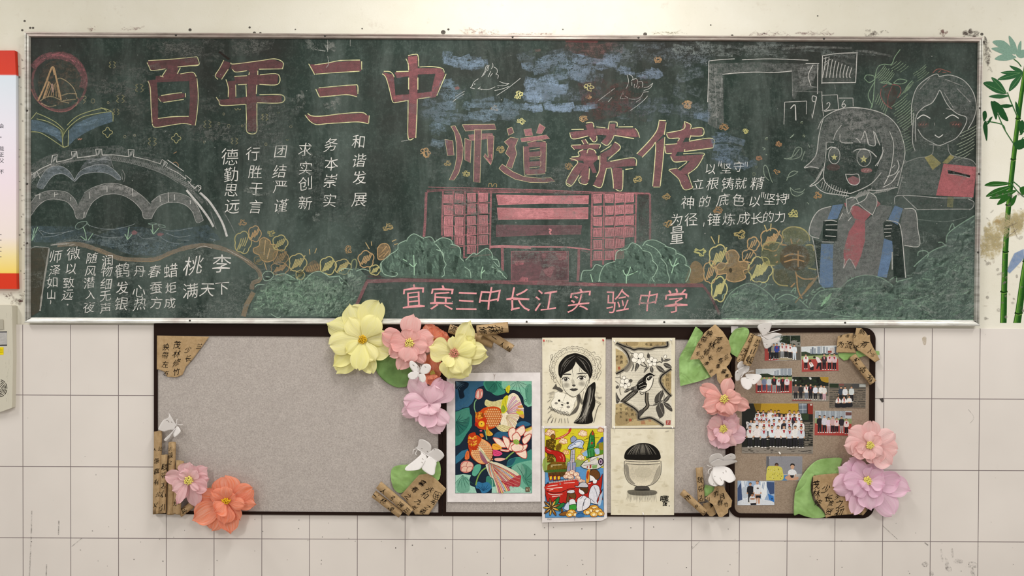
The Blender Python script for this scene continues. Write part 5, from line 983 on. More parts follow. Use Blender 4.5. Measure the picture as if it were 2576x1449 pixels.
d.fill(K, '870,715 885,800 870,920 880,1000 870,1100 830,1200 825,1350 550,1355 620,1270 670,1150 690,1020 720,900 760,800 800,760', .94, True)
for i in range(20): d.line(d.r.choice([G2, 'c8c2b4', G1, K]), 9, [(x := d.r.uniform(760, 860), 780 + d.r.uniform(0, 60)), (x - 30, 1000), (x - d.r.uniform(40, 120), 1200), (x - d.r.uniform(80, 240), 1345)], .55, taper=True)
d.fill(G1, '590,940 640,900 650,960 640,1040 620,1120 580,1190 500,1230 470,1240 540,1150 600,1060', .7, True).fill(G1, '600,940 640,920 690,1040 660,1060', .6, True); d.lines(G1, 5, '700,860 680,960 690,1010; 690,1060 640,1200 560,1330; 880,1000 965,1050 920,1110 860,1340; 945,1060 900,1150 850,1350; 880,1020 960,1060; 620,1100 560,1200', .9)
d.fill(G1, '215,820 250,770 270,740 290,790 330,800 380,850 350,870 300,850 270,830', .8, True); d.lines(K, 6, '260,760 255,850; 300,800 310,850; 330,810 360,870', .8, taper=True)
d.fill('f6f0de', '250,880 300,865 350,880 420,900 520,960 580,950 590,1000 550,1060 540,1130 500,1190 400,1210 300,1190 220,1120 195,1040 230,980', .95, True).line(G2, 5, '250,960 245,900 300,862 340,880 420,890 460,910 520,950 575,945 590,990 560,1020; 245,960 200,1010 192,1060 220,1130 290,1185 400,1210; 560,1030 545,1110 500,1180'.split(';')[0], .85)
d.lines(G2, 5, '245,960 200,1010 192,1060 220,1130 290,1185 400,1210; 560,1030 545,1110 500,1180; 430,890 400,960 380,1010; 350,1120 330,1180', .8)
d.oval(K, 318, 1003, 18, 18).oval(G1, 450, 1043, 20, 20).oval(G2, 272, 1046, 25, 18).oval(G2, 460, 1104, 28, 20).fill(G1, '345,1065 368,1058 388,1072 366,1085', 1, True).lines(G1, 5, '366,1085 360,1105 330,1110; 360,1105 375,1120; 335,1020 420,1058')
q = [(165 + 300 * t, 1090 + 210 * t - 120 * t * t + 10 * math.sin(t * 40)) for t in [i / 30 for i in range(31)]]; d.line(G1, 6, q, .9); d.line(G1, 6, [(x + 30, y + 45) for x, y in q], .9)
for i in range(20): d.line(G1, 6, [(170 + i * 15, 1105 + i * 5), (185 + i * 15, 1150 + i * 5)], .8)
d.lines(G1, 6, '135,1030 190,985; 140,1140 180,1100; 140,1200 200,1150; 135,1350 160,1290 210,1250; 190,1350 230,1270; 250,1350 270,1270; 310,1350 330,1280; 360,1355 350,1280; 410,1355 405,1280; 460,1355 450,1270; 140,1310 200,1220; 220,1300 200,1350', .9)
d.lines(G2, 5, '115,90 125,65 135,90; 145,75 160,70 150,95 165,92; 175,70 180,95; 190,70 195,95 205,75; 210,80 215,98', .8)
d.build('picture', INK, girl)
pushpin(1368, 856, SD + .0006, PIN_R, 'red pushpin at the upper left of the bonnet girl drawing')
pushpin(1517, 855, SD + .0006, PIN_R, 'red pushpin at the upper right of the bonnet girl drawing')

# ---------------------------------------------------------------- bird drawing
bird = sheet('bird_drawing', 'ink drawing of a bird on a branch framed by torn tan calligraphy strips', 'drawing', '58,28 500,30 1040,30 1036,700 1035,1420 55,1430 60,700', 'bird', SD + .0006, PAPER_C)
d = Draw('bird', SD + .0008, 4e-6, seed=23)
d.fill('ddd6c4', '115,190 905,90 980,120 985,930 985,1390 830,1385 115,1050', 1)
for i in range(90):
    y = 240 + i * 12.3; x0 = d.r.uniform(250, 500); x1 = d.r.uniform(700, 985)
    d.line('9d968a', 3, [(x0, y), ((x0 + x1) / 2, y + d.r.uniform(-5, 5)), (x1, y + d.r.uniform(-4, 4))], .55, taper=True)
TN, TN2 = 'bba77c', 'a8926a'
d.fills(TN, '160,95 910,90 905,150 740,175 640,200 480,195 400,215 300,180 200,140; 115,190 230,250 290,330 310,420 240,510 120,585; 115,1060 260,1030 400,1110 460,1180 480,1290 640,1270 740,1300 830,1385 108,1395; 980,520 890,590 820,640 815,720 850,800 900,860 978,930')
for p in ('250,100 450,95 440,150 260,150', '600,100 880,95 870,140 620,160', '120,330 200,300 220,420 130,440', '120,1200 300,1180 320,1350 130,1380', '300,1100 430,1150 440,1280 320,1260', '880,640 970,600 970,820 900,800'): d.fill(TN2, p, .35, True)
d.texts('人:285:135:50 不:590:135:42 真:665:140:42 山:760:140:42 人:850:120:44 真:205:330:45 真:205:410:45 在:290:400:40 辩:135:320:34 中:135:380:34 一:150:240:34 何:920:605:46 四:920:680:40 门:920:755:44 心:935:830:40 结:195:1080:36 言:195:1140:36 西:195:1195:36 未:195:1255:36 此:285:1130:44 中:285:1210:46 未:285:1305:44 有:365:1150:40 真:375:1220:46 亡:375:1305:40 秋:440:1220:34 湖:465:1300:40 山:130:1200:30 在:130:1130:30 见:850:690:36 南:845:740:32', 40, '2a241c', wob=.03, bold=.004)
d.fills('b8503f', '150,480 185,475 190,520 155,525; 320,1285 360,1280 362,1325 325,1330', .6).fills('c06a50', '500,1310 560,1300 580,1370 510,1370; 620,1290 660,1280 670,1330 630,1330', .35)
for p in ('120,115 200,170 280,250 320,330 330,420 250,520 120,590', '130,110 260,165 340,190 400,215 480,200 640,208 740,180 850,175 920,155 915,85', '980,510 890,570 825,625 805,700 840,780 900,860 980,940', '230,1020 300,1060 400,1120 465,1190 480,1290 640,1270 740,1310 860,1390'):
    d.line('8f897c', 60, p, .5); d.line(G1, 24, p, .85, taper=False); d.line(K, 12, p, 1)
d.fill('8d867a', '130,120 200,170 290,240 360,260 340,330 320,420 240,520 300,560 390,420 380,300 330,230 250,190', .55, True)
d.line('6a645a', 10, '190,570 185,640 215,690 190,760 180,850 200,920', .9); d.line(G1, 12, '330,260 400,280; 480,420 560,460 600,480 640,470'.split(';')[0], .9); d.lines(G1, 14, '480,420 530,460 600,480; 540,400 600,470; 740,420 800,400 830,420; 620,260 615,340')
def flower5(x, y, r_, a0=0):
    for k in range(5):
        a = a0 + k * 1.257; u, v = x + r_ * .58 * math.cos(a), y + r_ * .5 * math.sin(a)
        d.oval('f4efe2', u, v, r_ * .5, r_ * .4, 1, math.degrees(a)).oval(G1, u, v, r_ * .5, r_ * .4, .9, math.degrees(a), 5)
    for k in range(10):
        a = k * .63; d.line(G1, 5, [(x, y), (x + r_ * .5 * math.cos(a), y + r_ * .42 * math.sin(a))], .9, taper=True)
    d.oval(K, x, y, 12, 10)
flower5(470, 350, 105, .3); flower5(680, 400, 80, .8); flower5(260, 740, 85, .2)
d.oval('f4efe2', 245, 648, 26, 26).oval(G1, 245, 648, 26, 26, 1, 0, 5).oval(G1, 350, 695, 28, 28, .8).oval('f4efe2', 885, 320, 20, 28, 1, 20).oval(G1, 885, 320, 20, 28, 1, 20, 5).oval(G1, 625, 310, 24, 34, .8)
def leafb(p, c=G1): d.fill(c, p, .95, True); q = pts(p); d.line('d8d2c4', 4, [q[0], ((q[1][0] + q[-1][0]) / 2, (q[1][1] + q[-1][1]) / 2), q[len(q) // 2]], .7); d.line(K, 5, p, .8, True, True)
for p in ('385,420 400,480 360,550 380,490', '440,420 480,460 420,550 420,500', '630,480 600,520 555,570 580,500', '670,475 700,520 685,570 650,530', '745,465 820,480 880,560 800,550', '860,430 930,430 985,490 900,490', '830,330 850,370 835,410 825,370', '850,390 900,360 965,360 920,390', '840,845 850,920 790,1020 725,1030 740,930', '860,1040 880,970 955,920 935,990', '865,1045 930,1050 985,1120 985,1170 900,1110', '800,1050 850,1060 870,1160 860,1230 800,1270 760,1190 745,1110', '120,880 150,940 180,1000 130,1040', '700,1070 780,1020 830,1000 770,1060', '250,870 300,820 350,830 290,870', '120,790 150,770 165,800 130,815'): leafb(p)
d.lines(G1, 8, '620,1070 700,1080 780,1050 850,1000 870,930 850,870; 860,1040 830,1040; 800,1270 790,1295; 110,650 180,640; 110,700 160,740', .9)
d.line('6f685c', 52, '600,880 595,1000 610,1090 540,1160 490,1200', 1); d.line(K, 14, '580,880 575,1000 590,1080 520,1150 475,1180').line(K, 12, '620,880 618,1000 632,1090 560,1170 500,1240').fill(G1, '470,1170 560,1130 530,1200 480,1270', .9, True)
d.fill('4a453e', '190,1010 320,900 420,840 470,860 400,930 280,1025 230,1030', 1, True); d.lines(K, 12, '200,1010 330,890 430,830; 250,1030 370,930 460,860'); d.lines('c8c2b4', 5, '240,1000 400,870; 270,1010 420,880', .8)
d.fill(G1, '360,800 430,770 470,700 540,640 600,590 660,580 690,620 640,640 600,690 590,760 540,830 460,850 350,840', 1, True).fill('f0eadb', '600,690 690,640 680,740 640,830 560,870 480,870 470,850 560,820', 1, True).fill(K, '560,630 600,590 650,572 700,600 710,615 640,615 590,650 570,700 530,690', 1, True)
d.fill('efe9da', '590,660 630,620 700,620 690,660 650,710 600,710', 1, True).fill(K, '600,660 640,628 690,628 670,660 640,690 610,690', .85, True).oval('c8c2b4', 628, 652, 10, 9).fill(K, '690,610 735,602 700,632', 1)
d.fill(K, '450,760 520,700 600,740 580,810 500,840 450,820', .85, True); d.lines('d8d2c4', 7, '470,760 540,720; 480,800 560,770 600,780; 500,830 580,800; 440,780 430,830; 420,780 410,830', .8); d.lines(K, 8, '480,862 560,872 640,830 690,740 700,660; 490,880 520,910 560,890; 540,870 590,870')
d.fill('a8403c', '895,1310 968,1308 966,1380 895,1380', .9).lines('e0cfc0', 5, '908,1325 955,1325; 912,1345 940,1340 950,1365; 930,1325 925,1370; 905,1365 930,1360', .9)
d.build('picture', INK, bird)
# ---------------------------------------------------------------- colourful poster drawing
space = sheet('poster_drawing', 'colourful marker drawing of rockets, a red ship and three onlookers on white paper', 'drawing', '42,38 500,40 970,35 974,700 978,1350 940,1372 890,1395 480,1405 50,1418 46,700', 'space', SD + .0012, PAPER_W)
d = Draw('space', SD + .0014, 4e-6, seed=24); L = '1f1a1a'
d.fill('d6c932', '88,75 925,75 930,1340 95,1350')
d.fill('5f96c8', '92,560 400,560 500,640 600,600 928,640 928,1340 95,1350', 1).fill('a8bf5a', '92,480 420,500 420,640 92,700', .8, True).fill('9ab468', '530,520 660,540 640,600 540,620', .7, True)
for i in range(30): d.line('c2b020', 8, [(x := d.r.uniform(100, 800), y := d.r.uniform(90, 480)), (x + 60, y + d.r.uniform(-8, 8))], .5)
def cloud(x, y, s, c='f2d8b0', e='b8502a'):
    for (u, v, r_) in ((-.5, .1, .45), (-.1, -.35, .5), (.4, -.15, .5), (.1, .25, .5), (.6, .25, .35)):
        d.oval(e, x + u * s, y + v * s, r_ * s * 1.08, r_ * s * .9)
    for (u, v, r_) in ((-.5, .1, .45), (-.1, -.35, .5), (.4, -.15, .5), (.1, .25, .5), (.6, .25, .35)):
        d.oval(c, x + u * s, y + v * s, r_ * s * .86, r_ * s * .7).oval(e, x + u * s, y + v * s, r_ * s * .5, r_ * s * .4, .8, d.r.uniform(0, 360), 5, 0, 230)
cloud(165, 140, 78, 'f0d2b0', 'a8502a'); cloud(630, 145, 70, 'f3e0c0', 'c2703a'); cloud(350, 255, 66, 'f3dcb8', 'b85a2c'); cloud(385, 415, 52, 'f0c890', 'b85a20'); cloud(600, 490, 60, 'f3e0b8', 'a8602a'); cloud(640, 410, 46, 'e8c070', 'a8602a'); cloud(885, 95, 52, 'f0d0a8', 'a84a2a')
d.fill('c23a2c', '240,215 330,180 410,130 440,75 470,75 440,140 350,200 260,232', 1, True); d.line('f0c8b8', 6, '270,215 360,180 430,120')
d.fill('5a4514', '105,240 180,220 250,240 240,300 225,360 225,560 120,560 120,420 100,330', 1, False)
for i in range(70): d.line(d.r.choice(['b88f2a', 'd8b03a', '2c220c']), 7, [(x := d.r.uniform(110, 235), y := d.r.uniform(240, 540)), (x + d.r.uniform(-18, 18), y + d.r.uniform(-18, 18))], .9)
d.fill('8a6a1c', '240,330 300,280 330,310 310,380 260,395', 1, True); d.hatch(L, 5, 260, 380, 310, 300, 7, 40, 20, .9); d.oval('8a5a20', 205, 190, 32, 36).oval(L, 205, 190, 32, 36, 1, 0, 6)
d.fill('b5261e', '95,330 160,370 260,390 340,420 380,490 380,555 250,560 250,500 200,445 120,430 95,400', 1, True); d.line(L, 7, '95,335 160,372 260,392 345,425 382,490 380,556; 0,0'.split(';')[0]).line(L, 7, '95,400 130,432 205,448 245,500 248,560').lines('e88a7a', 9, '330,440 355,490 355,540; 300,470 320,500; 120,370 180,400', .9)
d.fill('7a5a1c', '125,600 200,545 380,555 410,640 380,670 120,680', 1); d.hatch('2c200a', 6, 140, 630, 390, 610, 22, 6, 80, .9); d.hatch('c09a3a', 4, 146, 630, 396, 610, 22, 4, 70, .8); d.lines('e8dcae', 7, '175,598 330,592; 175,622 200,620', 1); d.fill('4a6a2c', '110,672 400,655 400,690 110,700', .9, True); d.fill('6a4a20', '130,705 390,690 400,760 140,775', .9); d.hatch('241a0a', 5, 150, 735, 390, 725, 14, 4, 50, .9)
for x in (150, 208, 264): d.both('a82a1c', L, 5, f'{x},750 {x+45},745 {x+45},810 {x},818', 1); d.fill('e8c83a', f'{x+8},760 {x+38},756 {x+36},800 {x+12},805')
# grey launch tower and shuttle
d.both('b8b4c0', L, 6, '460,380 520,370 515,560 530,680 400,690 410,560 450,540', 1); d.both('8f9ab8', L, 5, '420,580 450,550 455,680 415,680; 480,560 535,560 530,680 480,680; 455,210 500,175 545,210 540,270 460,275', 1); d.lines('d8909a', 8, '435,610 430,670; 505,600 500,665; 480,510 478,560', .8); d.lines(L, 4, '480,390 478,540; 470,440 515,440; 465,500 510,500')
d.both('b9c6de', L, 7, '415,360 440,310 500,270 560,230 620,240 650,270 630,330 640,360 590,355 520,345 460,375', 1, smooth=True); d.fill('e8ecf4', '470,320 540,280 600,270 580,310 500,335', .9, True); d.lines('4a5a86', 6, '450,330 500,305 530,300; 500,285 560,260 620,270; 560,330 620,350; 470,300 490,325; 510,285 525,310')
# steam
for (x, y, s) in ((420, 720, 44), (480, 700, 44), (540, 730, 44), (390, 760, 40), (460, 770, 46), (560, 780, 40), (600, 820, 34), (640, 830, 30)): d.oval('a85a3a', x, y, s, s * .8).oval('f0d8c0', x, y, s * .86, s * .68).oval('c8705a', x, y, s * .5, s * .36, .9, d.r.uniform(0, 300), 6, 0, 230)
# green tower, hill, white craft
d.both('2c7a3a', L, 7, '770,100 795,150 800,230 805,330 690,380 720,250 730,170', 1); d.both('3a8a46', L, 6, '700,360 790,340 810,380 800,470 680,500 690,400', 1); d.fill('b8402a', '765,105 788,140 785,170 755,165', 1).fill('c83a2a', '750,270 775,265 772,300 748,298', 1); d.lines('1c4a24', 6, '720,230 800,225; 725,290 803,290; 705,400 715,490; 745,390 750,480; 780,380 785,470', 1); d.lines('8ac08a', 5, '745,190 740,320; 725,420 728,480', .8); d.line(L, 5, '650,240 700,210 730,205').line(L, 4, '800,205 865,200').line(L, 4, '640,270 700,260')
d.fill('2f5aa0', '825,300 870,240 900,195 928,190 928,300', 1).fill('5a8a2c', '810,340 850,290 928,260 928,430 860,450', 1, False); d.hatch('c28a2a', 8, 860, 330, 920, 330, 5, 6, 110, .8); d.fill('8fb4d8', '620,430 690,380 700,470 650,470', 1).fill('a8bed8', '800,370 860,360 870,430 820,440', 1, True)
d.both('d8d4cc', L, 8, '600,610 660,540 740,490 850,460 928,440 928,600 850,650 720,660 640,640', 1, smooth=False); d.lines('5a5460', 6, '650,560 720,550 850,480; 640,600 760,590 850,580; 740,495 750,520; 700,520 715,545', 1); d.fills('c2c04a', '700,520 730,505 735,545 705,555; 830,500 860,490 862,520 835,530', .9).fills('a8403a', '730,595 755,590 752,640 728,645; 690,610 705,608 700,645 688,645', .9).fill('8ab06a', '760,600 840,590 830,640 770,650', .8); d.oval('2c2030', 888, 548, 38, 55, 1).oval('c0a8c0', 888, 548, 24, 36).oval('4a2a4a', 888, 548, 12, 18)
# red ship
d.both('b82a22', L, 8, '100,870 170,850 350,815 550,790 560,870 640,860 770,830 860,810 915,720 905,860 890,940 915,1090 880,1100 700,1120 330,1145 280,1130 120,1120 95,1000', 1); d.fill('d83a2e', '110,890 540,820 545,900 400,970 250,995 120,960', .8, True); d.line(L, 9, '110,965 200,995 320,985 430,940 520,930').line(L, 6, '130,860 140,840 350,800 555,790'); d.hatch('f0e8e0', 6, 150, 850, 545, 795, 26, 2, 22, 1)
d.lines('f6e6dc', 9, '130,900 270,880; 115,935 340,915; 150,955 210,942; 360,855 515,845; 140,1000 200,1020 340,1010; 190,1050 310,1035; 705,865 745,855', .95); d.fill('8a8a86', '295,860 320,855 320,875 300,880', 1); d.fill('e8a03a', '690,680 740,670 720,830 680,840', .9, True).fill('b8401e', '680,760 700,680 720,700 700,800', .8, True)
# onlookers: body, hair and cap only
def head_back(x, y, r_, hair): d.both(hair, L, 6, [(x - r_, y - r_ * .2), (x - r_ * .6, y - r_), (x + r_ * .4, y - r_ * 1.05), (x + r_ * 1.05, y - r_ * .2), (x + r_ * .9, y + r_ * .6), (x + r_ * .3, y + r_ * .9), (x - r_ * .2, y + r_ * .3)].__iter__() and ' '.join(f'{a:.0f},{b:.0f}' for a, b in [(x - r_, y - r_ * .2), (x - r_ * .6, y - r_), (x + r_ * .4, y - r_ * 1.05), (x + r_ * 1.05, y - r_ * .2), (x + r_ * .9, y + r_ * .6), (x + r_ * .3, y + r_ * .9), (x - r_ * .2, y + r_ * .3)]), 1, smooth=True)
d.both('f0ecec', L, 6, '735,690 770,670 830,760 830,850 780,860 770,820 740,830 730,780', 1, smooth=True); head_back(800, 740, 72, '6a4426')
d.both('dcdce4', L, 7, '715,1040 740,930 790,880 860,900 880,1000 870,1100 850,1160 760,1140 735,1120', 1, smooth=True); d.lines('6a6a7a', 7, '790,900 830,1000 840,1120; 745,1080 800,1130; 880,960 850,1080', .9); d.both('a83024', L, 5, '915,940 880,1040 840,1150 830,1110 870,1020', 1); d.fill('c8dcf0', '870,1040 915,970 905,1090 880,1180 850,1170', .8)
d.both('f0ecec', L, 6, '585,930 640,910 660,990 640,1020 600,1010 575,980', 1, smooth=True); head_back(650, 950, 58, '5a3a22'); d.both('c8c6cc', L, 7, '515,890 560,895 600,850 660,840 705,880 700,915 600,915 540,915', 1, smooth=True); d.both('e4e2e8', L, 7, '550,1100 580,1060 640,1030 700,1060 740,1090 730,1180 650,1240 550,1250', 1, smooth=True); d.lines('55555f', 7, '690,1050 640,1140 630,1240; 660,1080 640,1180; 640,1030 600,1080', .9)
head_back(468, 1040, 62, '6a4a2a'); d.both('6a4a2a', L, 5, '410,1010 430,990 440,1100 400,1180 380,1200', 1); d.both('d8d6dc', L, 6, '405,975 440,955 500,950 515,985 470,1000 410,992', 1, smooth=True); d.both('e8e6ea', L, 6, '440,1100 480,1080 520,1100 530,1180 440,1180', 1, smooth=True); d.both('3f9a3a', L, 6, '430,1180 480,1160 535,1165 530,1240 440,1240', 1, smooth=True); d.both('c6d2e8', L, 6, '360,1220 400,1140 430,1130 430,1240', 1, smooth=True); d.lines('c83a3a', 8, '470,1075 500,1080', 1)
# flowers and scroll clouds
d.both('2f7a3e', L, 6, '210,1130 250,1080 295,1050 285,1130 230,1180; 260,1200 310,1150 370,1135 350,1190 270,1230', 1, smooth=True).both('2f6a4a', L, 5, '250,1230 330,1220 300,1260', 1)
for k in range(9):
    a = math.radians(k * 40 - 100); r_ = 118 if k % 2 else 135
    q = [(182 + 16 * math.cos(a), 1205 + 16 * math.sin(a)), (182 + r_ * .6 * math.cos(a - .22), 1205 + r_ * .6 * math.sin(a - .22)), (182 + r_ * math.cos(a), 1205 + r_ * math.sin(a)), (182 + r_ * .6 * math.cos(a + .22), 1205 + r_ * .6 * math.sin(a + .22))]
    d.fill('d8a53a' if k % 2 else '8a5a28', q, 1, True).line(L, 6, q, 1, True, True).line('f0d88a', 6, [q[0], ((q[0][0] + q[2][0]) / 2, (q[0][1] + q[2][1]) / 2)], .9)
d.oval('5a3a1a', 182, 1205, 22, 30); d.both('8a5a2a', L, 5, '290,1310 340,1270 400,1260 430,1290 370,1320; 320,1270 330,1210 350,1250', 1, smooth=True)
for (x, y, s) in ((470, 1275, 62), (440, 1305, 50), (520, 1300, 46), (790, 1215, 70), (740, 1250, 62), (840, 1260, 72), (690, 1270, 52), (890, 1290, 50), (790, 1300, 56)): d.oval('8a4a1c', x, y, s * 1.05, s * .75).oval('e8b850', x, y, s * .93, s * .63).oval('f6e6b8', x + 5, y + 5, s * .55, s * .36).oval('a8561c', x, y, s * .6, s * .42, 1, d.r.uniform(0, 300), 6, 0, 240)
d.fill('3f78b0', '540,1290 600,1265 650,1290 640,1340 540,1345', .9, True); d.lines(L, 6, '550,1300 600,1280 640,1300', .9)
d.line('3a3430', 5, '88,75 925,75 930,1340 95,1350', 1, False, True)
for (x, y) in ((125, 1375), (140, 1372), (156, 1378), (172, 1374)): d.lines('6f6a66', 4, f'{x},{y} {x+6},{y-12} {x+10},{y+6}', .8)
d.lines('8a8480', 4, '505,1345 515,1370; 525,1345 515,1370 516,1395', .8)
d.build('picture', INK, space)

# ---------------------------------------------------------------- charcoal study (plain still life stands in for the cartoon figure)
bun = sheet('charcoal_drawing', 'cream sheet with a charcoal study of a round pot, brush writing at its lower right', 'drawing', '36,14 42,78 500,80 985,82 983,700 980,1366 540,1368 40,1364 38,600', 'bun', SD + .0001, PAPER_C)
d = Draw('bun', SD + .0003, 4e-6, seed=25)
for i in range(60): d.oval('d2c8ac', d.r.uniform(60, 950), d.r.uniform(100, 1330), d.r.uniform(10, 60), d.r.uniform(6, 30), .14)
d.fill('e2d8c0', '240,560 260,480 500,430 770,480 790,600 780,760 700,880 580,930 420,930 300,870 245,740', 1, True)
d.fill(K, '245,530 255,430 330,350 430,305 510,292 600,300 690,340 760,420 775,530 640,548 500,550 360,545', .95, True)
for i in range(34): d.line(d.r.choice([G2, G1, 'a8a294', K]), 8, [(510 + (i - 17) * 5, 310), (510 + (i - 17) * 10, 390), (510 + (i - 17) * 13.5, 470)], .5, taper=True)
for i in range(26): d.line(G1, 14, [(x := 260 + i * 19, 560 + 14 * math.sin(i)), (x + (510 - x) * .06, 700), (x + (510 - x) * .3, 900 - abs(510 - x) * .25)], .16, taper=True)
d.fill(G2, '245,620 300,640 320,800 400,900 340,890 270,800', .55, True).fill(G2, '770,620 720,700 660,860 620,910 700,870 775,740', .4, True)
d.lines(G1, 9, '242,560 245,740 300,870 420,932 580,932 700,880 782,750 785,560; 250,560 510,575 775,560; 260,600 510,616 770,600', .9)
d.fill('d8cfb8', '400,690 520,650 640,690 620,780 520,810 420,780', .7, True); d.fill(G1, '420,935 580,935 620,990 560,1000 440,1000 390,985', .9, True); d.fill(K, '290,1000 430,985 600,985 720,1010 700,1060 520,1075 330,1060', .55, True)
for i in range(26): d.line(G1, 9, [(280 + i * 17, 1020), (285 + i * 17, 1090), (280 + i * 17 + d.r.uniform(-20, 20), 1160 + d.r.uniform(-30, 20))], .35, taper=True)
d.text('哪', 835, 1125, 92, K, 1, 8, .018, 1.25, -.15, .05).text('吒', 865, 1205, 78, K, 1, 8, .016, 1.25, -.15, .05); d.oval(G3, 872, 120, 34, 8, .5, -12)
d.build('picture', INK, bun)
for (c, x, y, w) in (('bun', 85, 52, 'upper left of the charcoal sheet'), ('bun', 950, 50, 'upper right of the charcoal sheet'), ('bun', 517, 1335, 'bottom edge of the charcoal sheet'), ('bird', 95, 78, 'upper left of the bird drawing'), ('bird', 972, 55, 'upper right of the bird drawing'),
                     ('space', 65, 52, 'upper left of the rocket drawing'), ('space', 945, 55, 'upper right of the rocket drawing'), ('fish', 572, 1402, 'bottom edge of the goldfish painting')):
    pushpin(*cx(c, x, y), SD + (.0014 if c == 'space' else .0006 if c != 'fish' else 0), PIN_W, 'white pushpin at the ' + w)

# ---------------------------------------------------------------- class photos on the right pinboard
def person(d, x, y, h, shirt, pants, scarf=None, hair='1c1816', shoe='e6e2dc', skin='c99a7a', bend=0, arms=True):
    """a small printed figure, head top at (x, y), h tall"""
    u = h / 7.2; w = u * 1.05
    d.fill(pants, [(x - w * .75, y + u * 3.6), (x + w * .75, y + u * 3.6), (x + w * .72, y + h * .96), (x + w * .15, y + h * .96), (x, y + u * 4.6), (x - w * .15, y + h * .96), (x - w * .72, y + h * .96)])
    d.oval(shoe, x - w * .5, y + h * .975, w * .34, u * .17).oval(shoe, x + w * .5, y + h * .975, w * .34, u * .17)
    d.fill(shirt, [(x - w * .95, y + u * 1.5), (x - w * .3, y + u * 1.15), (x + w * .3, y + u * 1.15), (x + w * .95, y + u * 1.5), (x + w * 1.15, y + u * 2.8), (x + w * .85, y + u * 3.9), (x - w * .85, y + u * 3.9), (x - w * 1.15, y + u * 2.8)], 1, True)
    if arms: d.oval(skin, x - w * 1.0, y + u * 3.7, w * .22, u * .3).oval(skin, x + w * 1.0, y + u * 3.7, w * .22, u * .3)
    d.oval(skin, x, y + u * .62, u * .42, u * .56); d.fill(hair, [(x - u * .5, y + u * .6), (x - u * .42, y + u * .1), (x, y - u * .08), (x + u * .42, y + u * .1), (x + u * .5, y + u * .6), (x + u * .3, y + u * .3), (x - u * .3, y + u * .3)], 1, True)
    d.line('7a4a3a', u * .06, [(x - u * .14, y + u * .9), (x + u * .14, y + u * .9)])
    if scarf: d.fill(scarf, [(x - w * .45, y + u * 1.3), (x, y + u * 1.6), (x + w * .45, y + u * 1.3), (x + w * .15, y + u * 2.6), (x - w * .1, y + u * 2.5)])
PHM = mat('photo_paper', 'e8e6e2', 0.4, 0.3); PHD = FD + .0014
def photo(label, quad, crop, seed):
    q = [cx(crop, *p) for p in pts(quad)]
    o = thing('photo_print', P(sum(p[0] for p in q) / 4, max(p[1] for p in q), PHD), label, 'photo', 'class photos on the right pinboard')
    v, f = slab(q, PHD - .0005, PHD); link('print_backing', v, f, PHM, o)
    x0, x1, y0, y1 = min(q[0][0], q[3][0]), max(q[1][0], q[2][0]), min(q[0][1], q[1][1]), max(q[2][1], q[3][1])
    def clip(x, y):
        x, y = min(max(x, x0), x1), min(max(y, y0), y1); s_ = (x - x0) / (x1 - x0); t_ = (y - y0) / (y1 - y0)
        a = q[0][1] + (q[1][1] - q[0][1]) * s_ + .1; b = q[3][1] + (q[2][1] - q[3][1]) * s_ - .1
        l = q[0][0] + (q[3][0] - q[0][0]) * t_ + .1; r_ = q[1][0] + (q[2][0] - q[1][0]) * t_ - .1
        return min(max(x, l), r_), min(max(y, a), b)
    return o, Draw(crop, PHD + .0001, 4e-6, seed=seed, clip=clip)
RT, SC_ = 'a8443e', 'a82a30'
WS, BK, BL = 'e6e4e2', '1c1b20', '4a5a7a'
o, d = photo('small photo of seven pupils standing under dark trees, topmost of the photos', '495,230 1105,228 1112,645 498,662', 'S', 31)
d.fill('c8ccce', '495,230 1105,228 1112,645 498,662').fill('1d2a1c', '740,232 1105,228 1108,420 900,380 820,350 740,330', 1).fill('b0b4b4', '640,235 800,235 790,300 700,350 560,380 500,400 497,235', .9, True).fill('8a8880', '940,330 1080,320 1105,440 960,440', .9, True).fill('5a564e', '500,400 1108,420 1112,645 900,648 700,640', 1).fill(RT, '496,440 580,430 600,600 760,640 640,655 498,662', 1).fill('b8a888', '740,610 880,600 980,640 740,650', .8)
for i in range(40): d.oval(d.r.choice(['26361f', '12190f', '34462a']), d.r.uniform(760, 1090), d.r.uniform(240, 380), 18, 12, .6)
d.line('9a9a96', 6, '935,235 940,400')
for (x, y, h, s, p, c) in ((600, 375, 270, '2a2c36', BK, None), (655, 370, 265, '9a9a90', BK, None), (705, 365, 270, '3a4a9a', BK, SC_), (797, 360, 255, WS, '8a8c90', SC_), (865, 360, 255, 'd8c8c8', BK, SC_), (932, 370, 255, WS, BK, SC_), (1005, 380, 265, 'dfe4ea', 'c8d2dc', None)): person(d, x, y, h, s, p, c)
d.build('picture', PHOTO, o)
o, d = photo('small photo of six pupils on a red track before towers, one crouching', '1120,420 1740,400 1762,830 1130,850', 'S', 32)
d.fill('d2d6d8', '1120,420 1740,400 1745,560 1125,580').fill('34402c', '1122,510 1200,505 1300,540 1740,530 1748,590 1125,600').fill('9aa872', '1125,580 1746,560 1748,630 1128,640').fill(RT, '1128,640 1750,625 1762,830 1130,850')
for (x, w, h, c) in ((1275, 22, 80, '7a8490'), (1300, 30, 110, '5c6878'), (1340, 26, 90, '7c8894'), (1395, 50, 120, '8a96a4'), (1450, 26, 130, 'b0b4b8'), (1490, 34, 120, '8a9298'), (1545, 30, 110, '9aa2aa'), (1610, 70, 100, 'c8c0bc'), (1690, 36, 120, '5c6470')): d.fill(c, [(x, 540 - h), (x + w, 538 - h), (x + w, 545), (x, 545)]); d.hatch('d8dce0', 2, x + 4, 540 - h * .5, x + w - 4, 540 - h * .5, 3, 1, h * .8, .6)
d.fill('8a3a34', '1575,490 1640,488 1640,525 1575,525')
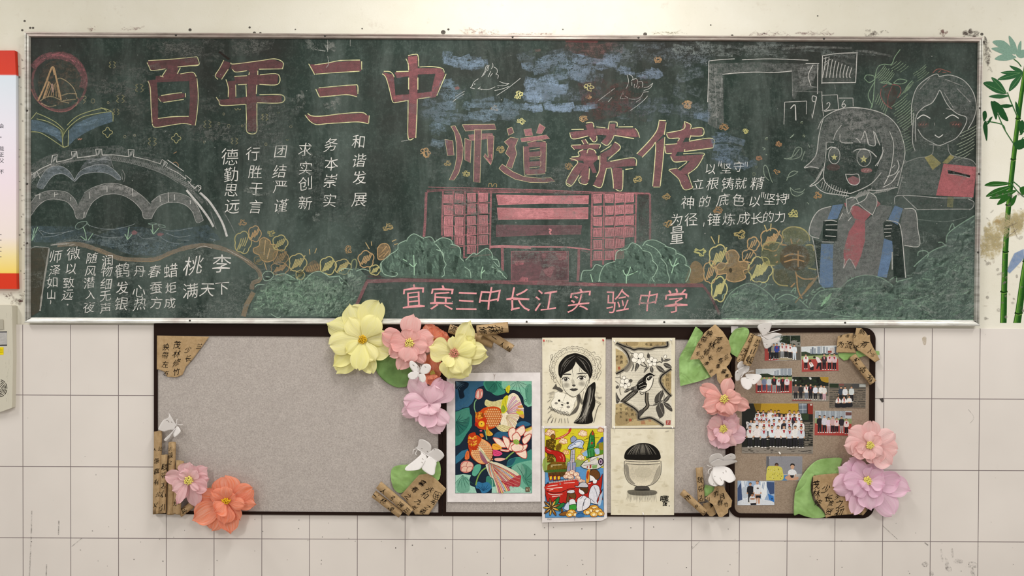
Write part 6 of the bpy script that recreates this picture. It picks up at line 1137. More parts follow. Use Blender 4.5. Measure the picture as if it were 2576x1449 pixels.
for (x, y, h, s, p, c) in ((1200, 545, 260, WS, BK, SC_), (1512, 540, 275, '3a3034', BK, 'd88a8a'), (1605, 535, 280, 'e0c0c4', BK, SC_), (1685, 535, 285, 'd0b8bc', BK, SC_)): person(d, x, y, h, s, p, c)
d.oval('2a201c', 1275, 668, 18, 22).fill(WS, '1255,700 1300,690 1335,760 1290,780', 1, True).fill(BK, '1290,770 1335,750 1330,820 1280,820 1260,790', 1).oval('c99a7a', 1280, 690, 12, 14).fill(SC_, '1275,700 1290,700 1300,740', 1)
d.oval('2a201c', 1345, 600, 22, 18).fill('e6d8da', '1370,600 1420,610 1465,690 1420,710 1385,660', 1, True).fill(BK, '1400,700 1465,685 1470,810 1445,815 1430,740 1395,800 1375,795', 1)
d.build('picture', PHOTO, o)
o, d = photo('photo of seven pupils in a row on a red track, partly under a butterfly', '345,800 962,790 966,1212 345,1216', 'S', 33)
d.fill('c8ced2', '345,800 962,790 964,960 345,960').fill('27331f', '400,900 520,872 660,910 962,900 963,960 350,970', 1, True).fill('93a06a', '345,945 964,935 964,1010 345,1020').fill(RT, '345,1010 965,1000 966,1212 345,1216').fill('dfe3e4', '350,810 640,800 620,860 440,880', .7, True)
for (x, w, h) in ((660, 30, 70), (700, 40, 80), (770, 50, 115), (830, 46, 120), (890, 60, 110)): d.fill('8a94a0', [(x, 905 - h), (x + w, 903 - h), (x + w, 915), (x, 915)]); d.hatch('d0d6da', 3, x + 4, 905 - h * .5, x + w - 4, 905 - h * .5, 4, 1, h * .9, .7)
for (x, y, h, s, p, c) in ((405, 940, 250, 'd8c0b8', '2a2c36', None), (490, 930, 255, '7a84a0', '3a4660', None), (575, 930, 265, 'c8ccd4', '5a6470', None), (660, 915, 285, '262026', '8a8c8c', SC_), (740, 935, 265, 'd6d6d8', '3a3c44', SC_), (805, 925, 270, '2a1c22', BK, SC_), (878, 930, 260, 'e4d6dc', BK, 'c87a8a')): person(d, x, y, h, s, p, c)
d.build('picture', PHOTO, o)
o, d = photo('photo of seven pupils in a line under dark foliage with a yellow corner', '970,930 1588,935 1586,1350 965,1345', 'S', 34)
d.fill('1a1f18', '970,930 1588,935 1587,1110 968,1110').fill('a8862a', '1450,935 1588,935 1588,1030 1480,1010 1450,970', 1, True).fill('5f5c56', '968,1090 1587,1090 1586,1350 965,1345').fill('9a9288', '968,1250 1586,1260 1586,1350 965,1345', .8).fill('8f4a42', '965,1320 1300,1325 1290,1350 965,1345', .9)
for i in range(40): d.oval(d.r.choice(['2c3a22', '0f130d', '38442c']), d.r.uniform(980, 1440), d.r.uniform(940, 1080), 22, 14, .6)
for y in (1110, 1140, 1170): d.line('7c7870', 5, [(970, y), (1586, y + 4)], .6)
d.fills('dfe2e0', '970,975 990,970 988,1010 970,1010; 1010,985 1040,985 1040,1005 1012,1008; 1250,945 1285,940 1300,975 1270,985', .9)
for (x, y, h, s, p, c) in ((1027, 1055, 265, '6a5a58', BK, None), (1113, 1068, 250, '26262c', BK, None), (1208, 1060, 260, WS, '6a707c', SC_), (1280, 1052, 270, '241c22', BK, SC_), (1362, 1075, 250, 'dcdce6', BK, None), (1460, 1072, 260, WS, '2c2c32', None), (1512, 1080, 255, 'dedcd8', 'c8a0a8', None)): person(d, x, y, h, s, p, c)
d.build('picture', PHOTO, o)
o, d = photo('photo of six pupils on stone bleachers, three seated before three standing', '1600,1045 2222,1050 2217,1468 1600,1462', 'S', 35)
d.fill('5c564e', '1600,1045 2222,1050 2217,1468 1600,1462').fill('22301c', '1602,1050 1760,1052 1755,1120 1602,1115').fill('4a4a4a', '1980,1055 2110,1055 2100,1130 1990,1120').fill('b8bcb8', '2110,1060 2220,1062 2220,1110 2110,1110').fill('7a4a44', '1760,1052 1850,1052 1850,1085 1765,1085')
for i in range(9):
    y = 1140 + i * 38; d.fill('85796a', [(1602, y), (2218, y + 4), (2218, y + 16), (1602, y + 12)], .9); d.line('332e28', 5, [(1602, y + 18), (2218, y + 22)], .8)
    for k in range(12): d.oval('9a8f80', d.r.uniform(1610, 2210), y + 26, d.r.uniform(10, 26), 8, .5)
for (x, y, h, s, p, c) in ((1800, 1095, 270, '39424f', BK, None), (1868, 1100, 265, 'dcdce0', BK, None), (1978, 1090, 275, 'cfd6d6', BK, None)): person(d, x, y, h, s, p, c)
def sitter(d, x, y, s, c=None, skin='c99a7a'):
    d.fill(BK, [(x - 40, y + 100), (x + 35, y + 100), (x + 55, y + 180), (x - 50, y + 185)], 1, True); d.fill(s, [(x - 30, y + 45), (x + 30, y + 45), (x + 42, y + 110), (x - 42, y + 112)], 1, True); d.oval(skin, x, y + 20, 15, 20).fill('1a1614', [(x - 18, y + 18), (x - 14, y - 4), (x + 14, y - 4), (x + 18, y + 18), (x, y + 6)], 1, True); d.oval(skin, x, y + 112, 26, 9)
    if c: d.fill(c, [(x - 12, y + 42), (x + 12, y + 42), (x + 6, y + 95), (x - 6, y + 95)])
sitter(d, 1752, 1265, WS, SC_); sitter(d, 1852, 1265, WS, SC_); sitter(d, 1940, 1258, WS)
d.build('picture', PHOTO, o)
o, d = photo('large class photo of four crowded rows of pupils on steps, biggest of the photos', '118,112 930,112 928,685 118,680', 'T', 36)
d.fill('1b1d18', '118,112 930,112 928,685 118,680').fill('b48f24', '250,112 762,112 765,235 540,230 400,215 290,210', 1).fill('8a6a1a', '250,112 340,112 330,210 280,210', .6).fill('6a7480', '765,112 860,112 860,225 768,228').lines('cfd4d8', 5, '768,130 858,128; 812,114 815,225; 770,180 858,178').fill('8a2c20', '868,115 930,113 930,235 870,235').fill('2c3c24', '800,230 880,230 880,300 810,300').oval('c8c0b8', 908, 128, 14, 9)
for i in range(11):
    y = 320 + i * 27; d.fill('6b645a', [(760, y), (928, y + 6), (928, y + 14), (760, y + 8)], .9)
    for k in range(4): d.oval('8c8478', d.r.uniform(840, 920), y + 18, d.r.uniform(10, 20), 7, .6)
d.fill('8a8278', '118,610 928,608 928,685 118,680')
for i in range(50): d.oval(d.r.choice(['5c554c', 'a89f92', '3c3731']), d.r.uniform(125, 920), d.r.uniform(615, 680), d.r.uniform(8, 30), d.r.uniform(2, 6), .6)
for (xs, y0, h) in (((300, 362, 425, 452, 497, 540, 662, 712, 765), 190, 200), ((290, 345, 400, 468, 525, 570, 618, 670, 722, 775), 238, 210), ((225, 262, 315, 340, 368, 432, 486, 542, 600, 660, 735, 797), 300, 220), ((212, 290, 368, 462, 530, 598, 660, 728, 797), 365, 250)):
    for k, x in enumerate(xs):
        s = d.r.choice([WS, 'dadfe6', 'e8e0e0', 'd0d4dc', WS, '2c2a34' if k % 3 == 2 else WS, '8a8088' if k % 4 == 1 else 'dfe6ea']); p = d.r.choice([BK, BK, BK, '4a5f84', '26262c'])
        person(d, x + d.r.uniform(-4, 4), y0 + d.r.uniform(-10, 8), h, s, p, SC_ if d.r.random() < .62 else None)
d.oval('ddd8d4', 185, 330, 20, 9, 1, 20).line('e8e4e0', 14, '170,330 180,360 175,400')
d.build('picture', PHOTO, o)
o, d = photo('small photo of seven pupils on a red track, right of the large class photo', '955,195 1370,200 1368,480 945,475', 'T', 37)
d.fill('b4bcc4', '955,195 1370,200 1369,300 950,300').fill('8c9a6c', '950,280 1369,285 1369,350 949,350').fill(RT, '949,340 1369,345 1368,480 945,475').fill('6a4440', '1300,212 1368,214 1368,250 1300,250')
for (x, w, h) in ((965, 30, 60), (1020, 40, 80), (1080, 36, 75), (1130, 50, 80), (1200, 40, 80), (1255, 36, 70)): d.fill('7c8894', [(x, 270 - h), (x + w, 270 - h), (x + w, 275), (x, 275)]); d.hatch('e0e4e6', 3, x + 3, 270 - h / 2, x + w - 3, 270 - h / 2, 4, 0, h * .9, .7)
for (x, y, h, s, p, c) in ((1005, 248, 200, '241c20', BK, None), (1060, 248, 200, 'd0ced8', BK, None), (1108, 270, 180, 'd8c8d8', 'b8a0a8', None), (1155, 255, 195, 'c8a8a8', BK, None), (1200, 275, 170, 'e0cccc', BK, SC_), (1255, 260, 190, '2a2830', '9a9494', None), (1310, 285, 175, 'e0d4d4', BK, SC_)): person(d, x, y, h, s, p, c)
d.build('picture', PHOTO, o)
o, d = photo('photo of two children against a grey wall, one in a yellow patterned cover', '398,715 808,715 805,990 395,990', 'T', 38)
d.fill('8d8d94', '398,715 808,715 806,930 396,930').fill('6a6a70', '398,715 430,716 428,930 396,930', .7).fill('a8a8ae', '560,740 790,740 790,880 600,900', .5, True).fill('b8b4b0', '396,925 806,915 805,990 395,990').fill('4a84b8', '570,940 650,930 640,985 570,988', 1, True)
d.oval('3a2a22', 515, 812, 22, 22).oval('8a6248', 515, 822, 16, 14).fill('cfc65a', '410,840 450,825 560,835 585,890 580,985 396,988 400,900', 1, True)
for i in range(34): d.line(d.r.choice(['7a6a20', '2c2814', 'e8e29a']), 6, [(x := d.r.uniform(410, 570), y := d.r.uniform(850, 975)), (x + d.r.uniform(-14, 14), y + d.r.uniform(-8, 8))], .8)
d.oval('cda284', 695, 832, 22, 30).fill('1f1a18', '670,828 675,803 695,795 718,805 720,828 705,815 685,815', 1, True).fill('e2e2e4', '650,880 695,862 735,885 742,920 720,930 665,930 645,920', 1, True).fill('c99a7e', '610,955 660,930 700,965 750,945 765,965 740,985 640,985', 1, True).fill('1c1a1e', '665,930 715,930 705,960 680,960', 1).lines('c99a7e', 10, '655,920 670,970; 735,920 715,970').lines('c8c4c0', 4, '430,725 440,745; 440,725 430,745', .8)
d.build('picture', PHOTO, o)
o, d = photo('photo of three children in a blue and white room, lowest of the photos', '70,992 490,1000 490,1270 68,1272', 'T', 39)
d.fill('9ab0cc', '70,992 490,1000 490,1270 68,1272').fill('3c5078', '70,1080 110,1010 125,1210 72,1240').fill('3c5078', '400,1005 488,1010 488,1140 440,1150 400,1050').fill('dfe6ee', '110,995 180,996 190,1200 125,1220').fill('e6eaee', '330,1000 400,1002 405,1150 370,1220 340,1200').lines('6a84a8', 6, '150,1000 160,1070; 165,1000 178,1060; 360,1010 350,1080; 375,1010 365,1090').fill('c2ccd8', '120,1080 180,1070 190,1170 130,1190', .9, True).fill('d8dde4', '75,1225 200,1190 330,1200 480,1230 488,1268 70,1270', 1).fill('2f74c0', '415,1140 480,1170 488,1240 430,1210', 1).oval('17375c', 462, 1198, 8, 12)
person(d, 215, 1015, 235, '1d1c22', '1d1c22', None); person(d, 295, 992, 275, 'e0e2e6', 'c89a7e', None); d.fill('1c1b20', '275,1160 335,1160 332,1195 305,1185 278,1195', 1); d.oval('55453c', 300, 1080, 14, 10, .7)
d.fill('dcdcde', '205,1185 238,1165 270,1190 285,1235 250,1262 210,1255', 1, True).oval('a87658', 238, 1155, 17, 20).fill('191513', '220,1152 225,1137 240,1132 255,1140 256,1152 240,1145', 1, True).oval('a87658', 240, 1200, 30, 9).fill('1c1a20', '215,1250 280,1245 285,1268 220,1270', 1)
d.build('picture', PHOTO, o)
pushpin(*cx('T', 545, 672), PHD, PIN_W, 'white pushpin at the bottom edge of the large class photo')
# ---------------------------------------------------------------- crepe paper flowers, green paper, kraft scrolls, butterflies
def crepe(name, c, c2=None, trans=0.3):
    m = mat(name, c, 0.9, 0.08); t = NT(m)
    uv = t.add('ShaderNodeUVMap'); mp = t.add('ShaderNodeMapping'); mp.inputs['Scale'].default_value = (17, 1.3, 1); t.to(uv.outputs[0], mp.inputs[0])
    n = t.noise(1.6, 3, 0.6, mp.outputs[0])
    oi = t.add('ShaderNodeObjectInfo')
    base = t.mix(oi.outputs['Random'], c, c2 or c); base = t.mix(t.ramp(n, (0.35, 0.0), (0.7, 0.28)), base, 'fffaf4')
    t.color(base); t.bump(n, 0.42, 0.004)
    tr = t.add('ShaderNodeBsdfTranslucent'); t.to(base, tr.inputs[0]); mx = t.add('ShaderNodeMixShader'); mx.inputs[0].default_value = trans
    out = t.n['Material Output']; t.to(t.b.outputs[0], mx.inputs[1]); t.to(tr.outputs[0], mx.inputs[2]); t.to(mx.outputs[0], out.inputs[0])
    return m
FDEP = 0.022
LIFT = {0: (0.004, 0.012), 1: (0.012, 0.034), 2: (0.018, 0.052)}
def flower(label, crop, center, petals, m, stam, stam_r, seed, d0=FDEP, lift=1.0, flat=False):
    r = random.Random(seed); cc = cx(crop, *center); k = CROP[crop][2]
    o = thing('paper_flower', P(cc[0], cc[1], FD), label, 'paper flower', 'crepe paper flowers around the pinboards')
    NU, NV = 12, 13; idx = 0
    for spec in sorted(petals.split(), key=lambda q: int(q.split(':')[3]) if len(q.split(':')) > 3 else 1):
        a = spec.split(':'); tx, ty = cx(crop, float(a[0]), float(a[1])); W = float(a[2]) / k; ly = int(a[3]) if len(a) > 3 else 1
        dx, dy = tx - cc[0], ty - cc[1]; L = math.hypot(dx, dy); ux, uy = dx / L, dy / L; vx, vy = -uy, ux
        b0, b1 = LIFT[ly]; b0, b1 = d0 + b0 * lift + idx * .0007, d0 + b1 * lift * r.uniform(.75, 1.2) + idx * .0007
        bend = r.uniform(-.12, .12) * W; rip = r.uniform(.0012, .0026); ph = r.uniform(0, 6.3); cup = r.uniform(-.010, .014); asym = r.uniform(-.12, .12); fold = r.uniform(-.004, .008)
        pk = r.uniform(1.7, 2.6)
        verts, uvs = [], []
        for i in range(NU + 1):
            t = i / NU
            w = (.16 + .84 * (3 * (t / .6) ** 2 - 2 * (t / .6) ** 3)) if t < .6 else max(0.0, 1 - ((t - .6) / .4) ** pk) ** .5
            w = max(w, .20 + .05 * math.sin(ph * 3)) * W / 2
            for j in range(NV + 1):
                s = -1 + 2 * j / NV; edge = t ** 2
                tt = t * (1 - .05 * (1 - math.cos(3 * s + ph)) * edge * .6)
                px = cc[0] + ux * L * tt + vx * (s * w * (1 + asym * s) + bend * math.sin(math.pi * t * .8))
                py = cc[1] + uy * L * tt + vy * (s * w * (1 + asym * s) + bend * math.sin(math.pi * t * .8))
                wob = (.024 * math.sin(5 * s + ph) + .020 * math.sin(11 * s + ph * 2.3) - .05 * s * s * (1 if i == NU else .3)) * W * edge
                px += ux * wob; py += uy * wob
                d = b0 + (b1 - b0) * math.sin(t * 1.9) / math.sin(1.5) + cup * s * s * (0.3 + t) * W * k * 0 + cup * s * s * t * min(1, W / 45)
                d += rip * math.sin(6 * s + ph + 2.2 * t) * t * (1.15 - abs(s) * .3) + .0010 * math.sin(17 * s + ph * 2 + 3 * t) * (1 - t * .8) + fold * (1 - abs(s)) * (1 - t) * 1.2
                verts.append(P(px, py, max(d, FR + .002))); uvs.append((j / NV, t + idx * .37))
        f = [(i * (NV + 1) + j, i * (NV + 1) + j + 1, (i + 1) * (NV + 1) + j + 1, (i + 1) * (NV + 1) + j) for i in range(NU) for j in range(NV)]
        link('petal', verts, f, m, o, uvs=uvs, smooth=True, sub=1); idx += 1
    # tuft of curled paper strips at the heart
    dc = d0 + .034 * lift + idx * .0004; v, f = [], []; n = 24 if not flat else 16
    for q in range(n):
        a = q * 2.4; rr_ = stam_r / k * math.sqrt((q + .5) / n); x, y = cc[0] + rr_ * math.cos(a), cc[1] + rr_ * math.sin(a) * (.6 if flat else 1)
        bm = bmesh.new(); bmesh.ops.create_icosphere(bm, subdivisions=1, radius=1.0)
        M = Matrix.Translation(P(x, y, dc + .004 * (1 - rr_ / (stam_r / k)))) @ Matrix.Rotation(r.uniform(0, 3), 4, 'Y') @ Matrix.Diagonal((stam_r / k / PPM * .34, .008, stam_r / k / PPM * .13, 1))
        b = len(v); v += [M @ w.co for w in bm.verts]; f += [tuple(w.index + b for w in q_.verts) for q_ in bm.faces]; bm.free()
    link('stamen_tuft', v, f, stam, o, smooth=True)
    c3 = P(cc[0], cc[1], d0); v = [Vector((c3.x + .006 * math.cos(i * math.pi / 4), -e, c3.z + .006 * math.sin(i * math.pi / 4))) for e in (FR + .0002, d0 + .012) for i in range(8)]
    link('stem', v, [(i, (i + 1) % 8, 8 + (i + 1) % 8, 8 + i) for i in range(8)] + [tuple(range(8, 16))], mat('wire_stem', '6c7f4a'), o)
    return o
YEL, PNK, ORA = crepe('yellow_crepe', 'f6f1a0', 'faf4b0'), crepe('pink_crepe', 'efaaa6', 'f3b8b4'), crepe('orange_crepe', 'f0825a', 'f4946e')
LIL, ROS, COR, PIL = crepe('lilac_pink_crepe', 'f2c6d8', 'f6d0de'), crepe('rose_crepe', 'eab6bc', 'efc4c8'), crepe('coral_pink_crepe', 'efa8a0', 'f3b6ae'), crepe('pale_pink_crepe', 'f5c4c6', 'f2c4d4')
S_GOLD, S_PALE, S_PINK = mat('gold_paper', 'e0b420', 0.8), mat('pale_yellow_paper', 'e9dc78', 0.8), mat('pink_paper_strips', 'cf8a78', 0.8)

flower('big yellow paper flower at the top of the left pinboard, golden centre', 'Q', (480, 490), '330:105:300:0 690:75:290:0 85:330:260:0 190:860:250:0 160:780:200:0 600:865:190:0 780:640:230:0 775:480:180:1 325:250:215:1 625:225:250:2 110:560:260:1 435:830:210:2 620:725:200:1 300:640:150:1', YEL, S_GOLD, 46, 1, 0.035, .7)
flower('orange paper flower mostly hidden behind the pink one, top of the pinboards', 'Q', (1230, 480), '1150:325:150:0 1255:350:150:1 1345:385:190:1 1425:470:150:0 1300:620:150:0 1190:600:120:0', ORA, S_PALE, 20, 2, 0.021, .35)
flower('small orange paper flower below the yellow one with the pink centre', 'Q', (1235, 850), '1195:640:140:0 1300:690:150:0 1295:990:130:1 1200:985:160:1 1120:960:120:0 1135:810:100:1 1250:920:110:2 1330:860:110:0', ORA, S_PALE, 26, 3, 0.022, .45)
flower('salmon pink paper flower right of the big yellow flower', 'Q', (985, 530), '1045:215:230:0 690:400:220:0 1255:450:260:0 860:820:180:0 770:680:150:0 1030:745:180:0 1160:740:140:0 1030:380:210:1 770:520:220:1 1190:560:200:1 920:725:220:2 1050:690:130:1 760:610:130:0', PNK, S_PALE, 48, 4, 0.066, .5)
flower('yellow paper flower with a pink centre beside three paper scrolls', 'Q', (1465, 640), '1635:280:210:0 1195:575:280:0 1838:680:260:0 1830:620:190:1 1400:915:330:0 1650:870:220:0 1695:460:150:1 1600:430:160:1 1450:450:140:1 1710:550:180:2 1655:760:200:1 1570:850:220:2 1390:790:150:2', YEL, S_PINK, 52, 5, 0.076, .6)
flower('lilac pink paper flower hanging between the left and middle pinboards', 'Q', (1200, 1190), '975:910:210:0 1445:950:250:0 1330:890:150:0 900:1300:170:0 1335:1505:220:0 1060:1380:210:0 915:1130:220:1 935:1215:190:1 1415:1395:180:1 1160:1445:210:1 1240:975:220:1 1290:1280:170:2 1200:1310:200:2', LIL, LIL, 12, 6, 0.046, .8)
flower('small dusty pink paper flower in front of the upright scrolls at lower left', 'V', (455, 720), '480:495:250:0 690:560:190:0 160:670:190:0 545:1045:190:0 330:950:130:0 710:690:150:0 250:840:190:1 310:1015:110:2 690:820:190:1 585:845:90:2 560:590:150:1 330:640:130:1 400:570:130:1', ROS, S_PALE, 50, 7, 0.061, .7)
flower('large orange paper flower at the bottom left corner, yellow centre', 'V', (910, 970), '860:660:360:0 1250:810:260:0 1280:1010:220:0 560:940:260:0 505:1210:290:0 740:1340:260:0 980:1368:260:0 1090:1200:170:0 905:780:170:2 735:850:190:1 765:1105:230:2 880:1260:240:1 1140:1030:160:1 1030:890:120:1', ORA, S_GOLD, 55, 8, 0.052, .9, True)
flower('coral pink paper flower between the middle and right pinboards, upper of two', 'R', (535, 895), '605:655:160:0 262:750:170:0 340:1055:130:0 450:1060:160:0 610:1085:230:0 820:1000:160:0 330:820:160:1 292:980:180:1 690:930:180:1 660:800:140:1 740:900:130:1 480:1040:180:1 640:1070:110:2', COR, S_PALE, 46, 9, 0.056, .8)
flower('pale pink paper flower below the coral one at the right pinboard edge', 'R', (525, 1225), '512:980:130:0 340:1200:250:0 450:1440:250:0 680:1400:230:0 785:1310:210:0 710:1110:200:0 680:1060:120:0 370:1120:170:1 500:1390:140:2 690:1190:170:1 600:1160:130:1 590:1320:150:1 420:1290:140:1', PIL, S_PALE, 42, 10, 0.024, .6)
flower('light pink paper flower at the lower right corner of the right pinboard', 'T', (1580, 590), '1590:300:220:0 1325:410:230:0 1860:430:230:0 1905:650:220:0 1835:815:230:0 1660:815:240:0 1380:715:220:0 1275:590:230:0 1410:615:140:1 1490:660:130:1 1720:700:150:1 1700:480:140:1 1580:420:150:1 1600:760:160:1', crepe('light_pink_crepe', 'f4bebc', 'f8cccc'), S_PALE, 42, 11, 0.080, .6)
flower('large lilac paper flower at the very bottom right, below the light pink one', 'T', (1550, 1000), '1210:840:250:0 1330:740:200:0 1660:790:240:0 1945:950:260:0 2045:1120:260:0 1850:1400:280:0 1390:1390:200:0 1145:1080:270:0 1310:1230:220:0 1420:760:190:1 1580:830:220:1 1720:880:180:1 1600:1330:300:1 1270:1010:220:1 1480:1070:170:2 1760:1045:180:2 1390:1160:190:1 1690:1180:180:1', crepe('lilac_crepe', 'efc2dc', 'f4cde2'), S_PALE, 50, 12, 0.048, .5)

# ---- kraft and green paper
KRAFT = mat('kraft_paper', 'b8946a', 0.85, 0.1); t = NT(KRAFT)
t.color(t.ramp(t.noise(60, 5, 0.7), (0.3, 'a08560'), (0.7, 'b99d78'))); t.bump(t.math('ABSOLUTE', t.math('SUBTRACT', t.noise(11, 3, 0.5, None, 0.4), 0.5)), 0.5, 0.02)
GREEN_L, GREEN_D = mat('green_tissue', '8fb56c', 0.55, 0.3), mat('dark_green_leaf_paper', '6d8f52', 0.6, 0.2)
for m_, a_, b_ in ((GREEN_L, '7ea25a', '9cc07a'), (GREEN_D, '5f8046', '789a5c')):
    t = NT(m_); t.color(t.ramp(t.noise(18, 4, 0.6), (0.3, a_), (0.7, b_))); t.bump(t.math('ABSOLUTE', t.math('SUBTRACT', t.noise(9, 2, 0.5, None, 0.5), 0.5)), 0.9, 0.03); m_.node_tree.nodes['Principled BSDF'].inputs['Roughness'].default_value = .42
def crumple_fn(base, amp, freq, seed, tilt=(0, 0), c=(0, 0)):
    def fn(px, py):
        q = Vector((px / 601 * freq + seed * 3.1, py / 601 * freq, seed))
        r = 1 - abs(noise.noise(q)) * 2; r2 = noise.noise(q * 2.3)
        return max(base + amp * (r * 1.3 + r2 * .7) + tilt[0] * (px - c[0]) / 601 + tilt[1] * (py - c[1]) / 601, FR + .001)
    return fn
def crumpled(name, label, cat, poly, crop, m, fn, group=None, marks=None, rounds=True, facet=False, part='paper', th=.0005, marks_col='1d1712', extra=None):
    """a loose sheet with creases: the outline filled with a fine mesh pushed about in depth"""
    q = [cx(crop, *p) for p in pts(poly)]
    if rounds: q = spline(q, True, 3)
    bm = bmesh.new(); vs = [bm.verts.new((x, y, 0)) for x, y in q]
    for tr in tessellate_polygon([[Vector((x, y, 0)) for x, y in q]]): bm.faces.new([vs[i] for i in tr])
    for _ in range(7):
        ed = [e for e in bm.edges if e.calc_length() > (16.0 if facet else 5.0)]
        if not ed: break
        rj = random.Random(len(ed))
        bmesh.ops.subdivide_edges(bm, edges=ed, cuts=1); bmesh.ops.triangulate(bm, faces=[f for f in bm.faces if len(f.verts) > 3])
    ve = [P(v.co.x, v.co.y, fn(v.co.x, v.co.y)) for v in bm.verts]; fa = [tuple(v.index for v in f.verts) for f in bm.faces]
    bm.verts.index_update(); ve = [P(v.co.x, v.co.y, fn(v.co.x, v.co.y)) for v in bm.verts]; fa = [tuple(v.index for v in f.verts) for f in bm.faces]; bm.free()
    xs = [p[0] for p in q]; ys = [p[1] for p in q]
    o = thing(name, P(sum(xs) / len(xs), max(ys), FD), label, cat, group)
    link(part, ve, fa, m, o, smooth=not facet, solid=th)
    if marks or extra:
        d = Draw(crop, .0035 if facet else .0007, 1e-6, seed=5, depth=fn)
        if marks:
            for w in marks.split():
                a = w.split(':'); d.text(a[0], float(a[1]), float(a[2]), float(a[3]), marks_col, 1, float(a[4]) if len(a) > 4 else 0, .002, .94, .22, .07)
        if extra: extra(d)
        d.build('brush_writing', INK, o)
    return o
GP, GK = 'green paper leaves', 'torn kraft paper sheets'
crumpled('green_paper_leaf', 'dark green round paper leaf under the big yellow flower', 'paper leaf', '600,720 640,660 760,640 980,700 1015,830 965,985 900,1005 830,1000 720,940 640,850', 'Q', GREEN_D, crumple_fn(.024, .004, 5, 1), GP)
crumpled('green_paper_leaf', 'green paper leaf under the butterfly at the bottom of the left pinboard', 'paper leaf', '2085,720 2100,650 2160,625 2240,620 2440,580 2495,620 2490,740 2430,760 2310,760 2250,800 2170,858 2110,820', 'N', GREEN_L, crumple_fn(.0225, .003, 9, 2), GP, facet=True)
crumpled('kraft_sheet', 'torn kraft sheet with writing in the top left corner of the left pinboard', 'paper sheet', '1452,530 1935,540 1900,590 1790,740 1720,820 1690,890 1655,908 1620,916 1545,910 1515,862 1470,845 1450,843', 'L', KRAFT, crumple_fn(FR + .0015, .0012, 6, 3), GK,
         '映:1535:640:62 带:1530:715:60 左:1530:800:58 右:1537:878:46 茂:1640:618:66 林:1636:700:66 修:1632:782:66 竹:1632:865:62 少:1742:660:58 长:1742:745:56 兰:1845:630:52', rounds=False)
def seal(d):
    d.line('1d1712', 5, '2435,880 2455,842 2505,860 2490,920 2445,905', 1, False, True).lines('1d1712', 4, '2450,870 2490,880; 2448,885 2485,897; 2460,855 2455,905; 2480,860 2470,912; 2465,875 2480,885')
crumpled('kraft_sheet', 'kraft sheet with writing and a square seal at the bottom of the left pinboard', 'paper sheet', '2165,880 2270,760 2320,706 2400,695 2470,750 2545,822 2470,930 2400,1036 2285,1036 2262,990 2200,905', 'N', KRAFT, crumple_fn(.027, .003, 6, 4), GK,
         '暮:2345:778:52:40 春:2285:832:50:40 之:2230:888:48:40 永:2415:830:54:40 和:2368:878:54:40 九:2318:930:52:40 年:2275:980:46:40 羲:2350:1010:46:40 之:2392:975:44:40 书:2435:935:44:40', rounds=False, extra=seal)
crumpled('green_paper_leaf', 'crumpled green tissue leaf left of the crumpled kraft sheet, middle pinboard', 'paper leaf', '220,92 260,120 300,160 280,300 260,400 300,500 330,560 390,650 250,702 50,752 40,640 38,450 60,390 100,330', 'R', GREEN_L, crumple_fn(.024, .012, 8, 5), GP, rounds=False, facet=True)
crumpled('kraft_sheet', 'crumpled kraft sheet covered in writing above the coral pink flower', 'paper sheet', '435,68 480,110 520,150 585,250 610,340 600,400 622,440 590,510 560,540 600,590 625,650 545,700 520,772 460,690 450,610 390,655 330,560 290,500 260,455 155,460 200,370 240,280 320,160', 'R', KRAFT, crumple_fn(.038, .010, 7, 6), GK, facet=True, marks='映:370:175:70:15 带:312:240:66:12 左:262:305:50:10 茂:468:245:76:10 林:402:305:74:5 修:345:372:70:-5 竹:480:348:62:10 右:245:390:44:0 兰:560:430:52:-25 亭:500:475:56:-15 集:470:530:46:-10 序:335:505:50:20 少:285:435:54:30 长:380:440:54:-20 暮:530:590:52:25 春:565:640:40:20 毕:390:590:42:0', rounds=False)
crumpled('green_paper_leaf', 'curled green paper leaf at the upper left corner of the right pinboard', 'paper leaf', '610,185 650,130 720,105 790,112 812,160 790,220 760,340 718,442 640,410 600,370 585,250', 'R', GREEN_L, crumple_fn(.026, .006, 10, 7), GP, facet=True)
o = thing('paper_scrap', P(*cx('R', 650, 150), FD), 'small white paper scrap behind the curled green leaf, right pinboard corner', 'paper scrap')
v, f = slab('612,88 690,92 690,130 650,160 612,165', FR, FR + .001, 'R'); link('paper', v, f, PAPER_W, o)
crumpled('green_paper_leaf', 'tiny green paper leaf beside the bottom scrolls of the middle pinboard', 'paper leaf', '640,760 700,770 810,800 822,850 690,965 615,985 600,900', 'U', GREEN_L, crumple_fn(.022, .003, 12, 8), GP, rounds=False, facet=True)
crumpled('kraft_sheet', 'small kraft sheet between scroll and crumpled sheet, bottom of middle pinboard', 'paper sheet', '590,1115 720,1095 800,1150 850,1320 780,1368 720,1360 620,1240', 'U', KRAFT, crumple_fn(.025, .004, 9, 9), GK, '集:770:1150:90:-20', rounds=False)
crumpled('kraft_sheet', 'crumpled kraft sheet at the lower right corner of the middle pinboard', 'paper sheet', '640,1020 700,960 800,880 830,785 1000,785 1035,880 1100,970 1158,1060 1140,1180 1085,1220 1080,1295 960,1382 900,1370 840,1250 790,1140 720,1090', 'U', KRAFT, crumple_fn(.038, .008, 9, 10), GK, facet=True, marks='昨:860:935:110:-20 月:970:985:110:-25 群:935:1105:100:-10 山:690:1040:90:-20 竹:1045:1140:80:-10 八:880:850:50:0', rounds=False)
crumpled('green_paper_leaf', 'green paper strip under the kraft sheets at the upper right of the right pinboard', 'paper leaf', '1750,535 2060,500 2100,480 2380,490 2450,495 2455,560 2300,580 2190,580 2100,615 1960,590 1920,645 1850,660 1760,590', 'S', GREEN_L, crumple_fn(.0198, .0004, 8, 11), GP, rounds=False)
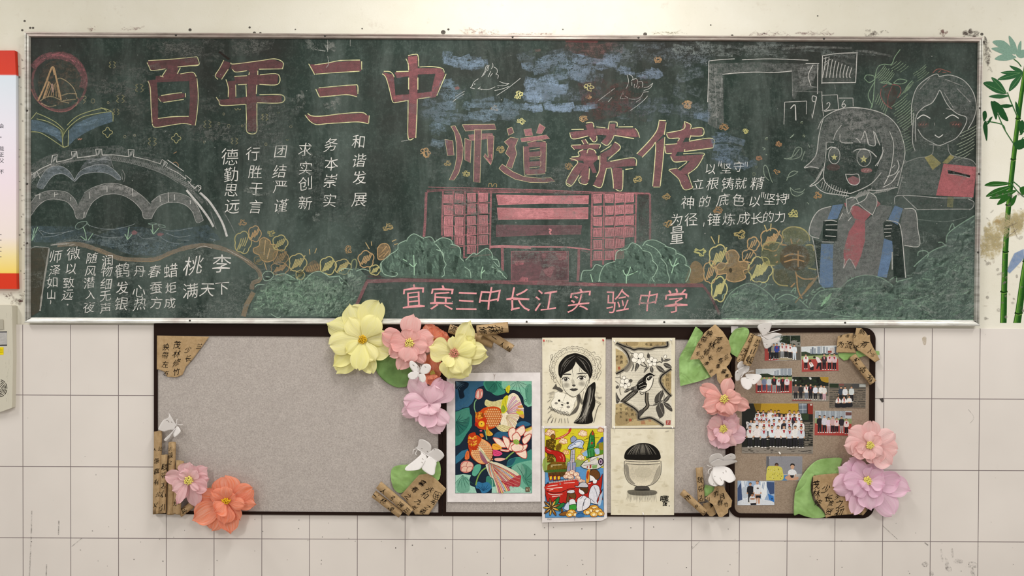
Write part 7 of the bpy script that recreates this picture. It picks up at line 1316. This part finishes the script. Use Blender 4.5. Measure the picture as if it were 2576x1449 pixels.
crumpled('kraft_sheet', 'squarish kraft sheet at the upper right of the right pinboard', 'paper sheet', '1745,245 1900,200 2000,190 2045,250 2015,400 2060,530 1900,522 1715,520', 'S', KRAFT, crumple_fn(.0245, .0012, 9, 12), GK, '为:1800:385:105:20 流:1935:395:125:5 湍:1910:235:60:10 激:1800:240:40:0', rounds=False)
crumpled('kraft_sheet', 'long torn kraft sheet across the rounded corner of the right pinboard', 'paper sheet', '2060,100 2150,105 2200,150 2230,190 2245,230 2290,220 2297,320 2340,420 2385,500 2458,640 2380,688 2250,590 2150,520 2080,480 2010,370 2010,270 2040,200', 'S', KRAFT, crumple_fn(.032, .003, 8, 13), GK, '觞:2165:165:100:20 亦:2030:245:70:20 大:2065:430:95:30 有:2195:380:120:20 人:2300:500:85:15 兰:2345:565:60:20', rounds=False)
crumpled('green_paper_leaf', 'broad green paper leaf left of the kraft sheet, lower right of the right pinboard', 'paper leaf', '720,1150 745,1060 780,980 870,850 980,760 1120,735 1260,740 1240,840 1250,925 1100,960 950,930 905,1050 930,1210 990,1290 1050,1350 1070,1405 960,1420 880,1410 800,1385 765,1372 720,1390 710,1350', 'T', GREEN_L, crumple_fn(.025, .0035, 5, 14), GP)
crumpled('kraft_sheet', 'big kraft sheet with writing under the lilac flower, right pinboard', 'paper sheet', '930,940 1000,925 1250,905 1400,1000 1540,1340 1500,1388 1400,1372 1250,1385 1150,1392 1075,1418 1060,1340 960,1210 930,1130', 'T', KRAFT, crumple_fn(.036, .003, 6, 15), GK,
         '茂:960:1045:90:0 林:970:1145:90:0 修:990:1245:80:10 少:1080:1085:95:0 长:1110:1195:90:5 贤:1115:1345:80:10 岁:1220:1165:80:0 之:1235:1260:95:0 初:1230:1360:95:0 会:1465:1310:60:0 也:1470:1365:50:0 咸:1130:1255:60:0', rounds=False)

# ---- scrolls
def scroll(label, crop, a, b, rad, chars='', d=None, seed=1):
    k = CROP[crop][2]; A, B = cx(crop, *a), cx(crop, *b); R = rad / k; rm = R / PPM
    d = d if d is not None else FR + .001
    dx, dy = B[0] - A[0], B[1] - A[1]; L = math.hypot(dx, dy); ux, uy = dx / L, dy / L; nx, ny = -uy, ux
    o = thing('paper_scroll', P((A[0] + B[0]) / 2, (A[1] + B[1]) / 2, FD), label, 'paper scroll', 'rolled kraft paper scrolls')
    r = random.Random(seed); N, M = 26, 10; v, f = [], []
    def ring(t, rr, dd=0, dt=0):
        for i in range(N):
            an = 2 * math.pi * i / N; off = rr * math.cos(an); dep = d + rm + rr / PPM * math.sin(an)
            v.append(P(A[0] + ux * L * (t + dt * math.sin(an * 1 + seed)) + nx * off, A[1] + uy * L * (t + dt * math.sin(an + seed)) + ny * off, dep))
    for m_ in range(M + 1): ring(m_ / M, R * (1 + .015 * math.sin(m_ * 1.7 + seed)), dt=.012 if m_ in (0, M) else 0)
    ring(1.0, R * .86); ring(.85, R * .84); ring(0.0, R * .86); ring(.15, R * .84)
    nr = len(v) // N
    def con(p, q): return [(p * N + i, p * N + (i + 1) % N, q * N + (i + 1) % N, q * N + i) for i in range(N)]
    for m_ in range(M): f += con(m_, m_ + 1)
    f += con(M, M + 1) + con(M + 1, M + 2) + con(M + 3, 0) + con(M + 4, M + 3)
    f += [tuple((M + 2) * N + i for i in range(N)), tuple((M + 4) * N + N - 1 - i for i in range(N))]
    link('tube', v, f, KRAFT, o, smooth=True)
    # the loose outer edge of the rolled sheet
    v = []; f = []
    for m_ in range(M + 1):
        for an in (.9, 1.15, 1.4):
            rr = R * 1.03 if an < 1.3 else R * 1.005
            v.append(P(A[0] + ux * L * m_ / M + nx * rr * math.cos(an + seed % 3 * .5), A[1] + uy * L * m_ / M + ny * rr * math.cos(an + seed % 3 * .5), d + rm + rr / PPM * math.sin(an + seed % 3 * .5)))
    f = [(m_ * 3 + j, m_ * 3 + j + 1, m_ * 3 + j + 4, m_ * 3 + j + 3) for m_ in range(M) for j in range(2)]
    link('outer_edge', v, f, KRAFT, o, smooth=True)
    if chars:
        def fn(px, py):
            off = (px - A[0]) * nx + (py - A[1]) * ny; off = max(-R * .97, min(R * .97, off))
            return d + rm + math.sqrt(max(R * R - off * off, 0)) * 1.03 / PPM + .0006
        def clip(px, py):
            off = (px - A[0]) * nx + (py - A[1]) * ny; lim = R * .96; e = off - max(-lim, min(lim, off))
            return px - nx * e, py - ny * e
        dr = Draw(crop, .0003, 1e-6, seed=3, depth=fn, clip=clip)
        for w in chars.split():
            q = w.split(':'); dr.text(q[0], float(q[1]), float(q[2]), float(q[3]), '1d1712', 1, float(q[4]) if len(q) > 4 else 0, .004, .94, .22, .07)
        dr.build('brush_writing', INK, o)
    return o
scroll('tallest upright kraft scroll, at the lower left edge of the left pinboard', 'V', (86, 122), (70, 1118), 50, '公:108:335:50 人:42:345:40 係:66:480:62 群:68:610:66 有:66:740:62 公:84:890:58 又:50:1020:60', None, 1)
scroll('second upright kraft scroll from the left, shorter, big characters', 'V', (160, 408), (140, 1115), 42, '映:168:558:84 带:160:655:72 左:160:780:76 右:152:885:78 引:135:1050:74', FR + .010, 2)
scroll('third upright kraft scroll from the left, behind the dusty pink flower', 'V', (258, 258), (234, 1128), 46, '王:228:335:52 羲:232:415:64 之:228:500:50', FR + .001, 3)
scroll('shortest upright kraft scroll, right end of the row of four', 'V', (354, 480), (310, 1125), 50, '同:322:600:66 永:305:985:80', FR + .012, 4)
scroll('tiny slanted kraft scroll beside the orange flower at lower left', 'V', (345, 1128), (500, 1010), 42, '聊:400:1085:70:-35', FR + .002, 5)
scroll('scrap of kraft scroll peeping out between the dusty pink and orange flowers', 'V', (660, 870), (740, 820), 34, '已:690:860:50:-20', FR + .001, 6)
scroll('lower left of two slanted kraft scrolls at the bottom of the left pinboard', 'N', (1945, 865), (2168, 1035), 33, '山:1965:870:42:40 林:2025:925:46:40 峻:2085:985:46:40', FR + .012, 7)
scroll('upper right of two slanted kraft scrolls at the bottom of the left pinboard', 'N', (1985, 790), (2252, 1018), 36, '日:2215:1000:44:40 引:2105:905:46:40 湍:2165:955:46:40 人:2020:845:44:40', FR + .024, 8)
scroll('kraft scroll partly covered by the yellow flower with the pink centre', 'Q', (1415, 370), (1885, 535), 48, '流:1455:375:68:15 带:1660:440:62:15', FR + .004, 9)
scroll('topmost kraft scroll, nearly level, right of the pink centred yellow flower', 'Q', (1712, 392), (2050, 355), 56, '茂:1950:380:82:85 林:1870:380:82:85 修:1780:390:80:85', FR + .066, 10)
scroll('slanted kraft scroll crossing under the topmost scroll', 'Q', (1790, 400), (2092, 590), 46, '一:1895:470:60:35 人:1980:545:60:35 毕:2050:600:64:35', FR + .036, 11)
scroll('left of two kraft scrolls leaning at the upper left of the right pinboard', 'R', (862, 185), (702, 490), 44, '引:850:205:62:28 以:825:250:50:28 之:785:330:60:28 崇:752:390:70:28 六:722:455:56:28', FR + .004, 12)
scroll('right of two kraft scrolls leaning below the top butterfly, right pinboard', 'R', (905, 205), (785, 520), 46, '崇:905:285:80:22 山:865:370:76:22 峻:820:460:84:22', FR + .037, 13)
scroll('upright kraft scroll at the bottom of the middle pinboard', 'U', (525, 428), (568, 1080), 68, '映:545:670:120 带:565:835:120 左:580:1010:120', FR + .004, 14)
scroll('slanted kraft scroll at the bottom of the middle pinboard, open end up left', 'U', (195, 895), (645, 1305), 66, '右:295:1005:110:42 一:510:1150:100:10 引:475:1190:90:42 以:610:1300:90:42', FR + .012, 15)
scroll('kraft scroll slanting down the right edge of the right pinboard', 'S', (1995, 580), (2345, 1035), 66, '和:2060:670:110:20 将:2165:820:110:20 有:2300:955:120:20', FR + .003, 16)

# ---- white paper butterflies
WHITE = mat('white_card', 'f0ecea', 0.8, 0.15); t = NT(WHITE)
tr = t.add('ShaderNodeBsdfTranslucent'); tr.inputs[0].default_value = (.85, .83, .82, 1); mx = t.add('ShaderNodeMixShader'); mx.inputs[0].default_value = .2
t.to(t.b.outputs[0], mx.inputs[1]); t.to(tr.outputs[0], mx.inputs[2]); t.to(mx.outputs[0], t.n['Material Output'].inputs[0])
def butterfly(label, crop, body, wings, feelers, d0, slits='', seed=1):
    """wings: 'lift|points' - each rises from the body line like a folded card"""
    k = CROP[crop][2]; A, B = [cx(crop, *p) for p in pts(body)]
    o = thing('paper_butterfly', P((A[0] + B[0]) / 2, (A[1] + B[1]) / 2, FD), label, 'paper butterfly', 'white paper butterflies on the pinboards')
    dx, dy = B[0] - A[0], B[1] - A[1]; L = math.hypot(dx, dy); ux, uy = dx / L, dy / L
    fns = []
    for n, w in enumerate(wings.split(';')):
        lift, poly = w.strip().split('|'); lift = float(lift); q = spline([cx(crop, *p) for p in pts(poly)], True, 3)
        def fn(px, py, lift=lift, n=n):
            off = abs((px - A[0]) * -uy + (py - A[1]) * ux)
            return max(d0 + n * .0015 + lift * off / PPM + .0015 * math.sin(px * .16 + n) * off / 30, FR + .0015)
        fns.append((q, fn))
        bm = bmesh.new(); vs = [bm.verts.new((x, y, 0)) for x, y in q]
        for tr_ in tessellate_polygon([[Vector((x, y, 0)) for x, y in q]]): bm.faces.new([vs[i] for i in tr_])
        for _ in range(3):
            ed = [e for e in bm.edges if e.calc_length() > 6]
            if ed: bmesh.ops.subdivide_edges(bm, edges=ed, cuts=1); bmesh.ops.triangulate(bm, faces=[f for f in bm.faces if len(f.verts) > 3])
        bm.verts.index_update()
        link('wing', [P(v.co.x, v.co.y, fn(v.co.x, v.co.y)) for v in bm.verts], [tuple(v.index for v in f.verts) for f in bm.faces], WHITE, o, smooth=True, solid=.0005); bm.free()
    def tube(name, p, r0, dd):
        p = spline(pts(p), False, 4); v, f = [], []; N = 8
        for i, (x, y) in enumerate(p):
            a, b = p[max(i - 1, 0)], p[min(i + 1, len(p) - 1)]; tx, ty = b[0] - a[0], b[1] - a[1]; l = math.hypot(tx, ty) or 1; rr = r0 * (.35 + .65 * math.sin(math.pi * (.12 + .76 * i / (len(p) - 1))))
            X, Y = cx(crop, x, y)
            for j in range(N):
                an = 2 * math.pi * j / N; v.append(P(X - ty / l * rr / k * math.cos(an), Y + tx / l * rr / k * math.cos(an), dd + rr / k / PPM * math.sin(an)))
        f = [(i * N + j, i * N + (j + 1) % N, (i + 1) * N + (j + 1) % N, (i + 1) * N + j) for i in range(len(p) - 1) for j in range(N)]
        link(name, v, f, WHITE, o, smooth=True)
    tube('body', body, 2.2 * k, d0 + .003)
    for q in feelers.split(';'):
        if q.strip(): tube('antenna', q, 1.1 * k, d0 + .006)
    c3 = P((A[0] + B[0]) / 2, (A[1] + B[1]) / 2, d0); v = [Vector((c3.x + .003 * math.cos(i * math.pi / 3), -e, c3.z + .003 * math.sin(i * math.pi / 3))) for e in (FR + .0002, d0 + .003) for i in range(6)]
    link('glue_dot', v, [(i, (i + 1) % 6, 6 + (i + 1) % 6, 6 + i) for i in range(6)], WHITE, o)
    if slits:
        def fn2(px, py):
            best = d0
            for q, fn in fns:
                ins = False
                for i in range(len(q)):
                    (a, b), (c, e) = q[i - 1], q[i]
                    if (b > py) != (e > py) and px < (c - a) * (py - b) / (e - b) + a: ins = not ins
                if ins: best = max(best, fn(px, py))
            return best
        d = Draw(crop, .0006, 1e-6, depth=fn2); d.lines('8a807a', 1.3 * k, slits, .9); d.build('cut_slit', INK, o)
    return o
butterfly('small white butterfly at the left edge of the left pinboard above the scrolls', 'M', '312,935 285,985', '0.55|318,950 300,960 290,1000 262,990 210,1006 162,992 164,968 200,912 240,892 248,868 243,848 268,885 300,940;0.5|312,962 338,985 342,1010 312,1042 288,1052 282,1020;0.75|302,982 268,1030 236,1080 212,1085 208,1070 246,1035 290,990', '312,935 310,918 318,900; 318,945 340,952 362,946', FD + .02, '205,910 220,905; 240,920 250,930; 265,925 275,935; 225,915 240,915')
butterfly('small white butterfly between the flowers at the top of the left pinboard', 'Q', '1090,800 1085,890', '0.3|1090,830 1092,795 1060,750 1012,718 985,740 998,800 1040,840;0.25|1085,838 1010,838 970,868 984,912 1042,918 1078,890;0.4|1096,835 1130,760 1190,752 1220,790 1190,850 1130,862;0.35|1095,862 1150,866 1162,920 1142,952 1102,940 1086,895', '1092,800 1075,770; 1098,800 1110,765', FD + .080, '1020,760 1040,775; 1070,780 1080,790; 1150,780 1165,790')
butterfly('large white butterfly above the green leaf at the bottom of the left pinboard', 'N', '2300,490 2468,598', '0.45|2312,498 2288,482 2308,470 2318,420 2345,412 2390,432 2420,465 2415,520 2395,548;0.4|2385,545 2415,512 2450,488 2500,505 2528,546 2505,578 2468,596;0.35|2330,515 2335,535 2275,590 2212,640 2205,668 2245,672 2310,666 2345,640 2385,560;0.3|2338,640 2378,688 2420,708 2448,700 2455,650 2462,600 2400,556', '2298,492 2275,500 2268,535; 2305,500 2290,530 2300,545', FD + .03, '2335,490 2350,490; 2385,510 2395,520; 2345,570 2355,580; 2340,600 2350,610; 2440,495 2450,500')
butterfly('white butterfly overlapping the chalkboard rail above the right pinboard', 'S', '425,210 450,275', '0.7|445,215 405,150 375,80 420,40 500,20 560,25 612,-2 622,30 600,110 560,190 500,225;0.5|450,232 560,205 680,182 795,215 700,242 625,292 540,300;0.6|448,250 540,305 620,292 745,262 745,330 680,357 632,362 620,400 550,452 500,442 468,350', '445,225 600,175 765,128; 425,210 385,205', FD + .04, '490,110 510,112; 540,180 550,185; 530,380 540,390')
butterfly('white butterfly below the leaning scrolls on the right pinboard', 'S', '200,790 95,945', '0.5|30,775 60,690 118,668 160,710 172,765 110,840;0.8|0,850 100,782 200,732 236,735 225,830 150,885 92,920 70,992 0,992;0.35|180,885 330,888 420,898 446,935 400,1000 340,1057 270,1052 190,960;0.35|95,960 200,945 270,1030 282,1090 230,1152 150,1132 100,1060', '215,860 260,838 318,835; 205,850 235,800', FD + .034, '20,870 45,860; 170,920 180,945; 190,955 225,965; 300,980 312,985')
butterfly('white butterfly over the frame gap above the bottom scrolls, middle pinboard', 'U', '790,425 960,405', '0.8|730,350 718,260 760,190 850,160 940,168 988,232 962,300;0.7|985,242 1050,190 1130,160 1200,175 1228,230 1190,285 1000,305;0.9|740,345 830,290 900,265 1000,298 1200,290 1257,312 1200,342 1050,390 900,408 760,392;0.3|785,480 725,590 698,680 730,752 800,782 870,782 885,690;0.5|800,425 900,402 1040,412 1130,460 1182,540 1227,632 1200,682 1100,722 1000,672 1002,722 960,772 880,752 800,652 772,540', '785,430 720,465 698,520 722,560; 770,405 720,405 678,380', FD + .03, '1040,480 1045,520; 980,520 995,540; 820,595 835,600; 920,630 940,635; 940,655 960,680; 880,255 895,265; 1125,215 1140,215; 800,735 810,755')
